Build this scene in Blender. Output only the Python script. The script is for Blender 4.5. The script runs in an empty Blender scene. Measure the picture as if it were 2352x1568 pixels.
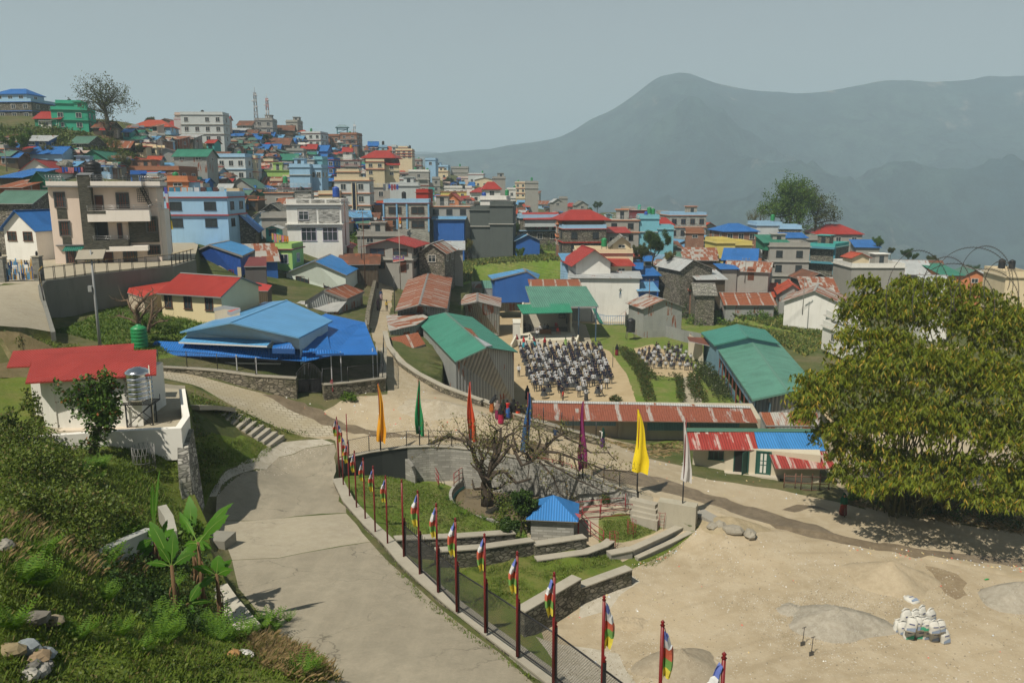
import bpy,bmesh,math,random
import numpy as np
from mathutils import Vector,Matrix
from mathutils.geometry import delaunay_2d_cdt,tessellate_polygon
random.seed(7);rng=np.random.default_rng(7)
R=math.radians
SC=bpy.context.scene
COL=SC.collection
# ------------------------------------------------------------------ camera
CAMZ=23.0;FPX=1829.0;PITCH=math.atan(354.0/1829.0);ROLL=R(-0.3)
cam_d=bpy.data.cameras.new('camera');cam=bpy.data.objects.new('camera',cam_d);COL.objects.link(cam)
cam_d.sensor_width=36.0;cam_d.lens=36.0*FPX/2352.0
cam_d.clip_start=0.5;cam_d.clip_end=30000
cam.location=(0,0,CAMZ)
cam.rotation_euler=(math.pi/2-PITCH,0,0)
SC.camera=cam
# ------------------------------------------------------------------ sky, sun, exposure
SUN_EL=R(55);SUN_DIR=Vector((3.4,4.2,0)).normalized()
world=bpy.data.worlds.new('World');SC.world=world;world.use_nodes=True
nt=world.node_tree;nt.nodes.clear()
sky=nt.nodes.new('ShaderNodeTexSky');sky.sky_type='NISHITA';sky.sun_disc=False
sky.sun_elevation=SUN_EL
sky.sun_rotation=math.atan2(-SUN_DIR.x,-SUN_DIR.y)
sky.altitude=1500;sky.air_density=1.3;sky.dust_density=7.0;sky.ozone_density=1.5
hsv=nt.nodes.new('ShaderNodeHueSaturation');hsv.inputs['Saturation'].default_value=0.55
mix=nt.nodes.new('ShaderNodeMixRGB');mix.inputs[0].default_value=0.55;mix.inputs[2].default_value=(4.65,4.95,4.8,1)
bg=nt.nodes.new('ShaderNodeBackground');bg.inputs['Strength'].default_value=0.088
wo=nt.nodes.new('ShaderNodeOutputWorld')
nt.links.new(sky.outputs[0],hsv.inputs['Color']);nt.links.new(hsv.outputs[0],mix.inputs[1])
tc=nt.nodes.new('ShaderNodeTexCoord');sx=nt.nodes.new('ShaderNodeSeparateXYZ');rp=nt.nodes.new('ShaderNodeValToRGB');mm=nt.nodes.new('ShaderNodeMixRGB');mm.blend_type='MULTIPLY';mm.inputs[0].default_value=1
nt.links.new(tc.outputs['Generated'],sx.inputs[0]);nt.links.new(sx.outputs[2],rp.inputs[0]);e=rp.color_ramp.elements
e[0].position=0.0;e[0].color=(1.15,1.12,1.06,1);e[1].position=.75;e[1].color=(.24,.27,.33,1);q=e.new(.28);q.color=(.86,.87,.88,1)
nt.links.new(mix.outputs[0],mm.inputs[1]);nt.links.new(rp.outputs[0],mm.inputs[2]);nt.links.new(mm.outputs[0],bg.inputs[0]);nt.links.new(bg.outputs[0],wo.inputs[0])
sun_d=bpy.data.lights.new('sun','SUN');sun=bpy.data.objects.new('sun',sun_d);COL.objects.link(sun)
sun_d.energy=5.0;sun_d.angle=R(0.6);sun_d.color=(1.0,0.93,0.80)
_sd=Vector((SUN_DIR.x*math.cos(SUN_EL),SUN_DIR.y*math.cos(SUN_EL),-math.sin(SUN_EL)))
sun.rotation_euler=_sd.to_track_quat('-Z','Y').to_euler();sun.location=(-30,-30,80)
SC.view_settings.view_transform='Standard';SC.view_settings.look='None'
SC.view_settings.exposure=0.0;SC.view_settings.gamma=1.0
SC.render.engine='CYCLES'
cy=SC.cycles
cy.max_bounces=6;cy.diffuse_bounces=2;cy.glossy_bounces=2;cy.transmission_bounces=2;cy.transparent_max_bounces=8
cy.volume_bounces=1;cy.use_denoising=True
cy.use_adaptive_sampling=True;cy.adaptive_threshold=0.02
cy.caustics_reflective=False;cy.caustics_refractive=False
# ------------------------------------------------------------------ image rays -> places (P = 2352 x 1568 photo grid)
def ray(px,py):
 v=(py-784.0)/FPX
 return((px-1176.0)/FPX,math.cos(PITCH)-v*math.sin(PITCH),-math.sin(PITCH)-v*math.cos(PITCH))
def at(px,py,t):
 r=ray(px,py);return Vector((r[0]*t,r[1]*t,CAMZ+r[2]*t))
def atz(px,py,z):
 r=ray(px,py);t=(z-CAMZ)/r[2];return Vector((r[0]*t,r[1]*t,z))
def zf(y,z):
 f=1+.17*min(1,max(0,(1310-y)/160));return CAMZ-(CAMZ-z)*f
def proj(p):
 x,y,z=p[0],p[1],p[2]-CAMZ
 d=y*math.cos(PITCH)-z*math.sin(PITCH);u=y*math.sin(PITCH)+z*math.cos(PITCH)
 return(1176+FPX*x/d,784-FPX*u/d,d)
TILE=dict(A=(0,172.3),B=(588,172.3),C=(1176,344.5),D=(1764,344.5),a=(0,516.8),b=(588,516.8),c=(1176,631.6),d=(1764,689),E=(0,803.9),F=(588,861.3),G=(1176,918.7),H=(1764,1033.6),I=(0,1177.7),J=(588,1177.7),K=(1176,1177.7))
def T(tile,u,v):
 o=TILE[tile];return o[0]+u*.25,o[1]+v*.25
# ------------------------------------------------------------------ materials
MATS={}
class NB:
 def __init__(s,name):
  s.m=bpy.data.materials.new(name);s.m.use_nodes=True;s.t=s.m.node_tree;s.t.nodes.clear()
  s.out=s.n('ShaderNodeOutputMaterial');s.b=s.n('ShaderNodeBsdfPrincipled');s.l(s.b.outputs[0],s.out.inputs[0])
 def n(s,ty,**k):
  x=s.t.nodes.new(ty)
  for a,b in k.items():setattr(x,a,b)
  return x
 def l(s,a,b):s.t.links.new(a,b)
 def uv(s):return s.n('ShaderNodeUVMap').outputs[0]
 def obj(s):return s.n('ShaderNodeTexCoord').outputs['Object']
 def pos(s):return s.n('ShaderNodeNewGeometry').outputs['Position']
 def scale(s,vec,sc):
  m=s.n('ShaderNodeMapping');m.inputs['Scale'].default_value=sc if hasattr(sc,'__len__') else(sc,)*3
  s.l(vec,m.inputs[0]);return m.outputs[0]
 def noise(s,vec,sc=1.0,detail=3.0,rough=.55,out=0):
  x=s.n('ShaderNodeTexNoise');x.inputs['Scale'].default_value=sc;x.inputs['Detail'].default_value=detail
  x.inputs['Roughness'].default_value=rough;s.l(vec,x.inputs['Vector']);return x.outputs[out]
 def ramp(s,fac,a,b,ca=(0,0,0,1),cb=(1,1,1,1)):
  x=s.n('ShaderNodeValToRGB');e=x.color_ramp.elements
  e[0].position=a;e[1].position=b;e[0].color=ca;e[1].color=cb;s.l(fac,x.inputs[0]);return x.outputs[0]
 def mix(s,fac,a,b,mode='MIX'):
  x=s.n('ShaderNodeMixRGB',blend_type=mode)
  for i,v in((0,fac),(1,a),(2,b)):
   if isinstance(v,(int,float)):x.inputs[i].default_value=v
   elif isinstance(v,(tuple,list)):x.inputs[i].default_value=tuple(v)[:3]+(1,)
   else:s.l(v,x.inputs[i])
  return x.outputs[0]
 def math(s,op,a,b=0.0):
  x=s.n('ShaderNodeMath',operation=op)
  for i,v in((0,a),(1,b)):
   if isinstance(v,(int,float)):x.inputs[i].default_value=v
   else:s.l(v,x.inputs[i])
  return x.outputs[0]
 def sepx(s,v,i=0):
  x=s.n('ShaderNodeSeparateXYZ');s.l(v,x.inputs[0]);return x.outputs[i]
 def bump(s,h,st=.3,d=.05):
  x=s.n('ShaderNodeBump');x.inputs['Strength'].default_value=st;x.inputs['Distance'].default_value=d
  s.l(h,x.inputs['Height']);s.l(x.outputs[0],s.b.inputs['Normal'])
 def fin(s,col,rough=.8,metal=0.0,spec=None):
  if isinstance(col,(tuple,list)):s.b.inputs['Base Color'].default_value=tuple(col)[:3]+(1,)
  else:s.l(col,s.b.inputs['Base Color'])
  if isinstance(rough,(int,float)):s.b.inputs['Roughness'].default_value=rough
  else:s.l(rough,s.b.inputs['Roughness'])
  s.b.inputs['Metallic'].default_value=metal
  if spec is not None:s.b.inputs['Specular IOR Level'].default_value=spec
  return s.m
def mul(c,k):return tuple(x*k for x in c)
def _key(*a):return repr(a)
def plain(c,rough=.75,var=.22,spec=.3,metal=0.0):
 k=_key('plain',c,rough,var,metal)
 if k not in MATS:
  s=NB('paint');o=s.obj()
  f=s.ramp(s.noise(s.scale(o,(1,1,.35)),1.6,5),.35,.7)
  g=s.ramp(s.noise(o,9,3),.3,.75)
  col=s.mix(f,c,mul(c,1-var));col=s.mix(g,col,mul(c,1-var*.55))
  MATS[k]=s.fin(col,rough,metal,spec)
 return MATS[k]
def plaster(c,var=.3):
 k=_key('plaster',c,var)
 if k not in MATS:
  s=NB('plaster');o=s.obj()
  st=s.ramp(s.noise(s.scale(o,(1.6,1.6,.3)),.9,6,.65),.5,.85)
  bl=s.ramp(s.noise(o,.55,4),.4,.75)
  col=s.mix(s.math('MULTIPLY',st,.45),c,mul((c[0]*.8,c[1]*.78,c[2]*.72),1-var))
  col=s.mix(s.math('MULTIPLY',bl,.5),col,mul(c,1-var*.6))
  s.bump(s.noise(o,14,4),.12,.02)
  MATS[k]=s.fin(col,.85,0,.2)
 return MATS[k]
RUST=(.16,.05,.022)
def corr(c,rust=0.0,pitch=.15,metal=0.0,rough=.5,rcol=RUST,fade=.25,sheet=.8,axis=0):
 k=_key('corr',c,rust,pitch,metal,rough,rcol,fade,sheet,axis)
 if k not in MATS:
  s=NB('sheet_metal');uv=s.uv();u=s.sepx(uv,axis);v=s.sepx(uv,1-axis)
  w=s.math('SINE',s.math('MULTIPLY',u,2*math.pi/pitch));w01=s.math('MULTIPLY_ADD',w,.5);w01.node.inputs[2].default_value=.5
  sh=s.math('FLOOR',s.math('DIVIDE',u,sheet));sv=s.math('FLOOR',s.math('DIVIDE',v,2.4))
  wn=s.n('ShaderNodeTexWhiteNoise',noise_dimensions='2D');cb=s.n('ShaderNodeCombineXYZ');s.l(sh,cb.inputs[0]);s.l(sv,cb.inputs[1]);s.l(cb.outputs[0],wn.inputs['Vector'])
  rnd=wn.outputs['Value']
  o=s.obj()
  n1=s.noise(o,.5,5,.65)
  col=s.mix(s.ramp(n1,.35,.7),c,mul(c,1-fade))
  col=s.mix(s.math('MULTIPLY',rnd,.55),col,tuple(min(1,x*1.18+.01) for x in c))
  col=s.mix(s.math('MULTIPLY',s.ramp(w01,0,.45,(1,1,1,1),(0,0,0,1)),.6),col,mul(c,.45))  # shade lines in the corrugation troughs, painted into the colour
  if rust>0:
   st=s.noise(s.scale(uv,(1.6,.35,1) if axis==0 else(.35,1.6,1)),1.2,6,.65)
   m=s.math('ADD',s.math('MULTIPLY',rnd,.45),st)
   lim=1.15-rust*.85
   f=s.ramp(m,max(0,lim-.06),min(1,lim+.06))
   rc=s.mix(s.noise(uv,2.5,4),rcol,(rcol[0]*2.0,rcol[1]*2.1,rcol[2]*2.2))
   col=s.mix(f,col,rc)
   if rust>.6:jt=s.math('MULTIPLY',s.math('LESS_THAN',s.math('FRACT',s.math('DIVIDE',u,sheet*2.6)),.13),s.ramp(s.noise(s.scale(uv,(3,.5,1)),1.1,4),.38,.5));col=s.mix(s.math('MULTIPLY',jt,.8),col,mul(c,.95))
  s.bump(w01,.7,pitch*.25)
  MATS[k]=s.fin(col,rough if rust<.2 else .75,metal,.35)
 return MATS[k]
def ribbed(c,pitch=.55,rough=.4):
 k=_key('rib',c,pitch)
 if k not in MATS:
  s=NB('ribbed_sheet');uv=s.uv();u=s.sepx(uv,0)
  fr=s.math('FRACT',s.math('DIVIDE',u,pitch));rib=s.math('LESS_THAN',s.math('ABSOLUTE',s.math('SUBTRACT',fr,.5)),.07)
  col=s.mix(s.ramp(s.noise(s.obj(),.6,4),.3,.7),c,mul(c,.82));col=s.mix(s.math('MULTIPLY',rib,.45),col,mul(c,.45))
  s.bump(rib,.5,.04);MATS[k]=s.fin(col,rough,0,.5)
 return MATS[k]
def brick(c,mortar,bw=.4,bh=.12,ms=.012,var=.5,off=.5):
 k=_key('brick',c,mortar,bw,bh,ms,var)
 if k not in MATS:
  s=NB('masonry');uv=s.uv();b=s.n('ShaderNodeTexBrick');s.l(uv,b.inputs['Vector'])
  b.inputs['Scale'].default_value=1;b.inputs['Brick Width'].default_value=bw;b.inputs['Row Height'].default_value=bh
  b.inputs['Mortar Size'].default_value=ms;b.inputs['Color1'].default_value=tuple(c)+(1,)
  b.inputs['Color2'].default_value=mul(c,1-var)+(1,);b.inputs['Mortar'].default_value=tuple(mortar)+(1,)
  col=s.mix(s.math('MULTIPLY',s.ramp(s.noise(s.obj(),.7,5),.4,.7),.45),b.outputs[0],mul(c,.45))
  s.bump(b.outputs[1],-.4,.02)
  MATS[k]=s.fin(col,.85,0,.25)
 return MATS[k]
def rubble(c=(.2,.17,.13),sc=3.0,dark=.25):
 k=_key('rubble',c,sc,dark)
 if k not in MATS:
  s=NB('rubble_stone');uv=s.scale(s.uv(),(sc,sc*2.2,sc));vo=s.n('ShaderNodeTexVoronoi',feature='F1');s.l(uv,vo.inputs['Vector']);vo.inputs['Scale'].default_value=1
  ve=s.n('ShaderNodeTexVoronoi',feature='DISTANCE_TO_EDGE');s.l(uv,ve.inputs['Vector']);ve.inputs['Scale'].default_value=1
  x=s.sepx(vo.outputs['Color'],0)
  col=s.mix(x,mul(c,.5),mul(c,1.5))
  col=s.mix(s.ramp(ve.outputs[0],.02,.14),mul(c,dark),col)
  col=s.mix(s.math('MULTIPLY',s.ramp(s.noise(s.obj(),.8,4),.45,.7),.5),col,(c[0]*.35,c[1]*.42,c[2]*.25))
  s.bump(ve.outputs[0],.6,.05);MATS[k]=s.fin(col,.9,0,.15)
 return MATS[k]
def leaf(c1,c2,c3=None,p3=.1,trans=.25):
 k=_key('leaf',c1,c2,c3,p3,trans)
 if k not in MATS:
  s=NB('leaf');g=s.n('ShaderNodeNewGeometry');r=g.outputs['Random Per Island']
  col=s.mix(r,c1,c2)
  if c3:
   r2=s.math('FRACT',s.math('MULTIPLY',r,37.7));col=s.mix(s.math('LESS_THAN',r2,p3),col,c3)
  col=s.mix(s.math('MULTIPLY',s.ramp(s.noise(s.pos(),.5,3),.35,.7),.5),col,mul(c1,.55))
  s.fin(col,.55,0,.3)
  tr=s.n('ShaderNodeBsdfTranslucent');s.l(col,tr.inputs[0]);mx=s.n('ShaderNodeMixShader');mx.inputs[0].default_value=trans
  s.l(s.b.outputs[0],mx.inputs[1]);s.l(tr.outputs[0],mx.inputs[2]);s.l(mx.outputs[0],s.out.inputs[0])
  MATS[k]=s.m
 return MATS[k]
def flat(c,rough=.6,metal=0.0,spec=.4):
 k=_key('flat',c,rough,metal)
 if k not in MATS:MATS[k]=NB('coat').fin(c,rough,metal,spec)
 return MATS[k]
def groundmat(name,cols,scale=.3,fine=6.0,bump=.25,bd=.04,rough=.95,speck=None,spt=.68,tracks=0.0,cracks=0.0):
 """cols: base, large patch colour, fine variation colour"""
 s=NB(name);p=s.pos()
 a=s.ramp(s.noise(p,scale,6,.62),.38,.64);b=s.ramp(s.noise(p,fine,5,.7),.35,.7);d=s.ramp(s.noise(p,scale*4.3,5,.65),.42,.62)
 col=s.mix(a,cols[0],cols[1]);col=s.mix(s.math('MULTIPLY',d,.6),col,cols[2]);col=s.mix(s.math('MULTIPLY',b,.35),col,mul(cols[2],.7))
 if speck:
  vo=s.n('ShaderNodeTexVoronoi');s.l(p,vo.inputs['Vector']);vo.inputs['Scale'].default_value=7
  m=s.math('LESS_THAN',vo.outputs['Distance'],.22);m=s.math('MULTIPLY',m,s.ramp(s.noise(p,scale*2,4),.5,spt))
  col=s.mix(m,col,speck)
 if tracks:
  for rot,sc in((R(72),.21),):
   m=s.n('ShaderNodeMapping');m.inputs['Rotation'].default_value=(0,0,rot);s.l(p,m.inputs[0]);w=s.n('ShaderNodeTexWave');w.inputs['Scale'].default_value=sc;w.inputs['Distortion'].default_value=9;w.inputs['Detail'].default_value=2;w.inputs['Detail Scale'].default_value=.35;s.l(m.outputs[0],w.inputs[0])
   k=s.math('MULTIPLY',s.ramp(w.outputs['Fac'],.86,.97),s.ramp(s.noise(p,.22,3),.46,.62));col=s.mix(s.math('MULTIPLY',k,tracks),col,mul(cols[1],.72))
 if cracks:
  ve=s.n('ShaderNodeTexVoronoi',feature='DISTANCE_TO_EDGE');nz=s.noise(p,1.2,4,.6,1);ad=s.n('ShaderNodeVectorMath',operation='ADD');s.l(p,ad.inputs[0]);s.l(nz,ad.inputs[1]);s.l(ad.outputs[0],ve.inputs['Vector']);ve.inputs['Scale'].default_value=.33
  k=s.math('MULTIPLY',s.ramp(ve.outputs[0],.0,.012,(1,1,1,1),(0,0,0,1)),s.ramp(s.noise(p,.3,2),.45,.6));col=s.mix(s.math('MULTIPLY',k,cracks),col,mul(cols[2],.4))
  st=s.ramp(s.noise(s.scale(p,(1.4,.12,1)),1.0,5,.6),.45,.7);col=s.mix(s.math('MULTIPLY',st,.35),col,mul(cols[1],1.12))
 s.bump(s.noise(p,fine*.8,6,.7),bump,bd)
 return s.fin(col,rough,0,.15)
# ------------------------------------------------------------------ mesh building
class MB:
 def __init__(s):s.v=[];s.f=[];s.mi=[];s.mats=[];s.smooth=[]
 def m(s,mat):
  if mat not in s.mats:s.mats.append(mat)
  return s.mats.index(mat)
 def face(s,pts,mat,sm=False):
  i=len(s.v);s.v+=[tuple(p) for p in pts];s.f.append(tuple(range(i,i+len(pts))));s.mi.append(s.m(mat));s.smooth.append(sm)
 def mesh(s,vs,fs,mat,sm=False):
  i=len(s.v);s.v+=[tuple(p) for p in vs];k=s.m(mat)
  for f in fs:s.f.append(tuple(i+j for j in f));s.mi.append(k);s.smooth.append(sm)
 def hexa(s,b,t,mat):
  s.mesh(list(b)+list(t),[(3,2,1,0),(4,5,6,7),(0,1,5,4),(1,2,6,5),(2,3,7,6),(3,0,4,7)],mat)
 def box(s,x0,x1,y0,y1,z0,z1,mat):
  s.hexa([(x0,y0,z0),(x1,y0,z0),(x1,y1,z0),(x0,y1,z0)],[(x0,y0,z1),(x1,y0,z1),(x1,y1,z1),(x0,y1,z1)],mat)
 def prism(s,poly,z0,z1,mat):
  n=len(poly);a=z0 if hasattr(z0,'__len__') else[z0]*n;b=z1 if hasattr(z1,'__len__') else[z1]*n
  vs=[(p[0],p[1],a[i]) for i,p in enumerate(poly)]+[(p[0],p[1],b[i]) for i,p in enumerate(poly)]
  s.mesh(vs,[tuple(range(n-1,-1,-1)),tuple(range(n,2*n))]+[(i,(i+1)%n,n+(i+1)%n,n+i) for i in range(n)],mat)
 def slab(s,pts,th,mat,mat2=None):
  n=len(pts);lo=[(p[0],p[1],p[2]-th) for p in pts]
  if n==4:tr=[(0,1,2),(0,2,3)]
  else:
   tr=[tuple(t) for t in tessellate_polygon([[Vector(p) for p in pts]])]
   up=sum((Vector(pts[i]).cross(Vector(pts[(i+1)%n])) for i in range(n)),Vector())
   tr=[t if(Vector(pts[t[1]])-Vector(pts[t[0]])).cross(Vector(pts[t[2]])-Vector(pts[t[0]])).dot(up)>0 else t[::-1] for t in tr]
  if mat.name.startswith(('sheet','ribbed')) and n==4:s.mesh(pts,[(0,1,2,3)],mat);lo=[(p[0],p[1],p[2]-th-s.warp(pts)) for p in pts]
  else:s.mesh(pts,tr,mat)
  s.mesh(lo,[t[::-1] for t in tr],mat2 or mat)
  s.mesh(list(pts)+lo,[(n+i,n+(i+1)%n,(i+1)%n,i) for i in range(n)],mat2 or mat)
 def warp(s,q):
  q=[Vector(p) for p in q];n_=(q[2]-q[0]).cross(q[3]-q[1]);return abs((q[1]-q[0]).dot(n_))/(n_.length+1e-9)*1.2
 def tube(s,pts,r,mat,n=6,r1=None,cap=True,sm=True):
  pts=[Vector(p) for p in pts];k=len(pts);vs=[]
  rr=r if hasattr(r,'__len__') else[r+((r1 if r1 is not None else r)-r)*i/max(1,k-1) for i in range(k)]
  for i,p in enumerate(pts):
   d=(pts[min(i+1,k-1)]-pts[max(i-1,0)]).normalized()
   a=d.cross(Vector((0,0,1)) if abs(d.z)<.9 else Vector((1,0,0))).normalized();b=d.cross(a)
   for j in range(n):
    q=2*math.pi*j/n;vs.append(p+(a*math.cos(q)+b*math.sin(q))*rr[i])
  fs=[(i*n+j,i*n+(j+1)%n,(i+1)*n+(j+1)%n,(i+1)*n+j) for i in range(k-1) for j in range(n)]
  if cap:fs+=[tuple(range(n-1,-1,-1)),tuple((k-1)*n+j for j in range(n))]
  s.mesh(vs,fs,mat,sm)
 def lathe(s,prof,mat,n=12,c=(0,0,0),sm=True):
  vs=[(c[0]+r*math.cos(2*math.pi*j/n),c[1]+r*math.sin(2*math.pi*j/n),c[2]+z) for r,z in prof for j in range(n)];k=len(prof)
  fs=[(i*n+j,i*n+(j+1)%n,(i+1)*n+(j+1)%n,(i+1)*n+j) for i in range(k-1) for j in range(n)]
  fs+=[tuple(range(n-1,-1,-1)),tuple((k-1)*n+j for j in range(n))]
  s.mesh(vs,fs,mat,sm)
 def blob(s,c,r,mat,n=8,m=6,jit=0.0,rnd=random):
  vs=[(c[0],c[1],c[2]-r[2])]
  for i in range(1,m):
   a=math.pi*i/m
   for j in range(n):
    q=2*math.pi*j/n;k=1+rnd.uniform(-jit,jit)
    vs.append((c[0]+r[0]*math.sin(a)*math.cos(q)*k,c[1]+r[1]*math.sin(a)*math.sin(q)*k,c[2]-r[2]*math.cos(a)*k))
  vs.append((c[0],c[1],c[2]+r[2]));e=len(vs)-1
  fs=[(0,1+(j+1)%n,1+j) for j in range(n)]
  fs+=[(1+i*n+j,1+i*n+(j+1)%n,1+(i+1)*n+(j+1)%n,1+(i+1)*n+j) for i in range(m-2) for j in range(n)]
  fs+=[(e,1+(m-2)*n+j,1+(m-2)*n+(j+1)%n) for j in range(n)]
  s.mesh(vs,fs,mat,jit<.1)
 def data(s,name):
  me=bpy.data.meshes.new(name);me.from_pydata(s.v,[],s.f)
  for m in s.mats:me.materials.append(m)
  me.polygons.foreach_set('material_index',s.mi);me.polygons.foreach_set('use_smooth',s.smooth)
  uvl=me.uv_layers.new(name='UVMap');V=s.v;uv=[]
  for f in s.f:
   n=Vector((0,0,0));p0=V[f[0]]
   for i in range(len(f)):
    a=V[f[i]];b=V[f[(i+1)%len(f)]]
    n+=Vector(((a[1]-b[1])*(a[2]+b[2]),(a[2]-b[2])*(a[0]+b[0]),(a[0]-b[0])*(a[1]+b[1])))
   if n.length<1e-12:n=Vector((0,0,1))
   n.normalize()
   u=Vector((-n.y,n.x,0))
   if u.length<.05:u=Vector((1,0,0))
   u.normalize();w=n.cross(u)
   for i in f:
    p=V[i];uv+=[p[0]*u.x+p[1]*u.y,p[0]*w.x+p[1]*w.y+p[2]*w.z]
  uvl.data.foreach_set('uv',uv);me.validate(clean_customdata=False);me.update();return me
 def build(s,name,parent=None,loc=None,rz=0.0,**tags):
  return obj(name,s.data(name),parent,loc,rz,**tags)
def obj(name,data,parent=None,loc=None,rz=0.0,label=None,cat=None,group=None,kind=None):
 o=bpy.data.objects.new(name,data);COL.objects.link(o)
 if loc is not None:o.location=loc
 if rz:o.rotation_euler=(0,0,rz)
 if parent is not None:o.parent=parent
 tag(o,label,cat,group,kind);return o
def tag(o,label=None,cat=None,group=None,kind=None):
 if label:o['label']=label
 if cat:o['category']=cat
 if group:o['group']=group
 if kind:o['kind']=kind
 return o
def empty(name,loc,rz=0.0,label=None,cat=None,group=None):
 o=obj(name,None,None,loc,rz,label,cat,group);o.empty_display_size=.3;return o
def npmesh(name,V,F,mat,parent=None,loc=None,smooth=False,mats=None,mi=None,**tags):
 V=np.asarray(V,np.float32);F=np.asarray(F,np.int32);me=bpy.data.meshes.new(name)
 me.vertices.add(len(V));me.vertices.foreach_set('co',V.ravel())
 k=F.shape[1];me.loops.add(F.size);me.loops.foreach_set('vertex_index',F.ravel())
 me.polygons.add(len(F));me.polygons.foreach_set('loop_start',np.arange(0,F.size,k,dtype=np.int32))
 try:me.polygons.foreach_set('loop_total',np.full(len(F),k,np.int32))
 except Exception:pass
 for m in(mats or[mat]):me.materials.append(m)
 if mi is not None:me.polygons.foreach_set('material_index',np.asarray(mi,np.int32))
 if smooth:me.polygons.foreach_set('use_smooth',np.ones(len(F),bool))
 me.update(calc_edges=True)
 return obj(name,me,parent,loc,**tags)
def copy_tree(o,parent=None):
 c=o.copy();COL.objects.link(c)
 if parent is not None:c.parent=parent
 for ch in KIDS.get(o.name,[]):copy_tree(ch,c)
 return c
KIDS={}
def remember(root):
 """note children of a finished prototype, two levels"""
 for o in COL.objects:
  if o.parent is not None and(o.parent==root or(o.parent.parent==root)):KIDS.setdefault(o.parent.name,[]).append(o)
def letters(text,size,mat,parent,loc,rot=(math.pi/2,0,0),name='lettering'):
 cu=bpy.data.curves.new('t','FONT');cu.body=text;cu.size=size;cu.extrude=.004;o=bpy.data.objects.new('t',cu);COL.objects.link(o)
 dg=bpy.context.evaluated_depsgraph_get();dg.update();me=bpy.data.meshes.new_from_object(o.evaluated_get(dg));bpy.data.objects.remove(o);me.materials.clear();me.materials.append(mat)
 r=obj(name,me,parent,loc);r.rotation_euler=rot;return r
def lerp(a,b,k):return a+(b-a)*k
def chance(p):return random.random()<p
# ------------------------------------------------------------------ terrain heights
def tps_fit(P,Z,lam=1e-4):
 P=np.array(P,float);n=len(P);d=np.linalg.norm(P[:,None]-P[None],axis=2);K=np.where(d>0,d*d*np.log(d+1e-9),0)
 A=np.zeros((n+3,n+3));A[:n,:n]=K+np.eye(n)*lam*np.mean(np.abs(K));A[:n,n]=1;A[:n,n+1:]=P;A[n,:n]=1;A[n+1:,:n]=P.T
 w=np.linalg.solve(A,np.concatenate([np.array(Z,float),[0,0,0]]));return P,w
def tps_eval(M,X):
 P,w=M;X=np.asarray(X,float);out=np.empty(len(X))
 for i in range(0,len(X),4000):
  x=X[i:i+4000];d2=((x[:,None]-P[None])**2).sum(2);K=.5*d2*np.log(d2+1e-12)
  out[i:i+4000]=K@w[:-3]+w[-3]+x@w[-2:]
 return out
def ctl(zp,tp=(),wp=()):
 P,Z=[],[]
 for a,b,z in zp:q=atz(a,b,z);P.append((q.x,q.y));Z.append(z)
 for a,b,t in tp:q=at(a,b,t);P.append((q.x,q.y));Z.append(q.z)
 for x,y,z in wp:P.append((x,y));Z.append(z)
 return P,Z
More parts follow.
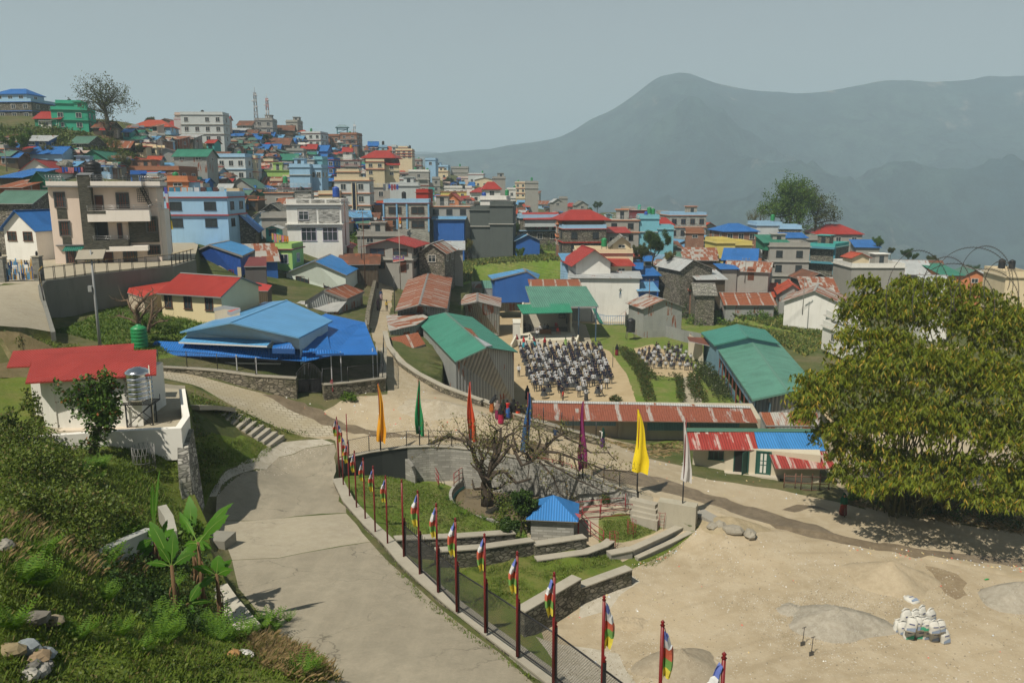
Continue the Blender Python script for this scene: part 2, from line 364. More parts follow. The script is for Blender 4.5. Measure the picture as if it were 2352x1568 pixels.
OUT=ctl([(550,1200,6.0),(700,1200,6.0),(600,1350,7.0),(800,1350,7.1),(700,1500,8.0),(1000,1500,8.1),(820,1568,8.4),(1250,1568,8.3),(760,1050,5),(600,1080,5.2),(900,990,5),(1100,990,4.9),(1050,940,5.6),(920,900,6.3),(900,850,6.6),(870,780,7),(870,714,7),(880,640,7.6),(1200,985,4.6),(1280,1010,4),(1400,1050,3.2),(1500,1080,2.7),(1570,1065,1.9),(1450,1020,.6),(1540,1035,1.0),(1400,1004,.2),(1560,1004,.0),(1700,1105,1.7),(1600,1150,2.2),(1760,1180,1.6),(1932,1183,1.4),(2352,1280,.8),(2100,1150,1.3),(2352,1210,1.2),(1130,965,5.2),(775,1100,4.9),(850,1205,5.6),(930,1290,6.2),(1045,1390,7.0),(1185,1495,7.8),(1270,1560,8.2),(985,1024,4.6),(1082,1031,4.5),(1212,1054,4.2),(1340,1090,3.6),(1464,1130,3.1),(140,740,11.6),(180,720,11.8),(300,700,11.6),(300,750,11.2),(430,740,11.2),(600,745,10.5),(700,740,9.5),(231,800,10.7),(100,800,12.5),(30,790,13.6),(-100,800,14.5),(0,850,13.2),(200,830,11),(360,850,9.4),(430,870,8.8),(560,890,7.9),(740,903,7),(880,905,6.6),(480,920,8.4),(440,935,9.6),(640,1015,5.6),(500,1000,7.9),(480,1080,7.4),(500,1120,7.0),(480,1170,6.5),(560,960,7.2),(700,960,6.0),(800,960,5.6),(750,674,8.5),(650,690,9.0),(560,640,11),(600,600,12),(960,640,7.0),(1000,600,7.5),(860,700,7.0),(960,720,6.0),(1010,800,6.0),(1190,655,6.0),(1290,655,5.5),(1300,684,4.4),(1440,680,4.0),(1500,650,4.5),(1560,700,2.6),(1640,720,1.5),(1800,720,1.0),(1850,745,.5),(1900,790,0),(1700,745,1.0)],[(0,291,240),(150,291,245),(300,300,268),(450,312,305),(600,303,345),(-150,292,240),(1200,468,400),(1200,485,345),(1275,492,370),(1350,500,335),(1425,506,318),(1100,445,410),(1275,505,330),(0,600,88),(0,560,100),(0,470,125),(0,400,150),(60,350,172),(0,300,190),(100,275,205),(240,310,200),(350,300,225),(440,312,255),(520,325,285),(590,300,310),(700,335,330),(800,350,370),(870,360,400),(950,378,440),(1050,405,470),(1150,438,490),(1240,468,480),(1350,490,390),(1450,500,330),(1600,560,235),(1700,565,230),(1800,590,220),(1950,655,185),(2100,690,175),(2300,690,190),(2300,760,130),(150,450,130),(300,440,148),(500,440,190),(500,540,140),(380,560,110),(700,560,130),(640,500,165),(760,450,225),(900,450,260),(900,545,168),(1100,560,183),(1050,480,280),(1200,500,285),(1300,600,163),(1180,600,165),(1080,610,158),(1300,510,265),(1500,560,232),(1400,560,200),(1500,620,175),(300,380,185),(500,380,225),(650,400,260),(850,400,320),(1000,420,370),(1600,620,178),(1750,640,172),(1850,660,165)],[(-80,20,16),(-110,80,24),(-140,160,38),(-60,-20,16),(0,-20,14),(40,-10,4),(60,20,3),(90,60,-1),(130,120,-8),(170,200,-26),(120,260,-22),(60,330,-8),(90,520,-30),(0,520,10),(-60,520,24),(-140,420,34),(-170,300,36),(-220,200,44),(-120,560,10),(30,560,-20),(-220,420,30),(200,120,-30),(180,330,-60),(150,60,-12)])
M_OUT=tps_fit(*OUT,lam=2e-5)
WALL=[(775,1100,4.9),(800,1150,5.25),(850,1205,5.6),(893,1246,5.9),(930,1290,6.2),(985,1340,6.6),(1045,1390,7.0),(1110,1440,7.4),(1185,1495,7.8),(1270,1560,8.2),(1380,1650,8.8),(1500,1760,9.4)]
RING=[(785,1056,4.9),(802,1048,4.9),(848,1038,4.9),(875,1034,4.85),(934,1026,4.8),(985,1024,4.7),(1037,1026,4.6),(1082,1031,4.55),(1120,1037,4.5),(1167,1046,4.4),(1212,1054,4.2),(1293,1073,3.9),(1338,1090,3.65),(1387,1106,3.4),(1423,1119,3.25),(1464,1130,3.1)]
def wp(l):return[atz(*q) for q in l]
PL=[(p.x,p.y) for p in wp(WALL)][::-1]+[(p.x,p.y) for p in wp(RING)]
PL+=[(p.x,p.y) for p in wp([(1520,1155,2.6),(1610,1180,2.1),(1760,1210,1.6),(1932,1240,1.3),(2352,1330,.9),(2900,1430,.8)])]+[(62,20),(62,0),(10,0)]
IN=ctl([(812,1115,3.9),(850,1190,4.6),(893,1236,5.2),(905,1250,4.6),(950,1300,3.0),(990,1300,2.7),(1100,1400,2.2),(1250,1310,1.9),(1330,1290,1.9),(1000,1150,3.1),(900,1120,3.3),(960,1200,3.3),(1100,1215,2.3),(870,1080,2.6),(900,1100,3.0),(960,1098,2.05),(1010,1082,2.05),(1200,1090,1.9),(1350,1130,2.0),(1040,1100,2.1),(1120,1080,2.1),(1240,1090,2.1),(1010,1140,2.2),(1120,1200,2.2),(1390,1160,2.1),(1420,1180,1.9),(1300,1230,1.7),(1480,1200,1.7),(1400,1230,1.6),(1500,1250,1.2),(1180,1240,2.0),(1340,1385,1.2),(1450,1335,1.25),(1400,1300,1.5),(1240,1440,1.2),(1600,1250,1.4),(1640,1225,1.9),(1600,1186,2.0),(1760,1205,1.6),(1932,1240,1.3),(2352,1330,.9),(1800,1400,1.2),(2352,1568,1.1),(1600,1568,1.2),(1350,1568,1.2),(1210,1400,1.8)],(),[(10,18,1.2),(30,10,1.0),(60,30,.8),(62,0,1),(8,0,1.2),(-2,36,2.5)])
M_IN=tps_fit(*IN,lam=1e-5)
TER=[(330,880,12.5),(425,890,12.5),(432,960,12.4),(415,1025,12.3),(425,1150,10.3),(452,1200,8.6),(478,1240,7.7),(494,1300,7.7),(552,1395,8.2),(640,1455,8.9),(730,1515,9.2),(790,1580,9.6),(860,1680,10)]
TER=[(x,y,zf(y,z)) for x,y,z in TER]
PT=[(p.x,p.y) for p in wp(TER)]+[(-2,2),(-60,2),(-60,30),(-40,50)]
TERI=ctl([(x,y,zf(y,z)) for x,y,z in[(20,1000,12.8),(250,1000,12.4),(412,1000,12.4),(330,890,12.5),(420,900,12.5),(300,1080,12.2),(150,1060,12.6),(400,1150,10.6),(0,1100,14),(100,1200,13.2),(250,1200,11.8),(0,1300,14.2),(200,1300,12.4),(350,1300,10.2),(440,1250,8.6),(480,1300,8.1),(450,1420,9.0),(555,1410,8.4),(520,1360,8.2),(300,1400,11.2),(100,1450,13.0),(0,1568,13.4),(300,1568,12.0),(600,1560,10.8),(700,1520,9.9),(780,1568,9.8),(100,850,13.0),(-200,1100,16),(-300,1400,16)]],(),[(-2,2,11),(-60,2,18),(-60,30,18),(-20,5,15),(-38,50,12)])
M_T=tps_fit(*TERI,lam=1e-5)
PR=[(p.x,p.y) for p in wp([(92,648,14.9),(101,643,14.9),(150,637,14.9),(217,627,14.9),(395,609,14.9),(447,594,14.9),(455,560,15),(400,535,15.2),(-60,520,15.5),(-150,600,15.2),(-140,660,15)])]
DRV=[(-140,665,15),(60,650,14.9),(92,648,14.9),(98,690,13.8),(122,762,12.2),(60,752,12.9),(0,748,13.6),(-60,752,14.2)]
PD=[(p.x,p.y) for p in wp(DRV)]
M_D=tps_fit(*ctl(DRV+[(40,700,14.0)],(),[(-60,60,17)]),lam=1e-5)
SCH=[(1058,912,.2),(1110,926,.1),(1180,950,0),(1221,966,0),(1300,990,0),(1376,1010,0),(1570,1008,0),(1900,1012,0),(2100,960,-.3),(2330,860,-.3),(2200,800,-.3),(1990,800,0),(1620,730,0),(1500,712,0),(1440,703,0),(1385,690,0),(1090,690,0),(1085,735,0),(1062,800,0),(1030,860,.2)]
SCHW=[(1020,893,5.9),(1060,905,5.6),(1112,922,5.3),(1180,950,4.9),(1221,966,4.6),(1300,987,3.9),(1376,1008,2.9)]
PS=[(p.x,p.y) for p in wp(SCHW)]+[(p.x,p.y) for p in wp(SCH[5:])]
def grow(poly,d):
 P=np.array(poly);n=len(P);area=.5*sum(P[i][0]*P[(i+1)%n][1]-P[(i+1)%n][0]*P[i][1] for i in range(n));sg=1 if area>0 else-1
 out=[]
 for i in range(n):
  a=P[i]-P[i-1];b=P[(i+1)%n]-P[i];a=a/(np.linalg.norm(a)+1e-9);b=b/(np.linalg.norm(b)+1e-9)
  na=np.array([a[1],-a[0]])*sg;nb=np.array([b[1],-b[0]])*sg;m=na+nb;L=np.linalg.norm(m)
  m=m/(L+1e-9);k=d/max(.45,m@na);out.append(tuple(P[i]+m*k))
 return out
def inside(poly,X):
 X=np.asarray(X,float);x,y=X[:,0],X[:,1];r=np.zeros(len(X),bool);n=len(poly)
 for i in range(n):
  x1,y1=poly[i];x2,y2=poly[(i+1)%n]
  if y1==y2:continue
  c=((y1>y)!=(y2>y))&(x<(x2-x1)*(y-y1)/(y2-y1)+x1);r^=c
 return r
POND=atz(1195,1152,1.55);PC=[(POND.x+4.9*math.cos(2*math.pi*i/36),POND.y+4.9*math.sin(2*math.pi*i/36)) for i in range(36)]
PLATES=[(PC,lambda X:np.full(len(X),1.2)),(PL,lambda X:tps_eval(M_IN,X)),(PT,lambda X:tps_eval(M_T,X)),(PD,lambda X:tps_eval(M_D,X)),(PR,lambda X:np.full(len(X),14.9)),(PS,lambda X:np.zeros(len(X)))]
GROW=.3
PLG=[(grow(p,GROW*.5),f) for p,f in PLATES]
def Hn(X):
 X=np.asarray(X,float);z=tps_eval(M_OUT,X);done=np.zeros(len(X),bool)
 for p,f in PLG:
  k=inside(p,X)&~done
  if k.any():z[k]=f(X[k]);done|=k
 return z
def H(x,y):return float(Hn([(x,y)])[0])
def hit(px,py,tmin=14):
 r=ray(px,py);t=tmin*1.012**np.arange(320);X=np.stack([r[0]*t,r[1]*t],1);dz=CAMZ+r[2]*t-Hn(X)
 k=np.where(dz<0)[0]
 if len(k)==0:
  i=60+int(np.argmin(dz[60:270]/t[60:270]));return at(px,py,t[i])
 i=k[0]
 if i==0:return at(px,py,t[0])
 a,b=t[i-1],t[i]
 for _ in range(14):
  m=(a+b)/2
  if CAMZ+r[2]*m<H(r[0]*m,r[1]*m):b=m
  else:a=m
 return at(px,py,b)
def on(px,py):p=hit(px,py);return Vector((p.x,p.y,H(p.x,p.y)))
# ------------------------------------------------------------------ ground sheets: one triangulation cut along every outline
def pixpoly(l):return[(p.x,p.y) for p in(hit(a,b) for a,b in l)]
def densify(poly,step=1.2,jit=0.0,rs=random):
 out=[]
 n=len(poly)
 for i in range(n):
  a,b=poly[i],poly[(i+1)%n];L=math.dist(a,b);k=max(1,min(60,int(L/step)))
  for j in range(k):
   q=j/k;w=jit*min(1,L/3);out.append((a[0]+(b[0]-a[0])*q+(rs.uniform(-w,w) if j else 0),a[1]+(b[1]-a[1])*q+(rs.uniform(-w,w) if j else 0)))
 return out
G_={}
G_['asphalt']=groundmat('asphalt',[(.30,.265,.20),(.35,.31,.235),(.25,.225,.17)],.25,9,.15,.02,cracks=.8)
G_['pale']=groundmat('pale_concrete',[(.37,.33,.245),(.32,.28,.21),(.41,.37,.285)],.5,8,.12,.02,cracks=.6)
G_['dirt']=groundmat('packed_dirt',[(.40,.33,.225),(.33,.27,.175),(.45,.385,.28)],.22,5,.3,.05,speck=(.6,.56,.48),tracks=.2)
G_['yard']=groundmat('sandy_ground',[(.41,.335,.225),(.31,.25,.16),(.47,.40,.29)],.2,7,.6,.06,speck=(.5,.46,.38),tracks=.25)
G_['play']=groundmat('schoolyard_sand',[(.43,.335,.20),(.36,.275,.155),(.48,.38,.24)],.15,6,.2,.04)
G_['wet']=groundmat('wet_mud',[(.17,.135,.09),(.24,.19,.13),(.12,.095,.065)],.5,5,.3,.05,rough=.5)
G_['damp']=groundmat('damp_sand',[(.25,.19,.12),(.31,.25,.16),(.21,.16,.10)],.8,6,.4,.05,rough=.8)
G_['grass']=groundmat('grass_ground',[(.12,.17,.022),(.17,.165,.05),(.08,.135,.015)],.28,4,.6,.12)
G_['lawn']=groundmat('lawn',[(.13,.19,.03),(.21,.20,.075),(.09,.15,.02)],.3,4,.5,.08)
G_['field']=groundmat('terraced_field',[(.15,.23,.035),(.22,.22,.07),(.09,.17,.02)],.12,2.5,.6,.15)
G_['scrub']=groundmat('hillside_ground',[(.10,.115,.035),(.17,.14,.08),(.05,.08,.02)],.12,2,.7,.2)
G_['weeds']=groundmat('weedy_soil',[(.13,.14,.035),(.24,.19,.11),(.08,.10,.025)],.5,5,.7,.12)
G_['gravel']=groundmat('loose_gravel',[(.44,.40,.32),(.36,.32,.24),(.54,.50,.42)],.4,14,.8,.06,speck=(.62,.58,.5))
def cobmat():
 s=NB('stone_setts');p=s.pos();b=s.n('ShaderNodeTexBrick');m=s.n('ShaderNodeMapping');m.inputs['Rotation'].default_value=(0,0,R(-28));s.l(p,m.inputs[0]);s.l(m.outputs[0],b.inputs['Vector'])
 b.inputs['Scale'].default_value=1;b.inputs['Brick Width'].default_value=.5;b.inputs['Row Height'].default_value=.35;b.inputs['Mortar Size'].default_value=.03
 b.inputs['Color1'].default_value=(.45,.40,.30,1);b.inputs['Color2'].default_value=(.36,.32,.24,1);b.inputs['Mortar'].default_value=(.2,.17,.11,1)
 col=s.mix(s.ramp(s.noise(p,.35,5),.4,.65),b.outputs[0],(.33,.28,.18));s.bump(b.outputs[1],-.5,.03);return s.fin(col,.9)
G_['setts']=cobmat()
REG=[]
def reg(kind,pix=None,world=None,jit=0.12,step=1.2):
 p=densify(pixpoly(pix) if pix else world,step,jit,random.Random(len(REG)+3));REG.append((kind,p))
reg('wet',[(835,985),(870,990),(1000,1000),(1100,1004),(1180,1022),(1290,1050),(1360,1075),(1470,1085),(1560,1110),(1640,1138),(1760,1172),(1850,1200),(1960,1235),(2100,1258),(2200,1270),(2352,1284),(2352,1300),(2220,1287),(2080,1275),(1960,1252),(1830,1225),(1740,1195),(1640,1160),(1560,1138),(1480,1118),(1400,1112),(1340,1092),(1240,1050),(1150,1028),(1080,1012),(960,1006),(850,1002)],jit=.25,step=.6)
reg('wet',[(640,905),(700,925),(780,965),(840,985),(850,1000),(770,985),(700,955),(640,925),(600,905)],jit=.3,step=.6)
reg('wet',[(1795,1170),(1830,1158),(1880,1162),(1905,1172),(1860,1166),(1825,1176)],jit=.1,step=.5)
reg('damp',[(2125,1298),(2165,1306),(2200,1318),(2222,1338),(2212,1352),(2222,1366),(2196,1376),(2170,1362),(2150,1330)],jit=.16,step=.35)
reg('setts',[(362,847),(440,858),(560,892),(640,912),(740,948),(790,978),(770,1000),(700,1003),(640,983),(540,935),(440,882),(366,866)],jit=.1)
reg('pale',[(497,1195),(520,1250),(533,1285),(640,1280),(700,1268),(850,1243),(820,1205),(795,1178)],jit=.06)
reg('asphalt',[(800,1640),(640,1460),(548,1350),(533,1286),(640,1281),(700,1269),(850,1244),(893,1290),(1010,1395),(1080,1450),(1150,1500),(1225,1568),(1330,1660),(900,1740)],jit=.0)
reg('asphalt',[(495,1194),(498,1140),(560,1085),(640,1050),(700,1030),(768,1020),(770,1110),(795,1177)],jit=.15)
reg('gravel',[(480,1140),(520,1080),(600,1035),(650,1015),(740,1008),(768,1018),(700,1029),(640,1049),(560,1084),(497,1139)],jit=.2)
reg('gravel',[(1335,1360),(1450,1320),(1470,1335),(1400,1400),(1330,1420)],jit=.3)
reg('gravel',[(1230,1460),(1420,1500),(1500,1600),(1600,1700),(1350,1650)],jit=.3)
reg('lawn',[(775,1110),(795,1075),(850,1080),(900,1096),(935,1098),(990,1090),(1020,1110),(1040,1130),(1060,1165),(1120,1185),(1200,1200),(1215,1245),(1180,1262),(900,1262),(850,1212),(800,1160)],jit=.0)
reg('grass',[(905,1262),(1210,1250),(1390,1255),(1430,1290),(1450,1305),(1400,1330),(1330,1345),(1320,1330),(1195,1400),(1240,1440),(1300,1560),(1200,1520),(1110,1450),(985,1345),(930,1295)],jit=.0)
reg('grass',[(1430,1290),(1480,1265),(1560,1228),(1610,1205),(1580,1235),(1500,1285),(1452,1306)],jit=.2)
reg('lawn',[(1375,1190),(1420,1178),(1480,1182),(1545,1198),(1500,1225),(1430,1245),(1375,1245)],jit=.0)
reg('pale',[(905,1100),(1000,1078),(1120,1075),(1300,1100),(1440,1135),(1500,1165),(1540,1190),(1380,1195),(1330,1240),(1230,1200),(1100,1180),(1020,1110)],jit=.0)
reg('yard',world=[(p[0],p[1]) for p in PL],jit=0)
reg('pale',[(183,905),(425,885),(430,960),(408,990),(100,1000)],jit=0)
reg('grass',world=[(p[0],p[1]) for p in PT],jit=0)
reg('pale',world=[(p[0],p[1]) for p in PD],jit=0)
reg('pale',world=[(p[0],p[1]) for p in PR],jit=0)
reg('pale',[(1568,866),(1600,866),(1610,885),(1612,930),(1570,930)],jit=0)
reg('play',[(1186,775),(1330,770),(1345,800),(1400,806),(1440,860),(1462,925),(1190,935)],jit=.2)
reg('play',[(1455,800),(1500,790),(1590,840),(1610,870),(1560,868),(1500,860),(1470,840)],jit=.25)
reg('pale',[(1300,735),(1345,745),(1360,790),(1325,790)],jit=.05)
reg('pale',[(1378,722),(1440,720),(1445,745),(1375,745)],jit=.05)
reg('lawn',[(1330,742),(1440,748),(1600,790),(1660,860),(1740,920),(1735,940),(1462,925),(1440,860),(1400,806),(1360,790)],jit=0)
reg('scrub',[(1790,790),(1990,790),(2400,830),(2400,970),(1960,1000),(1910,960)],jit=.4,step=3)
reg('lawn',[(1375,722),(1700,722),(1800,760),(1790,800),(1900,900),(1600,900)],jit=.3)
reg('play',world=[(p[0],p[1]) for p in PS],jit=0)
reg('dirt',[(775,1050),(770,1012),(700,1001),(770,999),(792,977),(740,945),(790,915),(890,905),(885,850),(862,790),(850,740),(856,690),(862,640),(905,640),(900,700),(890,760),(900,800),(960,855),(1015,890),(1110,921),(1221,966),(1376,1009),(1460,1020),(1480,1050),(1570,1070),(1590,1092),(1780,1122),(1922,1152),(1990,1170),(2352,1222),(2700,1260),(2700,1400),(2352,1345),(1932,1250),(1600,1190),(1500,1150),(1464,1128),(1387,1104),(1293,1071),(1167,1045),(1037,1025),(934,1025),(848,1036)],jit=.15)
reg('weeds',[(360,868),(440,886),(540,938),(640,985),(720,1000),(650,1012),(560,1000),(440,900)],jit=.2)
reg('weeds',[(0,745),(60,750),(125,765),(220,800),(330,830),(200,840),(0,840)],jit=.2)
reg('grass',[(430,925),(560,1000),(640,1018),(520,1078),(480,1140),(440,1160)],jit=0)
reg('field',[(1000,580),(1290,578),(1290,640),(1060,655),(940,650)],jit=.5,step=4)
reg('field',[(1560,722),(1900,720),(1960,760),(1880,800),(1840,830),(1700,750)],jit=.5,step=3)
reg('lawn',[(1380,1010),(1560,1008),(1572,1030),(1480,1024)],jit=.2)
reg('lawn',[(108,715),(300,690),(620,700),(700,740),(600,760),(330,830),(180,770)],jit=.2)
reg('dirt',[(1900,1012),(2100,960),(2400,960),(2700,1260),(1990,1170),(1900,1100)],jit=.2)
def build_ground():
 V,E,idx=[],[],{}
 def addloop(p):
  i0=len(V);n=len(p);V.extend(Vector(q) for q in p);E.extend((i0+i,i0+(i+1)%n) for i in range(n))
 for p,f in PLATES:
  g=GROW if f is not PLATES[0][1] else .22
  d=densify(p,1.5);addloop(d);addloop(grow(d,g))
 for k,p in REG:addloop(p)
 pts=[]
 def grid(x0,x1,y0,y1,st,hole=None):
  X,Y=np.meshgrid(np.arange(x0,x1,st),np.arange(y0,y1,st));g=np.stack([X.ravel(),Y.ravel()],1)+rng.uniform(-.18,.18,(X.size,2))*st
  if hole:g=g[~((g[:,0]>hole[0])&(g[:,0]<hole[1])&(g[:,1]>hole[2])&(g[:,1]<hole[3]))]
  pts.append(g)
 grid(-34,40,8,64,.8);grid(-75,85,-10,160,1.7,(-34,40,8,64));grid(-250,230,-40,600,6,(-75,85,-10,160))
 V.extend(Vector(q) for q in np.concatenate(pts))
 vo,eo,fo,*_=delaunay_2d_cdt(V,E,[],0,1e-4)
 P=np.array([(v[0],v[1]) for v in vo]);Z=Hn(P)
 near=np.exp(-((P[:,0])**2+(P[:,1])**2)/90000)
 F=np.array([f for f in fo if len(f)==3]);C=P[F].mean(1)
 kind=np.full(len(F),-1);names=list(G_.keys())
 for i,(k,p) in enumerate(REG):
  m=(kind<0)&inside(p,C);kind[m]=names.index(k)
 far=kind<0;kind[far]=names.index('scrub')
 rough=np.zeros(len(P));soft=np.isin(kind,[names.index(k) for k in('scrub','weeds','grass','field')])
 hard=np.zeros(len(P),bool);hard[F[~soft].ravel()]=True
 Z=Z+np.where(hard,0,.12*(np.sin(P[:,0]*1.9+np.sin(P[:,1]*1.3)*2)*np.sin(P[:,1]*2.3+1)))
 nm=dict(asphalt='road_asphalt',pale='pavement',dirt='dirt_road',yard='ground_yard',play='ground_schoolyard',wet='road_wet_patch',damp='ground_damp_patch',grass='ground_grass',lawn='ground_lawn',field='ground_field',scrub='ground_hillside',weeds='ground_weeds',gravel='ground_gravel',setts='path_stone_setts')
 for i,k in enumerate(names):
  f=F[kind==i]
  if not len(f):continue
  u,inv=np.unique(f.ravel(),return_inverse=True);Vn=np.column_stack([P[u],Z[u]])
  fl=inv.reshape(-1,3)
  a,b,c=Vn[fl[:,0]],Vn[fl[:,1]],Vn[fl[:,2]];flip=np.cross(b-a,c-a)[:,2]<0;fl[flip]=fl[flip][:,::-1]
  npmesh(nm[k],Vn,fl,G_[k],smooth=True,kind='structure')
build_ground()
# ------------------------------------------------------------------ valley and mountains
def fbm(X,Y,sc,seed,octv=6,H_=.5,ridge=False):
 r=np.random.default_rng(seed);out=np.zeros_like(X);amp=1.0;f=1/sc;tot=0
 for o in range(octv):
  N=256;g=r.uniform(-1,1,(N,N));x=X*f+r.uniform(0,99);y=Y*f+r.uniform(0,99);xi=np.floor(x).astype(int);yi=np.floor(y).astype(int);fx=x-xi;fy=y-yi
  fx=fx*fx*(3-2*fx);fy=fy*fy*(3-2*fy)
  a=g[xi%N,yi%N];b=g[(xi+1)%N,yi%N];c=g[xi%N,(yi+1)%N];d=g[(xi+1)%N,(yi+1)%N]
  v=(a*(1-fx)+b*fx)*(1-fy)+(c*(1-fx)+d*fx)*fy
  if ridge:v=1-2*np.abs(v)
  out+=v*amp;tot+=amp;amp*=H_;f*=2
 return out/tot
def mtmat(name,c1,c2,c3):
 s=NB(name);p=s.pos()
 col=s.mix(s.ramp(s.noise(p,.0016,8,.65),.4,.62),c1,c2)
 col=s.mix(s.ramp(s.noise(p,.012,7,.8),.42,.58),mul(c1,.35),col)
 col=s.mix(s.ramp(s.noise(s.scale(p,(1,1,.35)),.004,7,.7),.60,.68),col,c3)
 s.bump(s.noise(p,.03,6,.75),1.0,14.0);return s.fin(col,.95,0,.1)
def ridge(name,prof,D,depth,zlow,mat,seed,amp=60,nx=260,ny=90,bulge=.0):
 """prof: skyline (px,py); the crest stands at distance D and falls towards the viewer"""
 xs=np.array([p[0] for p in prof],float);ys=np.array([p[1] for p in prof],float)
 px=np.linspace(xs[0],xs[-1],nx);py=np.interp(px,xs,ys)
 kern=np.ones(5)/5;py=np.convolve(np.pad(py,2,mode='edge'),kern,'valid')
 v=(py-784)/FPX;X0=(px-1176)/FPX;Y0=math.cos(PITCH)-v*math.sin(PITCH);Z0=-math.sin(PITCH)-v*math.cos(PITCH)
 t=D/Y0;cx=X0*t;cz=CAMZ+Z0*t;Dv=np.full(nx,float(D))
 k=np.linspace(-.35,1,ny)[:,None]
 Y=Dv[None]-k*depth;X=np.repeat(cx[None],ny,0)*(1+0*k)
 f=np.where(k<0,1+k*1.2,(1-np.clip(k,0,1))**1.25);Z=zlow+(cz[None]-zlow)*f
 w=np.clip(np.abs(k)*4,0.02,1)*np.clip((1.02-k)*3,0,1)
 n1=fbm(X,Y,900,seed,6,.5,True);n2=fbm(X,Y,160,seed+1,5)
 Z=Z+amp*(n1*1.6+n2*.35)*w-amp*.5*w+n2*amp*.05
 Y=Y+fbm(X,Y,500,seed+2)*depth*.06*w
 V=np.stack([X,Y,Z],2).reshape(-1,3);i=np.arange(ny-1)[:,None]*nx+np.arange(nx-1)[None];i=i.ravel()
 F=np.stack([i,i+nx,i+nx+1,i+1],1)
 return npmesh(name,V,F,mat,smooth=True,kind='structure')
m1=mtmat('forested_slope',(.012,.036,.044),(.05,.085,.065),(.24,.20,.16))
ridge('mountain',[(300,470),(700,400),(950,353),(1000,351),(1080,347),(1130,342),(1180,333),(1230,324),(1290,312),(1325,295),(1350,278),(1400,255),(1440,228),(1480,198),(1500,182),(1530,170),(1565,167),(1600,176),(1640,192),(1680,200),(1740,207),(1830,215),(1880,210),(1960,196),(2020,184),(2080,181),(2150,185),(2230,182),(2260,172),(2300,174),(2352,172),(2500,160),(2700,190),(2950,150)],3300,2300,-380,m1,11,150,420,200)
ridge('mountain',[(560,420),(700,370),(860,352),(950,346),(985,347),(1030,352),(1080,346),(1130,341),(1180,333),(1230,325),(1300,318),(1380,322),(1460,340),(1560,380)],5200,1800,-300,m1,23,45,200,50)
ridge('mountain',[(-300,430),(0,400),(500,390),(900,365),(1200,355),(1500,370)],7500,2000,-300,m1,31,40,120,30)
def valley():
 X,Y=np.meshgrid(np.linspace(-4000,5000,120),np.linspace(620,3400,80));Z=-330+fbm(X,Y,700,5)*60-40*(Y<700)
 V=np.stack([X,Y,Z],2).reshape(-1,3);nx=120;i=(np.arange(79)[:,None]*nx+np.arange(nx-1)[None]).ravel()
 npmesh('valley_ground',V,np.stack([i,i+1,i+nx+1,i+nx],1),m1,smooth=True,kind='structure')
 a=np.linspace(-260,1400,60)[None];k=np.linspace(0,1,40)[:,None]
 X=a+0*k;edge=np.interp(a[0],[-260,0,120,200,240,1400],[590,560,480,330,100,-40])[None]
 Y=edge+k*900;Z=-30-k*330+fbm(X,Y,120,8)*12
 V=np.stack([X,Y,Z],2).reshape(-1,3);nx=60;i=(np.arange(39)[:,None]*nx+np.arange(nx-1)[None]).ravel()
 npmesh('hillside_below_town',V,np.stack([i,i+1,i+nx+1,i+nx],1),m1,smooth=True,kind='structure')
valley()
def haze():
 b=MB();s=bpy.data.materials.new('haze_air');s.use_nodes=True;t=s.node_tree;t.nodes.clear()
 o=t.nodes.new('ShaderNodeOutputMaterial');v=t.nodes.new('ShaderNodeVolumePrincipled');t.links.new(v.outputs[0],o.inputs['Volume'])
 v.inputs['Color'].default_value=(.68,.87,1.0,1);v.inputs['Density'].default_value=HAZE_D;v.inputs['Anisotropy'].default_value=0
 b.box(-5200,6000,-60,8600,-520,560,s);b.build('haze',kind='stuff')
HAZE_D=3.3e-4
haze()
# ------------------------------------------------------------------ colours
C=dict(w=(.74,.73,.68),c=(.68,.57,.38),l=(.31,.50,.68),b=(.035,.13,.42),t=(.07,.36,.34),gr=(.33,.32,.29),dg=(.10,.115,.11),p=(.66,.52,.44),y=(.66,.55,.16),lg=(.36,.55,.16),bk=(.30,.13,.07),o=(.58,.22,.10),r=(.38,.03,.02),g=(.04,.22,.13),cy=(.19,.46,.55),wd=(.10,.07,.045),gn=(.05,.42,.27),lt=(.52,.56,.56),ma=(.20,.03,.035),bl=(.015,.017,.02))
WALLNAME=dict(w='white',c='cream',l='light blue',b='deep blue',t='teal',gr='grey concrete',dg='dark grey',p='pink',y='yellow',lg='lime green',bk='brick',o='orange',r='red',g='green',cy='cyan',wd='dark timber',gn='emerald',st='stone',ru='rusty tin',ti='grey tin',lt='pale grey',ma='maroon',sw='white stone',bl='black')
def wallmat(k):
 if k=='st':return rubble((.22,.20,.165),2.6)
 if k=='sw':return brick((.50,.49,.43),(.30,.29,.26),.5,.14,.02,.6)
 if k=='bk':return brick((.34,.14,.08),(.30,.26,.21),.3,.09,.012,.4)
 if k=='ru':return corr((.34,.33,.30),.75)
 if k=='ti':return corr((.36,.37,.35),.22)
 if k=='wd':return corr((.10,.075,.05),.0,.22)
 return plaster(C[k])
ROOFM=dict(B=lambda:corr((.02,.14,.43),0),b=lambda:corr((.13,.33,.55),.08),R=lambda:corr((.36,.032,.022),0),O=lambda:corr((.44,.07,.03),0),G=lambda:corr((.035,.20,.13),0),g=lambda:corr((.09,.19,.14),.1),U=lambda:corr((.38,.36,.33),.78),u=lambda:corr((.42,.40,.36),.5),T=lambda:corr((.44,.46,.46),.12),S=lambda:rubble((.26,.25,.22),2.2),C=lambda:plaster((.42,.40,.35)),Z=lambda:corr((.16,.07,.04),.3),L=lambda:corr((.25,.48,.62),0))
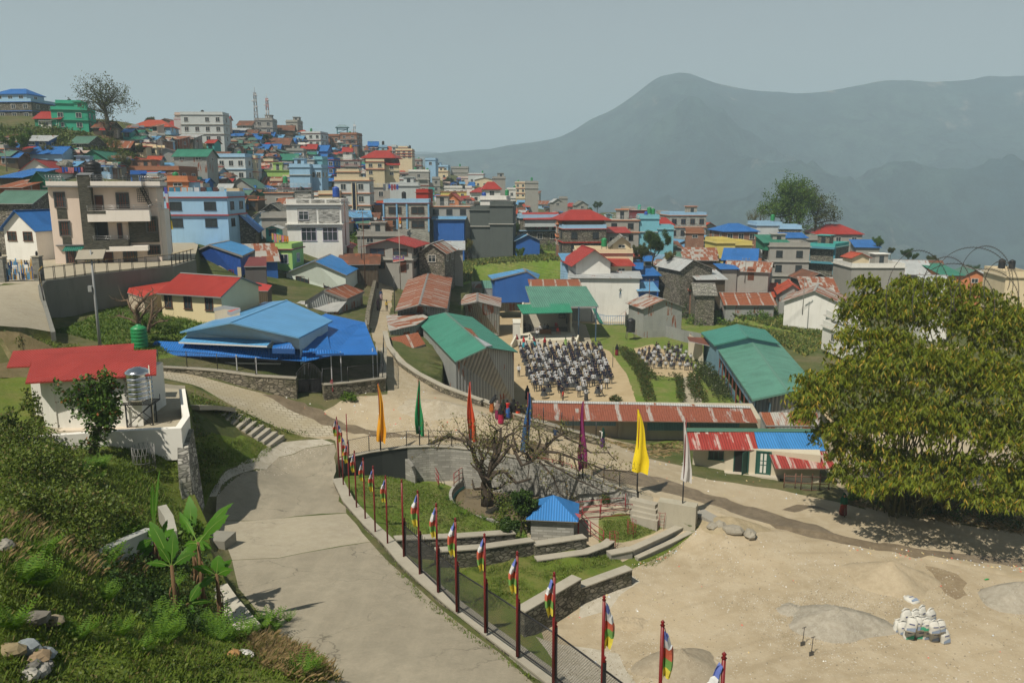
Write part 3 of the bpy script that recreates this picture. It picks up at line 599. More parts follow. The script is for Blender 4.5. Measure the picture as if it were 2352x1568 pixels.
ROOFNAME=dict(B='bright blue tin roof',b='faded blue tin roof',R='red tin roof',O='orange-red tin roof',G='green tin roof',g='dull green tin roof',U='rusty tin roof',u='patchy rusted tin roof',T='grey tin roof',S='slate roof',C='flat concrete roof',Z='brown tin roof',L='light blue tin roof')
GLASS=None
def glass():
 global GLASS
 if GLASS is None:
  s=NB('window_glass');f=s.noise(s.scale(s.pos(),.35),1.0,2)
  GLASS=s.fin(s.mix(f,(.012,.016,.02),(.05,.065,.075)),.12,0,.6)
 return GLASS
_WIN={}
def window(parent,loc,w,h,rz=0.0,fc=(.55,.53,.48),mull=1,split=True,bars=0,arch=False):
 k=_key(round(w,2),round(h,2),fc,mull,split,bars)
 if k not in _WIN:
  fm=flat(fc,.55);a=MB();f=.07;y0,y1=-.07,.03
  a.box(-w/2-f,w/2+f,y0,y1,h,h+f,fm);a.box(-w/2-f*1.6,w/2+f*1.6,y0-.05,y1,-f,0,fm)
  a.box(-w/2-f,-w/2,y0,y1,0,h,fm);a.box(w/2,w/2+f,y0,y1,0,h,fm)
  for i in range(1,mull+1):x=-w/2+w*i/(mull+1);a.box(x-.025,x+.025,y0+.02,y1,0,h,fm)
  if bars:a.box(-w/2,w/2,y0+.025,y1,h*.66,h*.66+.045,fm)
  p=MB();p.box(-w/2,w/2,-.015,.02,0,h,glass())
  if not split:p2=a;a.box(-w/2,w/2,-.015,.02,0,h,glass());_WIN[k]=(a.data('window'),None)
  else:_WIN[k]=(a.data('window'),p.data('pane'))
 a,p=_WIN[k];o=obj('window',a,parent,loc,rz)
 if p:obj('pane',p,o)
 return o
_DOOR={}
def door(parent,loc,w=.95,h=2.0,rz=0.0,c=(.18,.06,.03)):
 k=_key(w,h,c)
 if k not in _DOOR:
  a=MB();m=plain(c,.6,.2);f=flat(mul(c,.6));a.box(-w/2,w/2,-.03,.02,0,h,m);a.box(-w/2-.08,-w/2,-.07,.03,0,h+.08,f);a.box(w/2,w/2+.08,-.07,.03,0,h+.08,f);a.box(-w/2,w/2,-.07,.03,h,h+.08,f)
  for i in(0,1):a.box(-w*.36,w*.36,-.045,-.03,h*(.08+.48*i),h*(.46+.48*i),f)
  _DOOR[k]=a.data('door')
 return obj('door',_DOOR[k],parent,loc,rz)
def railing_mesh(mb,pts,h,mat,step=1.0,bars=3,r=.025):
 for i in range(len(pts)-1):
  a,b=Vector(pts[i]),Vector(pts[i+1]);L=(b-a).length;n=max(1,int(L/step))
  for j in range(n+1 if i==len(pts)-2 else n):
   p=a.lerp(b,j/n);mb.tube([p,p+Vector((0,0,h))],r,mat,4)
  for q in range(bars):z=Vector((0,0,h*(1-q*.32)));mb.tube([a+z,b+z],r*.8,mat,4)
def roof_mesh(kind,w,d,h,rise,ov,mat,trim,wallm=None,wallmb=None,skew=0):
 """local frame: front wall on y=0, body to y=d"""
 a=MB();th=.07
 if kind=='g':
  y0,y1,ym=-ov,d+ov,d*(.5+skew);k0=rise/ym;zf=h-ov*k0;k1=rise/(d-ym);zb=h-ov*k1;x0,x1=-w/2-ov,w/2+ov
  a.slab([(x0,y0,zf),(x1,y0,zf),(x1,ym,h+rise),(x0,ym,h+rise)],th,mat,trim);a.slab([(x0,ym,h+rise+.002),(x1,ym,h+rise+.002),(x1,y1,zb),(x0,y1,zb)],th,mat,trim)
  a.box(x0,x1,ym-.18,ym+.18,h+rise-.015,h+rise+.03,trim)
  if wallmb is not None:
   for s in(-1,1):x=s*w/2;q=[(x,0,h),(x,d,h),(x,ym,h+rise-.06)];wallmb.face(q if s>0 else q[::-1],wallm)
 elif kind=='e':
  xm=w*skew;x0,x1=-w/2-ov,w/2+ov;kl=rise/(w/2+xm);kr=rise/(w/2-xm);y0,y1=-ov,d+ov
  a.slab([(x0,y0,h-ov*kl),(xm,y0,h+rise),(xm,y1,h+rise),(x0,y1,h-ov*kl)],th,mat,trim);a.slab([(xm,y0,h+rise+.002),(x1,y0,h-ov*kr),(x1,y1,h-ov*kr),(xm,y1,h+rise+.002)],th,mat,trim)
  a.box(xm-.18,xm+.18,y0,y1,h+rise-.015,h+rise+.03,trim)
  if wallmb is not None:
   wallmb.face([(-w/2,0,h),(w/2,0,h),(xm,0,h+rise-.06)],wallm);wallmb.face([(w/2,d,h),(-w/2,d,h),(xm,d,h+rise-.06)],wallm)
 elif kind=='h':
  x0,x1,y0,y1=-w/2-ov,w/2+ov,-ov,d+ov;e=min(d*.42,w*.4);z=h-.05;zt=h+rise;A,B=(x0+e,d/2,zt),(x1-e,d/2,zt)
  if x0+e>=x1-e:A=B=(0,d/2,zt)
  q=[(x0,y0,z),(x1,y0,z),(x1,y1,z),(x0,y1,z)]
  for f in([q[0],q[1],B,A],[q[1],q[2],B],[q[2],q[3],A,B],[q[3],q[0],A]):a.face([p for i,p in enumerate(f) if p not in f[:i]],mat)
  a.slab([(x0,y0,z-.004),(x1,y0,z-.004),(x1,y1,z-.004),(x0,y1,z-.004)],.14,trim)
 elif kind in 's':
  x0,x1=-w/2-ov,w/2+ov;k=rise/d;a.slab([(x0,-ov,h-ov*k),(x1,-ov,h-ov*k),(x1,d+ov,h+rise+ov*k),(x0,d+ov,h+rise+ov*k)],th,mat,trim)
  if wallmb is not None:
   if rise>0:
    for s in(-1,1):x=s*w/2;q=[(x,0,h),(x,d,h),(x,d,h+rise-.03)];wallmb.face(q if s>0 else q[::-1],wallm)
    wallmb.face([(w/2,d,h),(-w/2,d,h),(-w/2,d,h+rise),(w/2,d,h+rise)],wallm)
 return a
ALLH=[]
def house(name,base,w,d,h,kind='f',wall='w',roof='C',rise=None,ov=.45,yaw=0.0,floors=None,band=None,par=None,win='w',nw=None,ns=None,skew=0,look=None,lm=None,label=None,group='houses of the hillside town',doorx=None,tank='',near=False,cat='house',nowin=False,rail=None,sink=3.0,wallm=None,roofm=None,winh=1.25,winw=1.15,clutter=0):
 root=empty(name,base,R(yaw),None,cat,group);base=Vector(base)
 if sink>2:sink=max(sink,base.z-min(H(base.x,base.y),H(base.x,base.y+d),H(base.x+w/2,base.y+d/2),H(base.x-w/2,base.y+d/2))+1.0)
 fl=floors or max(1,int(round(h/3.0)));fh=h/fl
 wm=wallm or wallmat(wall);rm=roofm or ROOFM[roof]();wmb=MB()
 wmb.box(-w/2,w/2,0,d,-sink,h,wm);trim=flat((.30,.29,.27)) if roof not in 'ROBG' else flat(dict(R=(.34,.035,.025),O=(.42,.07,.03),B=(.02,.10,.32),G=(.03,.13,.09))[roof])
 if kind!='f':
  rr=rise if rise is not None else(d*.24 if kind in 'gh' else w*.2 if kind=='e' else d*.16)
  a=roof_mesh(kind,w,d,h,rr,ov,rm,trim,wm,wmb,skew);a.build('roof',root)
 else:
  a=MB();pc=plaster(C[par or wall] if(par or wall) in C else(.4,.39,.35));e=ov*.6;z=h+.003
  a.box(-w/2-e,w/2+e,-e,d+e,h,h+.16,flat(C[band]) if band else pc);z+=.157;a.box(-w/2-e+.02,w/2+e-.02,-e+.02,d+e-.02,z,z+.01,plaster((.36,.34,.30)))
  a.build('roof_slab',root)
  pm=MB();ph=.75;k=.12
  if rail:railing_mesh(pm,[(-w/2,0,z),(w/2,0,z),(w/2,d,z),(-w/2,d,z),(-w/2,0,z)],.95,flat((.55,.56,.57),.35,.6),1.6);pm.build('railing',root)
  else:
   pm.box(-w/2,w/2,0,k,z+.008,z+ph,pc);pm.box(-w/2,w/2,d-k,d,z+.008,z+ph,pc);pm.box(-w/2,-w/2+k,k,d-k,z+.008,z+ph-.002,pc);pm.box(w/2-k,w/2,k,d-k,z+.008,z+ph-.002,pc);pm.build('parapet',root)
 wmb.build('wall',root)
 if fl>1 or band:
  for i in range(1,fl):
   a=MB();a.box(-w/2-.25,w/2+.25,-.30,d+.1,i*fh-.12,i*fh+.05,flat(C[band]) if band else plaster(C[par] if par else(.42,.41,.37)));a.build('floor_band',root)
 fcs=dict(w=(.62,.60,.55),b=(.12,.05,.03),k=(.03,.03,.035),l=(.10,.25,.45),g=(.03,.16,.10))[win]
 if kind=='f' and fl>1 and not nowin and w>5 and not lm:
  bw=w*random.uniform(.35,.6);bx=random.uniform(-w/2+bw/2,w/2-bw/2);z=(fl-1)*fh;a=MB();a.box(bx-bw/2,bx+bw/2,-1.0,-.31,z-.12,z+.02,plaster((.42,.41,.37)));a.build('balcony',root)
  a=MB();railing_mesh(a,[(bx-bw/2,-.32,z),(bx-bw/2,-.96,z),(bx+bw/2,-.96,z),(bx+bw/2,-.32,z)],.85,flat(C[band]) if band else flat((.4,.42,.44)),.7,2,.03);a.build('balcony_railing',root)
 if kind=='f' and w>5 and not tank and random.random()<.6:
  sx=random.uniform(-w*.25,w*.25);a=MB();a.box(sx-1.3,sx+1.3,d*.45,d*.45+2.6,h+.17,h+2.3,wm);a.box(sx-1.6,sx+1.6,d*.45-.3,d*.45+2.9,h+2.303,h+2.43,flat(C[band]) if band else pc);a.box(sx-.45,sx+.45,d*.45-.04,d*.45,h+.18,h+1.95,glass());a.build('stair_room',root)
 if not nowin:
  n=nw if nw is not None else max(1,int(w/3.0));sN=ns if ns is not None else max(1,int(d/4.0))
  for f in range(fl):
   z=f*fh+fh*.30;wh=min(winh,fh*.45)
   for i in range(n):
    x=-w/2+w*(i+.5)/n
    if doorx is not None and f==0 and abs(x-doorx*w)<1.1:continue
    if near or random.random()<.93:window(root,(x,0,z),min(winw,w/n*.6),wh,0,fcs,1,near,1 if near else 0)
   for s in(-1,1):
    for i in range(sN):
     y=d*(i+.5)/sN;window(root,(s*w/2,y,z),min(winw,d/sN*.55),wh,math.pi/2*s,fcs,1,near,0)
  if doorx is not None:door(root,(doorx*w,0,.02))
 bp=Vector(base);px,py,_=proj(bp+Vector((0,0,h/2)))
 lk=look or f"{['','one','two','three','four','five','six'][min(6, fl)]}-storey {WALLNAME[wall]} house with {ROOFNAME[roof] if kind != 'f' else (('red' if band=='r' else 'orange' if band == 'o' else 'blue')+' roof edge' if band else 'flat roof')}"
 ALLH.append((root,px,py,lk,lm));root['_t']=proj(bp)[2]
 if label:root['label']=label
 top=[(w,d,h+.17,R(yaw),bp)]
 for tk in tank.split():
  M_=Matrix.Translation(bp)@Matrix.Rotation(R(yaw),4,'Z');fx=float(tk[1:])
  TANKS.append((tk[0],M_@Vector(((fx-.5)*w,d*.45,h+.17 if kind=='f' else h+.1)),lm,lk,kind!='f'))
 return root
TANKS=[]
def townrow(line):
 tk=line.split();tile=tk[0];u0,u1,vt,vb=map(float,tk[1:5]);kind=tk[5];wall=tk[6];roof=tk[7];kw={}
 for o in tk[8:]:
  k,v=o.split('=',1);v=v.replace('_',' ') if k in('look','lm','label','tank') else v
  if k in('floors','nw','ns'):v=int(v)
  elif k in('d','rise','yaw','t','ov','skew','doorx','sink','winh','winw'):v=float(v)
  elif k in('nowin','rail'):v=bool(int(v))
  kw[k]=v
 x0,y0=T(tile,u0,vt);x1,y1=T(tile,u1,vb);xm=(x0+x1)/2;t=kw.pop('t',None)
 p=at(xm,y1,t) if t else hit(xm,y1);tt=proj(p)[2]
 sc=tt/FPX;w=(x1-x0)*sc;h=(y1-y0)*sc/math.cos(PITCH)*1.0;yaw=kw.pop('yaw',None)
 if yaw is None:yaw=random.uniform(-9,9)+max(-1,min(1,(1176-xm)/1176))*7
 d=kw.pop('d',None) or max(4.5,min(11,w*.75))
 nm=kw.pop('name','house');kw['floors']=kw.get('floors') or max(1,int(round(h/2.9)))
 return house(nm,p,w/max(.8,math.cos(R(yaw))),d,h,kind,wall,roof,yaw=yaw,**kw)
TOWN='''
A -140 325 265 490 f st C floors=3 band=b par=l d=10 yaw=-6 lm=blue-trimmed_stone_building look=tall_stone_building_with_blue_eaves tank=k.55 t=212
A -60 258 178 250 h l B floors=1 d=7 yaw=-6 look=blue_penthouse_with_blue_hip_roof t=214 sink=.5
A 325 560 400 485 g g R d=8 look=long_green_house_with_red_tin_roof
A 505 800 335 505 f gn C floors=2 par=gn band=g d=8 yaw=14 lm=emerald_house look=emerald_green_house_on_the_ridge
A 530 738 268 330 f gn C floors=1 par=gn d=5.5 yaw=14 t=208 sink=.5 nowin=1 look=emerald_rooftop_room tank=k.45
A 378 475 425 488 s w T d=4 nw=1
A 862 1010 480 560 g wd Z d=6 nowin=1 look=open_timber_shelter_with_brown_roof
A 1228 1558 476 535 h l O floors=1 nw=9 d=9 yaw=8 t=228 win=w lm=blue_veranda_house look=light_blue_house_with_row_of_white_windows sink=.4
A 1265 1425 535 612 f t g floors=1 d=7 t=226 nowin=1 look=teal_ground_floor_under_green_canopy
A 1440 1600 435 480 e bk Z d=8 t=262
A 1560 1700 475 532 g g R d=8 t=250
A 1680 2060 380 628 f lt C floors=3 d=6.5 yaw=2 nw=4 lm=white_stone_block look=big_pale_stone_building_with_balconies wall_=1 tank=k.45
A 1612 1675 372 440 f p C d=7 t=275 look=pink_rooftop_block
A 2045 2098 405 440 g p R d=5 t=290
A 2180 2312 462 500 g gr Z d=8 t=310
A 2112 2245 510 562 s b T d=8
A 2205 2352 545 575 g wd Z d=8
A 1460 1650 592 655 s ru U d=7
A 1590 1790 575 632 s ti T d=8
A 1412 1720 735 808 e ti Z d=8 rise=1.6 skew=-.1 lm=big_grey_shed look=wide_grey_tin_gabled_shed
A 1600 1900 745 800 g ti G d=7 t=182 yaw=0
A 1920 2075 745 830 s ti Z d=9
A 990 1180 665 705 g wd U d=7 nowin=1 ns=0
A 650 815 625 690 g st g d=7
A 815 875 650 690 s r Z d=4 nowin=1
A 170 562 722 805 g l B d=8 floors=1 nowin=1 lm=long_blue_house look=long_light_blue_house_with_blue_tin_roof rise=1.6
A 170 425 605 660 s b T d=6 nw=3 rise=1.4
A 0 100 575 650 s b Z d=6
A -60 60 600 660 s gr Z d=6
A 210 505 885 962 e w R d=13 rise=2.2 yaw=14 skew=-.05 lm=red-roofed_white_gable look=white_gabled_house_with_red_tin_roof nowin=1
A 530 715 868 905 g w R d=7
A 400 985 850 905 f l C d=9 rail=1 floors=1 nowin=1 look=light_blue_terrace_house_with_railing
A 720 1010 785 850 e g G d=12 rise=2.2 nowin=1 look=green_gabled_barn
A 1125 1412 838 880 e bk O d=10 rise=2.0 lm=orange-gabled_house look=brick_house_with_wide_orange_gable
A 1420 1635 845 885 s bk b d=7
A 1590 1705 838 862 s w u d=6
A 1030 1660 880 985 f bk C d=9 floors=1 nw=7 lm=unfinished_brick_frame look=unfinished_brick_building_with_open_bays winw=1.6
A 1705 1950 900 1012 f gr C floors=1 band=o d=8 nw=1 tank=k.4_b.58
A 1545 1725 985 1035 f o C d=6 band=o t=120 look=orange_terrace_block tank=g.2
A 2000 2268 765 975 f lt C floors=2 d=10 yaw=-6 nw=3 par=l lm=white-blue_flats look=white_and_blue_flats_with_balconies tank=g.55
A 2268 2360 780 1010 f c C band=r floors=2 d=8 nw=1
A 2095 2335 1035 1120 e gr g d=10 rise=2.2 look=grey_house_with_green_gable
A 2095 2205 1085 1200 f c C band=r d=6 floors=1
A 0 210 940 1010 s wd B d=8 nowin=1 t=110
A 0 200 1030 1075 s ru U d=6 nowin=1 t=104
A 270 445 1000 1030 e g G d=9 rise=1.6 nowin=1 t=108
A 160 440 1085 1250 g b G d=6 nw=1 rise=1.3 yaw=10
A -40 310 1175 1390 g st g d=7 nowin=1 rise=1.4 lm=dark_stone_barn look=tall_dark_stone_barn_with_green_roof t=97
A 20 370 1405 1570 e w B d=8 rise=1.9 yaw=-16 nw=2 floors=1 lm=white_blue-gabled_cottage look=white_cottage_with_blue_gable_and_festoon near=1 t=90 ns=0 win=b
A 1480 2100 1140 1440 f l C floors=2 band=r d=9 yaw=2 nw=2 win=k lm=pale_blue_villa look=pale_blue_villa_with_red_bands t=118 winh=1.4 winw=1.6
A 1722 2010 1420 1500 e gr S d=6 rise=1.5 nowin=1 look=grey_hut_with_crumbling_slate_roof
A 2080 2352 1425 1580 e st B d=9 rise=2.3 nowin=1 yaw=12 lm=blue-gabled_stone_barn look=stone_barn_with_blue_gable
B 0 155 425 545 f gr C floors=2 d=9 nw=2 lm=concrete_tower_house look=bare_concrete_tower_house
B 225 290 490 560 f gr C floors=1 d=7
B 280 388 440 572 f gr C floors=2 d=7 nw=1 look=narrow_concrete_tower_with_wide_cap
B 160 345 510 580 g wd Z d=9
B 255 345 555 600 f wd C d=6
B 60 160 562 585 g wd B d=7 nowin=1
B 110 235 585 612 g gr b d=7 t=305
B 200 345 625 655 g b B d=8
B 340 420 600 640 g b b d=8
B 0 45 590 650 g l B d=7
B 362 425 548 600 s l L d=8 nowin=1
B 415 600 545 660 f lt C floors=2 band=ma nw=3 d=9 yaw=-8 tank=g.35 lm=maroon-banded_house look=grey_house_with_maroon_bands
B 565 680 575 650 e bk Z d=7
B 600 770 568 690 f bk C floors=2 d=9 nw=3 lm=roofless_brick_block look=unfinished_brick_block_with_people_on_top
B 775 930 555 680 f bk C floors=3 d=8 nw=2 look=brown_brick_block_with_three_storeys tank=g.45
B 780 840 640 680 g w G d=6
B 1035 1120 650 690 g b B d=8 tank=g.3
B 1130 1205 665 710 f l C d=8 tank=k.55
B 1000 1080 690 730 g gr Z d=9
B 925 1050 700 740 f gr C d=9 nw=4
B 1165 1250 695 740 g o O d=8
B 1285 1435 700 770 f c C floors=3 band=r nw=3 d=9 lm=cream_block_on_the_crest look=cream_block_with_red_bands tank=k.8
B 1288 1392 672 698 f c C floors=1 band=r d=7 t=400 sink=.5 look=cream_stair_room_with_red_cap nw=2
B 1250 1290 665 730 f lt C floors=2 d=7
B 420 550 680 735 g bk R d=8
B 495 650 700 762 g b B d=10 nowin=1
B 720 865 715 755 e b B d=10 rise=2.0 nowin=1
B 800 880 705 740 g w R d=8 t=325 tank=y.9
B 285 437 700 775 f gr C d=8 nowin=1 look=blank_grey_concrete_box
B 215 375 780 845 g g G d=9 lm=green-roofed_house look=green_tin_roofed_house_with_dark_panels
B 100 300 640 690 g wd Z d=11
B 0 100 690 735 g b B d=9
B 105 215 680 720 g b B d=8
B 145 240 705 760 e wd g d=8
B 0 40 740 800 g wd Z d=8
B 40 160 800 870 f c C band=r d=8 nw=2 floors=1
B 995 1262 762 790 h wd R d=9 rise=2.6 ov=1.2 t=268 nowin=1 look=open_loft_under_red_pagoda_roof sink=.5
B 1015 1180 805 930 f c C floors=2 band=r d=10 nw=2 t=262 lm=red_pagoda-roofed_villa look=cream_villa_with_red_pagoda_roof
B 1180 1315 830 935 s c R floors=2 d=8 t=266 look=cream_wing_with_stepped_red_roofs rise=1.8
B 950 1045 780 850 f gr C d=8 tank=
B 1240 1330 760 800 g b B d=9
B 310 500 855 985 f l C d=9 nowin=1 floors=2 lm=slate-blue_blank_wall look=long_blank_blue-grey_walled_house t=205
B 500 605 860 975 f l C d=8 floors=1 nw=2 t=207
B 370 530 785 855 f lt C d=8 floors=1 t=222 rail=1
B 527 612 782 860 f cy C d=8 floors=1 nowin=1 t=224
B 605 722 790 985 f b C floors=3 band=r d=8 nw=2 lm=tall_deep-blue_house look=tall_narrow_deep_blue_house
B 95 345 885 1000 f lg C floors=1 d=10 nowin=1 rail=1 lm=lime_green_house look=lime_green_house_with_blank_wall
B 345 412 890 990 f t C floors=1 d=8 nw=1
B 720 955 790 895 f gr C floors=2 band=r d=10 nw=3 rail=1
B 745 945 895 935 f c C band=o d=9 floors=1 t=228 look=red_rooftop_terrace_block nowin=1 tank=
B 735 1050 985 1310 f lt C floors=3 band=o par=c d=10 nw=2 yaw=4 t=190 lm=tall_cream_house look=tall_cream_house_with_dark_stair_window tank= ov=.6
B 1060 1170 895 1005 f gr C floors=2 d=8 nw=2
B 1235 1450 965 1030 f lt C band=r d=9 floors=1 nw=2 tank=k.5
B 1405 1590 895 1030 f gr C floors=2 par=w d=9 nw=1 tank=g.3_g.9
B 1330 1430 855 890 g bk O d=8
B 1325 1520 790 880 f gr C band=r floors=2 d=9 tank=g.3_g.85
B 1235 1495 1025 1150 f lt C d=9 nowin=1 lm=blank_grey_block look=pale_grey_block_with_blank_wall t=205 tank=
B 1060 1240 1040 1150 f gr C d=8 floors=1 nw=1 rail=1 t=208
B 1470 1585 1085 1150 f r C d=5 nowin=1 look=small_red_rooftop_box t=190
B 1180 1592 1190 1440 f sw C floors=2 par=l band=ma d=9 yaw=3 nw=2 win=b t=168 near=1 lm=sky-blue_stone_villa look=sky-blue_villa_with_pale_stone_panels winw=2.6 winh=1.7 tank=k.42
B 1590 1965 1215 1312 f gr C floors=1 band=o d=9 nw=3 win=k t=172 lm=orange-banded_terrace look=grey_house_with_orange_roof_edge rail=1
B 1632 1912 1325 1460 s b b d=7 t=170 floors=1 nowin=1 look=blue-shuttered_shop_with_blue_awning
B 1968 2150 1255 1530 f dg C floors=2 d=10 nowin=1 t=172 yaw=-4
B 2150 2360 1215 1530 f dg C floors=2 d=10 nowin=1 t=171 yaw=-4 lm=dark_green-grey_block look=big_dark_grey-green_blank_block tank=
B 1735 1862 1140 1190 e o O d=7 rise=1.4 nw=1 t=180
B 1700 1935 1075 1140 f y C floors=1 d=9 band=o rail=1 tank=k.9
B 1985 2205 1080 1182 h w R floors=1 d=10 nw=3 win=k lm=white_red-hipped_house look=white_house_with_red_hip_roof rise=2 ov=.8
B 2090 2245 1050 1130 h w R floors=1 d=8 t=212
B 1730 1985 1040 1110 f w C d=9 floors=1 tank=k.3_k.5
B 2010 2190 965 1040 e c C d=9 rise=1.2 floors=1 lm=cream_gable look=cream_gabled_house_below_the_crest
B 1792 1950 860 935 f gr C d=9 nowin=1 lm=bare_concrete_box look=bare_concrete_box_house tank=g.5
B 1948 2090 920 1005 f lt C band=r d=9 floors=1 nw=2 tank=g.9
B 2185 2292 955 1020 f gr C d=8 nowin=1
B 1555 1650 785 845 f l C d=8 floors=1 tank=
B 1618 1765 845 890 f l C d=9 floors=1 nw=3
B 1620 1765 895 965 f c C band=ma d=9 floors=1
B 1620 1690 960 1080 f gr C floors=2 d=7
B 1590 1640 1060 1145 f t C floors=2 d=7 nowin=1
B 1490 1590 1020 1090 f gr C band=r d=8 floors=1
B 1740 1860 990 1040 e b b d=8
B 1860 1950 950 1000 f p C d=8 floors=1
B 0 298 1290 1405 e st S d=11 rise=2.2 yaw=8 nw=1 t=150 lm=slate-gabled_stone_house look=stone_house_with_slate_gable
B -30 110 1340 1440 e l b d=9 rise=1.4 nowin=1 t=140
B -30 125 1045 1112 e b B d=9 nw=2
B -30 150 1120 1205 e g G d=9 nw=2 rise=1
B 50 215 1010 1050 g bk U d=9
B 0 70 960 1010 g bk g d=8
B 430 590 985 1020 g gr S d=8
B 90 340 1090 1230 f gr C floors=1 band=o rail=1 d=9 par=w t=172
B 210 480 1045 1120 f gr C floors=1 band=ma d=9 rail=1 tank=g.2 t=176
B 180 290 1215 1290 g bk U d=8
B 575 760 1100 1130 f c C band=o d=8 floors=1 nowin=1 t=185 tank=
B 870 1050 1310 1440 s b b d=7 yaw=12 nowin=1
B 1030 1120 1320 1430 s gr Z d=6
B 1135 1258 1395 1482 f bk C d=5 doorx=.1 nw=1 t=150
B 935 1390 1485 1560 f gr C d=8 nw=2 t=145
B 2265 2352 1070 1150 f w C d=9 floors=1
B 2060 2300 1150 1215 f w C d=9 floors=1 tank=b.05_g.95 nowin=1 t=185
C 28 125 310 445 f c C floors=3 band=r d=7 nw=2 lm=slim_cream_tower look=slim_cream_tower_with_red_bands tank=g.3
C 125 242 308 400 f gr C d=8 nowin=1 look=blank_concrete_wall_block_on_the_edge tank=g.5
C -40 35 370 520 f w C floors=2 d=8 tank=g.9
C 38 215 450 515 f c C d=9 nowin=1 floors=1
C 130 250 400 450 s gr Z d=8
C 190 318 500 540 s l U d=9
C 375 462 478 520 e gr T d=8 rise=1.4
C 455 510 450 510 f gr C d=6 nowin=1
C 500 590 520 560 h bk R d=7
C 590 700 505 550 e gr S d=8 rise=1.5
C 320 400 500 535 g l T d=7
C 860 1160 655 860 f gr C floors=2 band=o d=9 nw=2 t=182 win=k rail=1
C 1020 1130 545 600 f gr C band=o d=7 nw=2
C 1165 1345 640 870 f cy C floors=2 d=9 nowin=1 yaw=-5 t=182 lm=turquoise_block look=blank_turquoise_block_with_rooftop_tanks tank=b.4_g.55_g.75
C 1345 1480 735 875 f cy C floors=1 d=8 nowin=1 yaw=-5 t=180
C 1345 1480 690 740 h ma R d=7 t=190
C 1105 1300 560 640 f ma C d=9 rail=1 t=240 nowin=1 look=terrace_with_pink_railing tank=t.4
C 1340 1440 590 650 f gr C d=8 nowin=1 t=245
C 1440 1780 610 815 f sw C floors=2 par=l band=o d=10 nw=4 win=b yaw=4 t=215 lm=red-hatted_villa look=blue_and_stone_villa_under_floating_red_roof
C 1700 1912 725 800 e gr O d=11 rise=1.8 yaw=35
C 1615 1700 700 760 s gr T d=7
C 1600 1760 770 820 f bk C d=8 floors=1 t=190
C 1690 1870 830 905 e ti b d=11 yaw=30 rise=1.3
C 1500 1680 860 905 e bk b d=9 rise=1 yaw=20
C 1570 1870 905 950 e b b d=9 rise=1.2 nowin=1
C 1440 1560 900 960 s wd Z d=7
C 1500 1600 945 990 s ti b d=6
C 1945 2258 748 850 h bk B d=10 floors=1 nw=3 rise=1.6 t=185 lm=bamboo-scaffolded_house look=unfinished_brown_house_with_blue_hip_roof yaw=6
C 2250 2352 790 850 g gr b d=8
C 1868 2040 865 1130 f y C floors=2 d=8 nowin=1 yaw=4 t=165 lm=yellow_house look=yellow_house_with_blank_walls
C 2040 2200 880 1020 f y C floors=1 d=7 nowin=1 yaw=4 t=167
C 1950 2222 1010 1075 s b B d=7 nw=3 yaw=-18 t=152 rise=1.6
C 1925 2065 1090 1140 s gr B d=4 nowin=1 t=146 rise=.5
C 1975 2330 1110 1195 g gr u d=9 yaw=-22 nw=1 t=146 floors=1 look=grey_plastered_house_with_long_rusty_roof rise=1.4 doorx=.1
C 1540 1845 1090 1200 e st T d=9 rise=1.6 yaw=16 nowin=1 t=142 skew=-.15 look=rubble_stone_barn_with_worn_tin_gable lm=rubble_barn
C 1590 1870 965 1010 s ti u d=6 nowin=1 t=158
C 1590 1870 1010 1060 s wd u d=6 nowin=1 t=152
C 1525 1620 1010 1050 g ti g d=6 t=158
C 1705 1960 1185 1215 s wd T d=6 t=140 nowin=1
C 1635 1755 1275 1300 g bk O d=6 t=142 nowin=1
C 1690 1860 1320 1375 g st S d=6 t=134 nowin=1
C 35 255 830 905 e b b d=7 rise=1.2 t=172 nowin=1 look=blue_tin_hut_with_white_tarpaulin
C 75 435 635 850 f st C floors=2 par=l d=8 nw=3 t=186 yaw=5 lm=blue_veranda_block look=stone_block_with_two_blue_verandas
D -110 118 700 830 f lt C floors=1 d=8 t=190 par=l nw=1 look=pale_blue_block_below_the_tall_trees tank=g.8 lm=pale_parapet_house
D 110 295 730 830 f st C floors=1 d=8 par=l t=188 nowin=1
D 160 350 805 850 s w B d=5 nowin=1 t=182 look=rooftop_tent_with_bright_blue_canopy
D 0 350 900 1285 f gr C floors=3 d=9 t=166 nw=2 yaw=-8 lm=concrete_tower look=tall_bare_concrete_tower_with_balconies win=k
D -30 180 850 905 s g G d=7 t=166 nowin=1 sink=.4 look=dark_green_tin_roof_above_the_concrete_tower
D 765 925 985 1075 e c O d=4 t=159 rise=.8 nowin=1 sink=.6 look=cream_rooftop_room_with_red_tiles
D 335 500 830 900 f gr C d=6 t=185 nowin=1
D 395 530 830 870 e t g d=7 rise=1.2 t=192 nowin=1
D 435 850 772 880 h gr R d=11 rise=2.2 t=205 look=hidden_house_under_large_red_roof
D 380 560 905 1300 f st C floors=3 d=9 par=t t=172 yaw=-40 nowin=1 lm=teal_stone_tower look=teal-banded_stone_apartment_house
D 815 1010 893 960 s gr B d=8 t=190 nowin=1 rise=1.2
D 760 1240 1085 1240 f gr C floors=1 d=10 par=w t=158 nowin=1 lm=white_terrace_block look=bare_concrete_block_with_white_terrace
D 1210 1480 1135 1200 g gr T d=10 yaw=-12 t=165 nowin=1
D 1420 1610 1120 1180 g cy Z d=9 t=175 nowin=1
D 1600 1780 1150 1260 s o G d=9 t=160 nw=1
D 1780 2010 1165 1240 e o g d=9 rise=1.4 t=165
D 2185 2400 1175 1290 f c C d=9 t=120 nowin=1 lm=cream_corner_house look=cream_house_at_the_edge_with_tank_stand tank=k.6_k.2
D 1990 2150 1195 1240 g w T d=8 t=170
D 110 320 1310 1395 e ti O d=8 rise=1.4 t=138 nowin=1 yaw=-14
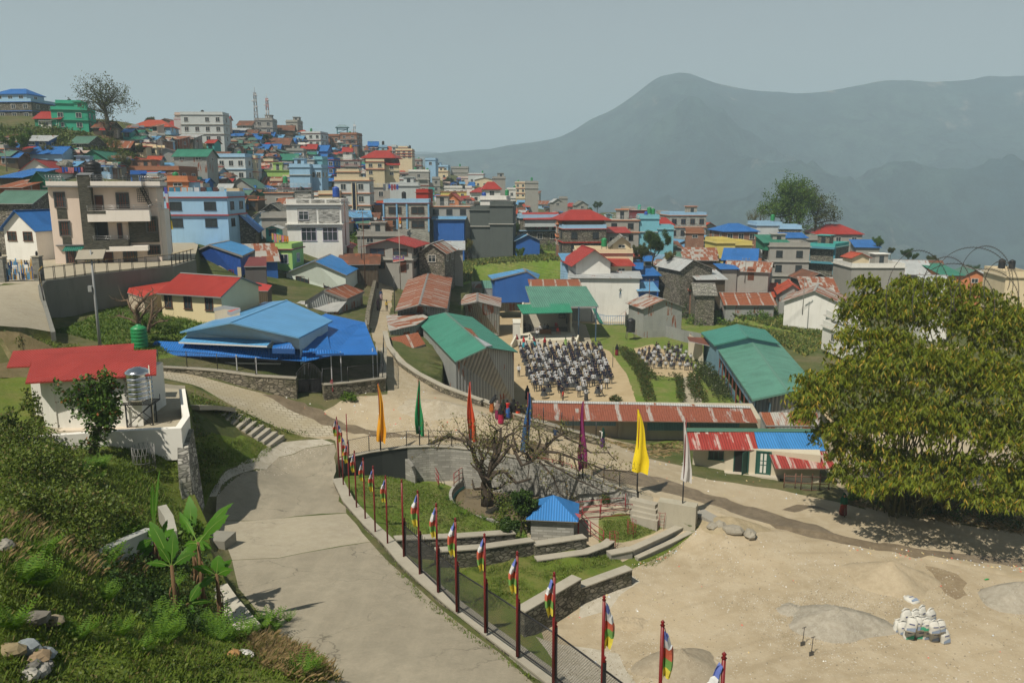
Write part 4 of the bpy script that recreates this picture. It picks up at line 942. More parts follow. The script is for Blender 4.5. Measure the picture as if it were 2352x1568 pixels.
D 340 615 1300 1378 s st u d=7 t=136 nw=3 rise=1.6
D 345 580 1190 1240 e wd Z d=8 rise=1.2 t=146 nowin=1
D 180 640 1400 1500 e w u d=10 rise=1.9 t=128 nowin=1 yaw=-24 look=tarpaulin-sided_shed_with_patchy_tin_gable skew=.0
D 1450 1660 1290 1370 g w T d=8 t=120 nowin=1
D 690 900 1600 1700 f w C floors=1 d=7 t=108 nw=2
D 700 900 1700 1850 f w C floors=1 d=7 t=106 nw=2 sink=1
'''
for ln in TOWN.strip().split('\n'):townrow(ln.replace(' wall_=1',''))
TOWN2='''
b 425 850 205 300 e rz R d=9 rise=1.4 ov=.7 nowin=1 t=132 lm=red_tin_gable look=red_tin_house_with_low_red_gable
b 1010 1440 195 435 e gr R d=9 rise=1.0 ov=.8 floors=2 nw=2 near=1 t=128 lm=two-storey_shop_house look=grey_two-storey_shop_house_under_wide_red_roof winw=2.4 winh=1.5 win=b doorx=.3
b 1500 1735 250 375 e st u d=8 rise=1.4 nw=1 near=1 t=130 look=small_stone_cottage_with_tin_gable_beside_the_field lm=field_cottage
b 1735 1900 225 330 s gr T d=6 nowin=1 t=138
b 775 1115 358 440 s wd Z d=6 nowin=1 t=122 rise=1.0 look=low_open_shop_with_brown_roof
b 185 340 232 400 f lg C d=5 nw=1 t=118 band=ma lm=small_lime_hut look=small_lime_green_hut_under_a_terrace
b -60 190 330 470 s b u d=7 nowin=1 t=112 yaw=20 rise=1.8 look=blue_shed_with_streaked_rusty_roof
b 60 300 -60 60 f gr C d=7 nowin=1 t=135
B 300 790 1205 1540 f w C floors=2 par=w d=10 yaw=5 nowin=1 t=126 lm=grey-patterned_white_house look=white_house_with_grey_basket-weave_panels tank=k.2_b.85
C 470 865 735 965 f st C floors=2 band=r par=l d=10 nw=2 t=163 yaw=6 lm=red-roofed_loft_house look=blue-framed_stone_house_with_glass_bay win=k
C 480 850 640 715 h wd R floors=1 d=9 rise=1.9 ov=1.2 t=165 nowin=1 sink=.4 yaw=6 look=dark_open_loft_under_red_hip_roof
C 410 475 690 900 f bk C floors=2 d=8 t=168 nw=1 par=o
C 870 1070 760 900 s gr R floors=1 d=5 t=168 nw=2 rise=.8 rail=1
C 120 430 635 690 s lt R floors=1 d=6 t=184 rise=1.2 nowin=1 sink=.4 look=red_veranda_roof_over_the_laundry_balcony
C 580 1105 960 1160 f c C floors=1 band=ma par=c d=9 nw=0 t=150 lm=cream_green-tank_house look=cream_house_with_green_tank_on_terrace tank=g.52
C 925 1090 860 915 e c S floors=1 d=6 rise=1.4 t=152 nw=1 sink=2.2 ov=.8 look=slate-roofed_rooftop_room
C 585 905 1028 1145 e w R d=9 rise=2.2 ov=1.0 nowin=1 t=141 floors=1 lm=white_red-gabled_house look=plain_white_house_with_red_gable
C 905 1100 1060 1180 s c R d=7 rise=.8 nw=1 t=144 ov=.6
C 540 1165 1175 1310 s w T d=6 rise=.5 nowin=1 t=138 floors=1 look=long_blank_white_wall_house_behind_the_school
C 1080 1180 1090 1165 s b B d=6 nowin=1 t=146
C 1180 1350 1150 1210 s b B d=6 nowin=1 t=146 rise=1
C 1170 1330 1290 1345 s b b d=5 nowin=1 t=137
C 480 560 1015 1120 s l b d=5 nowin=1 t=148
C 1850 2450 1335 1380 g ti O d=9 rise=1.8 nowin=1 t=146 lm=red-roofed_barn look=long_grey_barn_with_orange-red_roof
C 1960 2400 1412 1500 g ti U d=7 rise=1.5 nowin=1 t=137 look=grey_tin_barn_with_rust-striped_roof
C 1200 1570 1440 1520 e ti u d=6 rise=1.2 nowin=1 t=124 yaw=14 lm=patched_tin_hut look=low_hut_with_rust_and_white_tin_roof
'''
_wm=wallmat
def wallmat(k):return corr((.28,.045,.03),0.1) if k=='rz' else _wm(k)
WALLNAME['rz']='red tin'
for ln in TOWN2.strip().split('\n'):townrow(ln)
def V3(q):return atz(*q)
def gab(name,RA,RB,LA,LB,QA=None,QB=None,zb=0.0,wm=None,rm=None,trim=(.2,.19,.18),th=.07,s=.92,l=.03,open_sides='',parent=None,mats2=None,**tags):
 """gabled building from ridge ends and eave corners (photo x, y, height); A = near end"""
 RA,RB,LA,LB=V3(RA),V3(RB),V3(LA),V3(LB)
 def mir(r,e):return Vector((2*r.x-e.x,2*r.y-e.y,e.z))
 QA=V3(QA) if QA else mir(RA,LA);QB=V3(QB) if QB else mir(RB,LB)
 c=(RA+RB+LA+LB+QA+QB)/6;base=Vector((c.x,c.y,zb));root=parent or empty(name,base,0,**tags);o=base
 P=[p-o for p in(RA,RB,LA,LB,QA,QB)];RA,RB,LA,LB,QA,QB=P
 a=MB();tm=flat(trim)
 def up(f):return f if(f[1]-f[0]).cross(f[2]-f[0]).z>0 else f[::-1]
 a.slab(up([RA,LA,LB,RB]),th,rm,tm);a.build('roof',root);a=MB();a.slab(up([RA,QA,QB,RB]),th,mats2 or rm,tm);a.build('roof',root)
 rc=MB();d=(RB-RA).normalized();n=Vector((-d.y,d.x,0))*.16;dz=Vector((0,0,.03));e1,e2=(LA-RA)*.05,(QA-RA)*.05
 rc.face(up([RA+dz,RA+e1+dz,RB+e1+dz,RB+dz]),tm);rc.face(up([RA+dz,RA+e2+dz,RB+e2+dz,RB+dz]),tm);rc.build('ridge_cap',root)
 def pt(r,e,k):return r.lerp(e,k)-Vector((0,0,th+.02))
 if wm:
  ra,rb=RA.lerp(RB,l),RA.lerp(RB,1-l);la,lb=LA.lerp(LB,l),LA.lerp(LB,1-l);qa,qb=QA.lerp(QB,l),QA.lerp(QB,1-l)
  w=MB();L1,L2,Q1,Q2=pt(ra,la,s),pt(rb,lb,s),pt(ra,qa,s),pt(rb,qb,s);R1,R2=pt(ra,ra,0),pt(rb,rb,0)
  g=lambda p:Vector((p.x,p.y,0))
  if 'A' not in open_sides:w.face([g(L1),g(Q1),Q1,R1,L1],wm)
  if 'B' not in open_sides:w.face([g(Q2),g(L2),L2,R2,Q2],wm)
  if 'L' not in open_sides:w.face([g(L2),g(L1),L1,L2],wm)
  if 'Q' not in open_sides:w.face([g(Q1),g(Q2),Q2,Q1],wm)
  w.build('wall',root)
  root['_w']=1
  return root,[Vector(o)+x for x in(L1,L2,Q1,Q2)]
 return root,[Vector(o)+x for x in(LA,LB,QA,QB)]
def lean(name,q,zb,wm,rm,th=.07,s=.94,trim=(.3,.3,.3),open_sides='',parent=None,**tags):
 """single-pitch building; q: four roof corners front-left, front-right, back-right, back-left"""
 P=[V3(p) for p in q];c=sum(P,Vector())/len(P);base=Vector((c.x,c.y,zb));root=parent or empty(name,base,0,**tags);P=[p-base for p in P] if not parent else[p-Vector(parent.location) for p in P]
 a=MB();a.slab(P,th,rm,flat(trim));a.build('roof',root)
 if wm:
  c=sum(P,Vector())/len(P);W=[c.lerp(p,s)-Vector((0,0,th+.02)) for p in P];z0=zb-(parent.location.z if parent else zb);w=MB();n=len(W)
  for i in range(n):
   if str(i) in open_sides:continue
   a_,b_=W[i],W[(i+1)%n];w.face([(a_.x,a_.y,z0),(b_.x,b_.y,z0),b_,a_],wm)
  w.build('wall',root)
 return root
def offset_line(pts,d):
 out=[];n=len(pts)
 for i,p in enumerate(pts):
  a=(pts[i]-pts[i-1]) if i else(pts[1]-pts[0]);b=(pts[i+1]-pts[i]) if i<n-1 else a;a=Vector((a.x,a.y,0)).normalized();b=Vector((b.x,b.y,0)).normalized()
  m=Vector((-a.y-b.y,a.x+b.x,0));m.normalize();na=Vector((-a.y,a.x,0));out.append(p+m*(d/max(.5,m.dot(na))))
 return out
def strip_mesh(mb,pts,th,depth,mat,cap=None,capth=.08,capov=.05,batter=0.0):
 """continuous wall along pts (tops); depth number or list of bottom heights"""
 L,Rr=offset_line(pts,th/2),offset_line(pts,-th/2);LB,RB_=offset_line(pts,th/2+batter),offset_line(pts,-th/2-batter);n=len(pts)
 bz=depth if hasattr(depth,'__len__') else[p.z-depth for p in pts]
 for i in range(n-1):
  for A,B,fl in((L,LB,0),(Rr,RB_,1)):
   f=[Vector((B[i].x,B[i].y,bz[i])),Vector((B[i+1].x,B[i+1].y,bz[i+1])),A[i+1],A[i]];mb.face(f[::-1] if not fl else f,mat)
  mb.face([Rr[i],Rr[i+1],L[i+1],L[i]],cap or mat)
 for i,fl in((0,0),(n-1,1)):
  f=[Vector((LB[i].x,LB[i].y,bz[i])),Vector((RB_[i].x,RB_[i].y,bz[i])),Rr[i],L[i]];mb.face(f if not fl else f[::-1],mat)
def wall(name,pts,th,depth,mat,cap=None,capth=.1,batter=0.0,**tags):
 pts=[Vector(p) for p in pts];base=Vector((pts[0].x,pts[0].y,pts[0].z));q=[p-base for p in pts];d=depth if not hasattr(depth,'__len__') else[z-base.z for z in depth]
 m=MB();strip_mesh(m,q,th,d,mat,batter=batter)
 if cap:
  root=empty(name,base,0,tags.get('label'),tags.get('cat'),tags.get('group'));m.build('wall',root)
  c=MB();strip_mesh(c,[p+Vector((0,0,capth)) for p in q],th+.12,capth-.003,cap);c.build('coping',root);return root
 return m.build(name,None,base,0,**tags)
def chain(name,parent,segs,h,pitch=.12,wd=.008,mat=None,org=Vector()):
 """woven wire between posts: segs list of (a, b) foot points"""
 V,F=[],[]
 for a,b in segs:
  a,b=Vector(a)-org,Vector(b)-org;u=(b-a);L=u.length;u=u/L;n=int(L/pitch)+1;up=Vector((0,0,1));nrm=Vector((-u.y,u.x,0)).normalized()
  k=int(h/pitch)
  for sgn in(1,-1):
   for i in range(-k,n+k):
    x0=i*pitch;x1=x0+sgn*h
    z0,z1=0.0,h
    if x0==x1:continue
    t0,t1=0.0,1.0;lo,hi=0.0,L
    dx=x1-x0
    ta,tb=sorted(((lo-x0)/dx,(hi-x0)/dx));t0=max(t0,ta);t1=min(t1,tb)
    if t1<=t0:continue
    p=a+u*(x0+dx*t0)+up*(h*t0);q=a+u*(x0+dx*t1)+up*(h*t1);d=(q-p).normalized();w=d.cross(nrm)*wd*.5;m=nrm*wd*.5
    j=len(V);V.extend([p+w,p-w*.5+m,p-w*.5-m,q+w,q-w*.5+m,q-w*.5-m]);F.extend([(j,j+1,j+4,j+3),(j+1,j+2,j+5,j+4),(j+2,j,j+3,j+5)])
 return npmesh(name,[tuple(v) for v in V],F,mat or flat((.05,.05,.05),.5),parent)
ST=rubble((.22,.195,.15),2.6);STD=rubble((.19,.175,.14),2.4);CAPM=plaster((.37,.34,.275),.5);CONC=plaster((.30,.285,.25));WHITE=plaster((.76,.74,.68),.2)
BLK=flat((.02,.02,.022),.45)
TIN=corr((.33,.34,.325),.3,.34);TINW=corr((.36,.37,.355),.16,.36)
MAR=flat((.17,.012,.014),.4)
# ---- red-roofed white house on the left terrace
def red_house():
 rm=corr((.34,.030,.020),0,.17);o=atz(230,985,zf(0,12.5))
 r=empty('house',o,0,'white house with long red corrugated roof on the grassy terrace','house')
 zz=lambda y:15.4-(y-796)/72*.5
 for k,q in enumerate([[(58,878.5),(359,859),(359,802),(77,814.5)],[(15,843),(68,841),(78,814),(307,804),(308,788),(30,805.5)]]):
  P=[atz(x,y,zf(0,zz(y)-.05*(k)))-o for x,y in q];a=MB();a.slab(P,.06,rm,flat((.25,.03,.02)));a.build('roof',r)
 W=[atz(104,986,zf(0,12.5))-o,atz(322,981.5,zf(0,12.5))-o];d=(W[1]-W[0]).normalized();n=Vector((-d.y,d.x,0));D=3.9
 a=MB();b=[W[0],W[1],W[1]+n*D,W[0]+n*D];a.hexa([p+Vector((0,0,-1.5)) for p in b],[p+Vector((0,0,2.64)) for p in b],WHITE)
 for k in(0.08,.985):q=W[0].lerp(W[1],k);a.hexa([q-n*.06+Vector((0,0,-.3)),q-n*.06+d*.28+Vector((0,0,-.3)),q+d*.28+n*.02+Vector((0,0,-.3)),q+n*.02+Vector((0,0,-.3))],[q-n*.06+Vector((0,0,2.6)),q-n*.06+d*.28+Vector((0,0,2.6)),q+d*.28+n*.02+Vector((0,0,2.6)),q+n*.02+Vector((0,0,2.6))],WHITE)
 b2=[W[0]+n*1.6-d*1.3,W[0]+n*1.6-d*.003,W[0]+n*D-d*.003,W[0]+n*D-d*1.3];a.hexa([p+Vector((0,0,-1.5)) for p in b2],[p+Vector((0,0,2.4)) for p in b2],WHITE);a.build('wall',r)
 pl=MB();q0,q1=W[0]-n*.5-d*.3,W[1]-n*.5+d*.3;pl.hexa([q0+Vector((0,0,-.6)),q1+Vector((0,0,-.6)),q1+n*.7+Vector((0,0,-.6)),q0+n*.7+Vector((0,0,-.6))],[q0+Vector((0,0,.06)),q1+Vector((0,0,.06)),q1+n*.7+Vector((0,0,.06)),q0+n*.7+Vector((0,0,.06))],plaster((.6,.52,.42)));pl.build('plinth',r)
 w=window(r,W[0].lerp(W[1],.57)-n*.03+Vector((0,0,1.1)),1.7,1.1,math.atan2(d.y,d.x),(.3,.3,.3),3,True,1)
red_house()
tw=[atz(x,y,zf(0,z)) for x,y,z in[(20,1010,13.15),(120,998,13.12),(250,989,13.1),(410,981,13.15),(428,955,13.2),(424,935,13.3),(418,893,13.6)]]
wall('parapet_wall',tw,.32,1.6,WHITE,label='low white parapet wall bending round the tank terrace',cat='wall')
rw=[atz(x,y,zf(y,z)) for x,y,z in[(432,985,12.7),(420,1024,12.35),(424,1090,11.4),(431,1150,10.4),(450,1198,8.8)]]
wall('retaining_wall',rw,.5,[5.2]*5,rubble((.30,.29,.26),2.2),batter=.35,label='tall rough stone retaining wall dropping from the tank terrace',cat='wall')
# ---- big blue canopy building
def blue_building():
 o=atz(600,880,8);bm=corr((.015,.14,.46),0,.2);lm_=ribbed((.10,.31,.58))
 r=empty('market_hall',o,0,'sprawling hall with bright blue canopy and raised light blue gable roof','hall')
 Z=lambda l:[atz(*p)-o for p in l]
 a=MB();a.slab(Z([(375,815,9.75),(588,821,9.65),(703,829,9.5),(763,817,9.6),(752,768,10.5),(640,792,10.5),(357,783,10.6),(333,803,10.1)]),.06,bm,flat((.02,.08,.25)));a.build('canopy',r)
 a=MB();a.slab(Z([(763,815,9.64),(867,813.5,9.5),(838,740,10.4),(748,720,10.9),(700,740,11.0),(640,791,10.55)]),.06,corr((.015,.15,.50),0,.2,axis=1),flat((.02,.08,.25)));a.build('canopy',r)
 for q in([(625,800,10.52),(677,801,10.5),(668,788,10.9),(632,776,11.0)],[(696,809,10.1),(732,806,10.12),(727,800,10.25),(694,801,10.25)],[(725,813,9.95),(790,811,9.95),(760,803,10.15),(726,804,10.2)]):
  a=MB();a.slab(Z(q),.04,bm,flat((.02,.08,.25)));a.build('roof_patch',r)
 a=MB();a.slab(Z([(410,785,10.75),(613,794,10.75),(629,777,11.1),(428,770,11.05)]),.1,ribbed((.10,.32,.58),.4),flat((.6,.6,.6)));a.build('awning',r)
 RA,RB=atz(529,740,12.7)-o,atz(659,689,12.7)-o;L1,L2=atz(413,762,11.5)-o,atz(606,694,11.5)-o;Q1,Q2=atz(687,775,11.35)-o,atz(764,736,11.35)-o
 for f in([L1,RA,RB,L2],[RA,Q1,Q2,RB]):
  f=f if(f[1]-f[0]).cross(f[2]-f[0]).z>0 else f[::-1];a=MB();a.slab(f,.08,lm_,flat((.13,.3,.48)));a.build('roof',r)
 a=MB();dz=Vector((0,0,.05));e=(Q1-RA)*.02;e2=(L1-RA)*.02;a.face([RA+dz+e2,RA+dz+e,RB+dz+e,RB+dz+e2],flat((.12,.30,.5)));a.build('ridge_cap',r)
 g=MB();k=(RB-RA)*.05;up=lambda p,z:Vector((p.x,p.y,z));A,B,Cc=L1.lerp(RA,.06)+k,RA+k,RA.lerp(Q1,.96)+k;dn=Vector((0,0,-.12))
 gm=plaster((.42,.55,.62));g.face([up(A,10.3-o.z),up(Cc,10.3-o.z),Cc+dn,B+dn,A+dn],gm)
 A2,C2=L2.lerp(RB,.06)-k,RB.lerp(Q2,.94)-k;g.face([up(C2,9-o.z),up(A2,9-o.z),A2+dn,RB-k+dn,C2+dn],gm);g.face([up(A2,9-o.z),up(A,9-o.z),A+dn,A2+dn],gm);g.face([up(Cc,9-o.z),up(C2,9-o.z),C2+dn,Cc+dn],gm);g.build('gable_wall',r)
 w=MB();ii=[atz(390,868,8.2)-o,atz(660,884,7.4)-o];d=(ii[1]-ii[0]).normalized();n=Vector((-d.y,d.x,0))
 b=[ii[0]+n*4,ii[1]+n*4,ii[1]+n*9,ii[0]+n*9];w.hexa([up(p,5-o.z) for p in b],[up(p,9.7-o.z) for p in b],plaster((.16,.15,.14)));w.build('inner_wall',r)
 for x,y,z in((388,838,8.6),(463,845,8.6),(545,853,8.5),(590,862,8.4),(763,885,7.2),(785,880,7.2),(858,876,7.0),(868,873,7.0),(843,800,7),(700,868,7.6)):
  p=atz(x,y,z)-o;a=MB();a.box(p.x-.04,p.x+.04,p.y-.04,p.y+.04,p.z-1.6,9.85-o.z,flat((.5,.5,.5)));a.build('post',r)
 a=MB();p,q=atz(460,833,9.0)-o,atz(645,835,9.0)-o;a.tube([p,q],.07,flat((.6,.6,.56)),8);a.build('gutter_pipe',r)
 L=[atz(*p) for p in[(364,843,9.6),(430,846,9.3),(500,851,9.1),(588,863,8.75),(681,869,8.5)]]
 wall('stone_wall',L,.45,3.2,ST,CAPM,label='mossy stone wall left of the arched black gate',cat='wall')
 Rr=[atz(*p) for p in[(742,884,7.8),(800,879,7.7),(879,869,7.6)]]+[atz(882,800,7.8)]
 wall('stone_wall',Rr,.45,3.2,ST,CAPM,label='stone wall turning the corner right of the arched gate',cat='wall')
 for nm,P,lab in(('fence',L,'black wire mesh fence on the wall left of the arched gate'),('fence',Rr,'black wire mesh fence on the corner wall right of the gate')):
  f=empty(nm,P[0],0,lab,'fence');og=P[0];segs=[]
  for i in range(len(P)-1):
   n_=max(1,int((P[i+1]-P[i]).length/2.2))
   for j in range(n_):
    a_,b_=P[i].lerp(P[i+1],j/n_)+Vector((0,0,.1)),P[i].lerp(P[i+1],(j+1)/n_)+Vector((0,0,.1));segs.append((a_,b_));m=MB();m.tube([a_-og-Vector((0,0,.2)),a_-og+Vector((0,0,1.25))],.035,BLK,5);m.build('post',f)
    rl=MB();rl.tube([a_-og+Vector((0,0,1.2)),b_-og+Vector((0,0,1.2))],.02,BLK,4);rl.build('rail',f)
  chain('wire_mesh',f,segs,1.2,.16,.012,BLK,og)
 ga,gb=atz(684,906,7.05),atz(740,903,7.0);g=empty('gate',ga,0,'black arched iron gate in the stone wall under the blue canopy','gate');u=(gb-ga)
 for k,x0 in enumerate((0,.5)):
  m=MB();A,B=u*x0,u*(x0+.5);H0,H1=(1.75,2.5) if k==0 else(2.5,1.75)
  m.tube([A,A+Vector((0,0,H0))],.04,BLK,4);m.tube([B,B+Vector((0,0,H1))],.04,BLK,4);m.tube([A+Vector((0,0,.15)),B+Vector((0,0,.15))],.03,BLK,4)
  arc=[A.lerp(B,i/6)+Vector((0,0,1.75+.75*math.sin(math.pi*(x0+.5*i/6)))) for i in range(7)];m.tube(arc,.035,BLK,4);m.tube([A+Vector((0,0,1.2)),B+Vector((0,0,1.2))],.03,BLK,4)
  for i in range(1,8):q=A.lerp(B,i/8);m.tube([q+Vector((0,0,.15)),q+Vector((0,0,1.75+.75*math.sin(math.pi*(x0+.5*i/8))))],.014,BLK,4)
  m.build('gate_leaf',g)
 m=MB();m.face([u*.02+Vector((0,.03,.2)),u*.98+Vector((0,.03,.2)),u*.98+Vector((0,.03,1.2)),u*.02+Vector((0,.03,1.2))],flat((.03,.03,.035)));m.build('panel',g)
blue_building()
# ---- barn, sheds along the street, yellow house and neighbours
GR1=corr((.05,.235,.165),0.0,.2);GRF=corr((.10,.27,.20),0.0,.3,fade=.35);RU1=corr((.40,.38,.34),.72,.2);RU2=corr((.42,.40,.36),.45,.2);RU3=corr((.38,.35,.31),.8,.2)
gab('barn',(1118,797,8.6),(1023,717,8.6),(1045.5,830,7.3),(953,734,7.3),(1190,808,7.2),(1085,728,7.2),2.0,TINW,GR1,trim=(.10,.17,.14),label='tall grey tin barn with sagging green roof beside the lane',cat='barn')
gab('shed',(963,699,9.3),(985,622,9.3),(907,713,8.4),(944,624,8.4),(1027,708,8.3),(1040,634,8.3),4.5,TIN,RU1,label='long shed with rust-red and grey roof along the lane',cat='shed')
gab('shed',(1096,692,6.0),(1097,672,6.2),(1040,702,4.8),(1046,680,4.8),(1151,705,4.7),(1152,684,4.9),.2,TIN,RU2,label='tall tin shed with rusty gable behind the green barn',cat='shed')
lean('shed',[(893,760,7.3),(957,746,7.6),(984,728,8.0),(962,716,8.0),(887,724,7.6)],4.5,TIN,RU2,label='low lean-to with patchy tin roof at the lane edge',cat='shed')
lean('shed',[(925,807,6.3),(977,790,6.5),(960,763,7.2),(892,776,6.9)],3.5,TIN,RU3,label='small rusty lean-to against the green barn',cat='shed')
yr,yw=gab('house',(555,635.5,14.9),(415,626,14.95),(507,682,13.6),(359,673,13.6),None,None,11,plaster((.66,.56,.34),.15),corr((.33,.028,.018),0,.2),s=.9,label='pale yellow house with big red corrugated roof above the blue hall',cat='house')
def on_wall(root,p,q,k,z,fn,*a,**kw):
 d=(q-p);d.z=0;rz=math.atan2(d.y,d.x);loc=p.lerp(q,k)-Vector(root.location);loc.z=z-root.location.z;return fn(root,loc,*a,rz=rz,**kw)
for k in(.12,.45,.8):on_wall(yr,yw[1],yw[0],k,12.3,window,.75,1.15,fc=(.10,.045,.03),mull=1)
lean('shed_roof',[(330,684,13.1),(360,673,13.4),(392,646,13.7),(296,661,13.5),(292,672,13.2)],11.2,plaster((.5,.42,.32)),corr((.42,.045,.03),0,.2),label='low red-roofed annex joined to the pale yellow house',cat='annex')
lean('porch',[(490,707,12.6),(530,716,12.5),(552,707,12.9),(515,701,13)],11,plaster((.5,.42,.3)),corr((.45,.05,.03),0,.2),label='tiny porch with red lid below the pale yellow house',cat='porch')
br,bw=gab('shed',(185,653,13.9),(267,641,13.9),(222,673,13.1),(301,660,13.1),None,None,11.4,plaster((.25,.21,.15)),corr((.10,.31,.58),0,.25),label='small mud-walled shed with blue roof below the curved wall',cat='shed')
on_wall(br,bw[0],bw[1],.45,11.5,door,.9,1.5,c=(.20,.04,.025))
mr,mw=gab('house',(720.5,599,12.8),(758,583,12.8),(653,627,10.9),(690,610,10.9),(796,632,10.8),(830,613,10.8),8.2,plaster((.60,.66,.60),.15),corr((.03,.20,.52),0,.3),s=.95,label='mint-white gabled house with blue roof at the bend of the lane',cat='house')
for k in(.27,.74):on_wall(mr,mw[0],mw[2],k,8.9,window,1.9,1.5,fc=(.08,.03,.02),mull=2)
dr,dw=gab('house',(480,561,15.4),(525,552,15.4),(440,578,14.2),(485,566,14.2),(557,587,14.1),(592,571,14.1),10.6,corr((.02,.08,.34),0,.25),corr((.07,.27,.55),0,.25),label='house with deep blue tin gable and brighter blue roof',cat='house')
lm2=MB();
q0,q1=dw[0]-Vector(dr.location),dw[2]-Vector(dr.location);n_=Vector((0,-.06,0));lm2.face([Vector((q0.x,q0.y,.0))+n_,Vector((q1.x,q1.y,0))+n_,Vector((q1.x,q1.y,1.9))+n_,Vector((q0.x,q0.y,1.9))+n_],plaster((.45,.39,.28)));lm2.build('lower_wall',dr)
for k in(.55,.8):on_wall(dr,dw[0]+Vector((0,-.08,0)),dw[2]+Vector((0,-.08,0)),k,11.2,window,.9,.8,fc=(.25,.04,.03))
lean('house',[(560,612,13.2),(612,611,13.2),(612,590,13.9),(572,590,13.9)],10.6,plaster((.12,.11,.11)),corr((.18,.035,.03),0,.2),label='dark house wing with maroon windows beside the deep blue gable',cat='house')
rr,rwp=gab('house',(743,666,10.4),(793,652,10.4),(700,692,9.4),(752,668,9.4),(797,686,9.2),(837,668,9.2),6.0,TIN,RU3,label='rusty-roofed tin house on stone footing beside the lane',cat='house')
q=[Vector((p.x,p.y,0))-Vector((rr.location.x,rr.location.y,0)) for p in(rwp[0],rwp[2],rwp[3])];m=MB();off=Vector((0,-.07,0));m.face([q[0]+off,q[1]+off,q[1]+off+Vector((0,0,1.5)),q[0]+off+Vector((0,0,1.5))],ST);o2=Vector((.08,0,0));m.face([q[1]+o2,q[2]+o2,q[2]+o2+Vector((0,0,1.5)),q[1]+o2+Vector((0,0,1.5))],ST);m.build('stone_footing',rr)
lean('lean_to',[(752,716,8.3),(776,715,8.3),(797,691,8.9),(690,691,8.9),(678,697,8.6)],6.5,TIN,corr((.42,.42,.40),.08,.2),label='lean-to with flat grey tin roof beside the rusty house',cat='lean-to')
lean('shed',[(546,667,12.2),(615,668,12.2),(625,655,12.6),(588,648,12.8)],10,wallmat('wd'),corr((.42,.04,.03),0,.2),label='dark shed with small red eave at the end of the yellow house',cat='shed')
wall('lane_wall',[atz(*p) for p in[(842,745,8.2),(845,715,8.6),(850,690,8.7),(858,655,8.9),(862,640,9.0)]],.5,2.5,ST,label='mossy stone wall on the shaded side of the lane',cat='wall')
wall('kerb_wall',[atz(*p) for p in[(884,762,7.5),(893,795,7.2),(920,830,6.9),(960,858,6.4),(1015,886,6.2),(1060,903,5.9),(1108,920,5.6)]],.4,4.5,ST,CAPM,label='low stone wall curving down past the green barn',cat='wall')
SW=[atz(*p) for p in[(1108,919,5.5),(1180,948,5.2),(1221,963,4.9),(1300,985,4.3),(1376,1006,3.5)]]
wall('school_wall',SW,.4,5.2,ST,CAPM,label='stone wall between the road and the long rusty shed',cat='wall')
f=empty('fence',SW[1],0,'sagging wire fence where the shawled women watch the school','fence');og=SW[1];sg=[]
for i,(x,y,z) in enumerate([(1180,948,5.2),(1222,963,4.95),(1248,970,4.8),(1290,982,4.45),(1316,990,4.15),(1369,1004,3.6)]):
 p=atz(x,y,z);m=MB();m.tube([p-og,p-og+Vector((0,0,1.25))],.04,BLK,5);m.build('post',f)
 if i:sg.append((pp,p))
 pp=p
chain('wire_mesh',f,sg,1.05,.16,.012,BLK,og)
# ---- school
hall,_=gab('school_building',(1811,899,4.15),(1721,777,4.15),(1728.5,917,3.3),(1642,791.6,3.3),(1905,918,3.3),(1789,786,3.3),-.5,TINW,GRF,trim=(.10,.22,.17),s=.86,open_sides='L',label='long school block with striped green roof and open blue veranda',cat='school building')
L1,L2=atz(1728.5,917,3.3),atz(1642,791.6,3.3);og=Vector(hall.location)
inn=MB();nrm=Vector(((L2-L1).y,-(L2-L1).x,0)).normalized();nrm=nrm if nrm.x>0 else-nrm
A,B=L1+nrm*1.7-og,L2+nrm*1.7-og;inn.face([Vector((B.x,B.y,0)),Vector((A.x,A.y,0)),Vector((A.x,A.y,3.4)),Vector((B.x,B.y,3.4))],plaster((.16,.30,.38)));inn.build('inner_wall',hall)
for i in range(11):
 p=L1.lerp(L2,.02+.96*i/10)+nrm*.25-og;m=MB();m.box(p.x-.06,p.x+.06,p.y-.06,p.y+.06,-.5,3.75,flat((.17,.06,.04)));m.build('post',hall)
 if i<10 and i not in(3,7):
  q=L1.lerp(L2,.02+.96*(i+1)/10)+nrm*.25-og;m=MB();m.face([(p.x,p.y,.5),(q.x,q.y,.5),(q.x,q.y,1.6),(p.x,p.y,1.6)],corr((.16,.30,.42),.1,.2));m.build('veranda_panel',hall)
m=MB();p,q=L1+nrm*.2-og,L2+nrm*.2-og;m.face([(p.x,p.y,2.75),(q.x,q.y,2.75),(q.x,q.y,3.7),(p.x,p.y,3.7)],corr((.14,.26,.36),.1,.2));m.build('eave_board',hall)
h2,_=gab('school_building',(1717,774,4.9),(1693.5,744,4.9),(1641,792,3.95),(1610,763,3.95),(1792,789,3.95),(1758,757,3.95),-.5,plaster((.16,.28,.34)),corr((.055,.24,.19),0,.25),trim=(.06,.2,.16),label='taller rear school block with teal roof',cat='school building')
lean('porch',[(1583,783,3.2),(1632,794,3.0),(1634,776,3.3),(1578,773,3.4)],0,None,corr((.16,.06,.04),.3,.2),label='brown porch roof holding the white curtain',cat='porch')
cm=plain((.62,.56,.44),.9);m=MB();A,B=atz(1581,812,.3),atz(1610,838,.1);V,F=[],[]
for i in range(13):
 for j in range(7):
  p=A.lerp(B,i/12);z=lerp(3.1,.15+.25*math.sin(i),j/6);V.append((p.x+.12*math.sin(i*1.7+j*.2)*(j/6+.3)+(.5*(i/12-.5) if j else 0)*j/6,p.y-.1*math.cos(i*2.1)*(j/6+.3),z))
F=[(i*7+j,(i+1)*7+j,(i+1)*7+j+1,i*7+j+1) for i in range(12) for j in range(6)]
m.mesh(V,F,cm,True);m.build('curtain',None,(0,0,0),label='cream cloth curtain hung from the brown porch',cat='curtain')
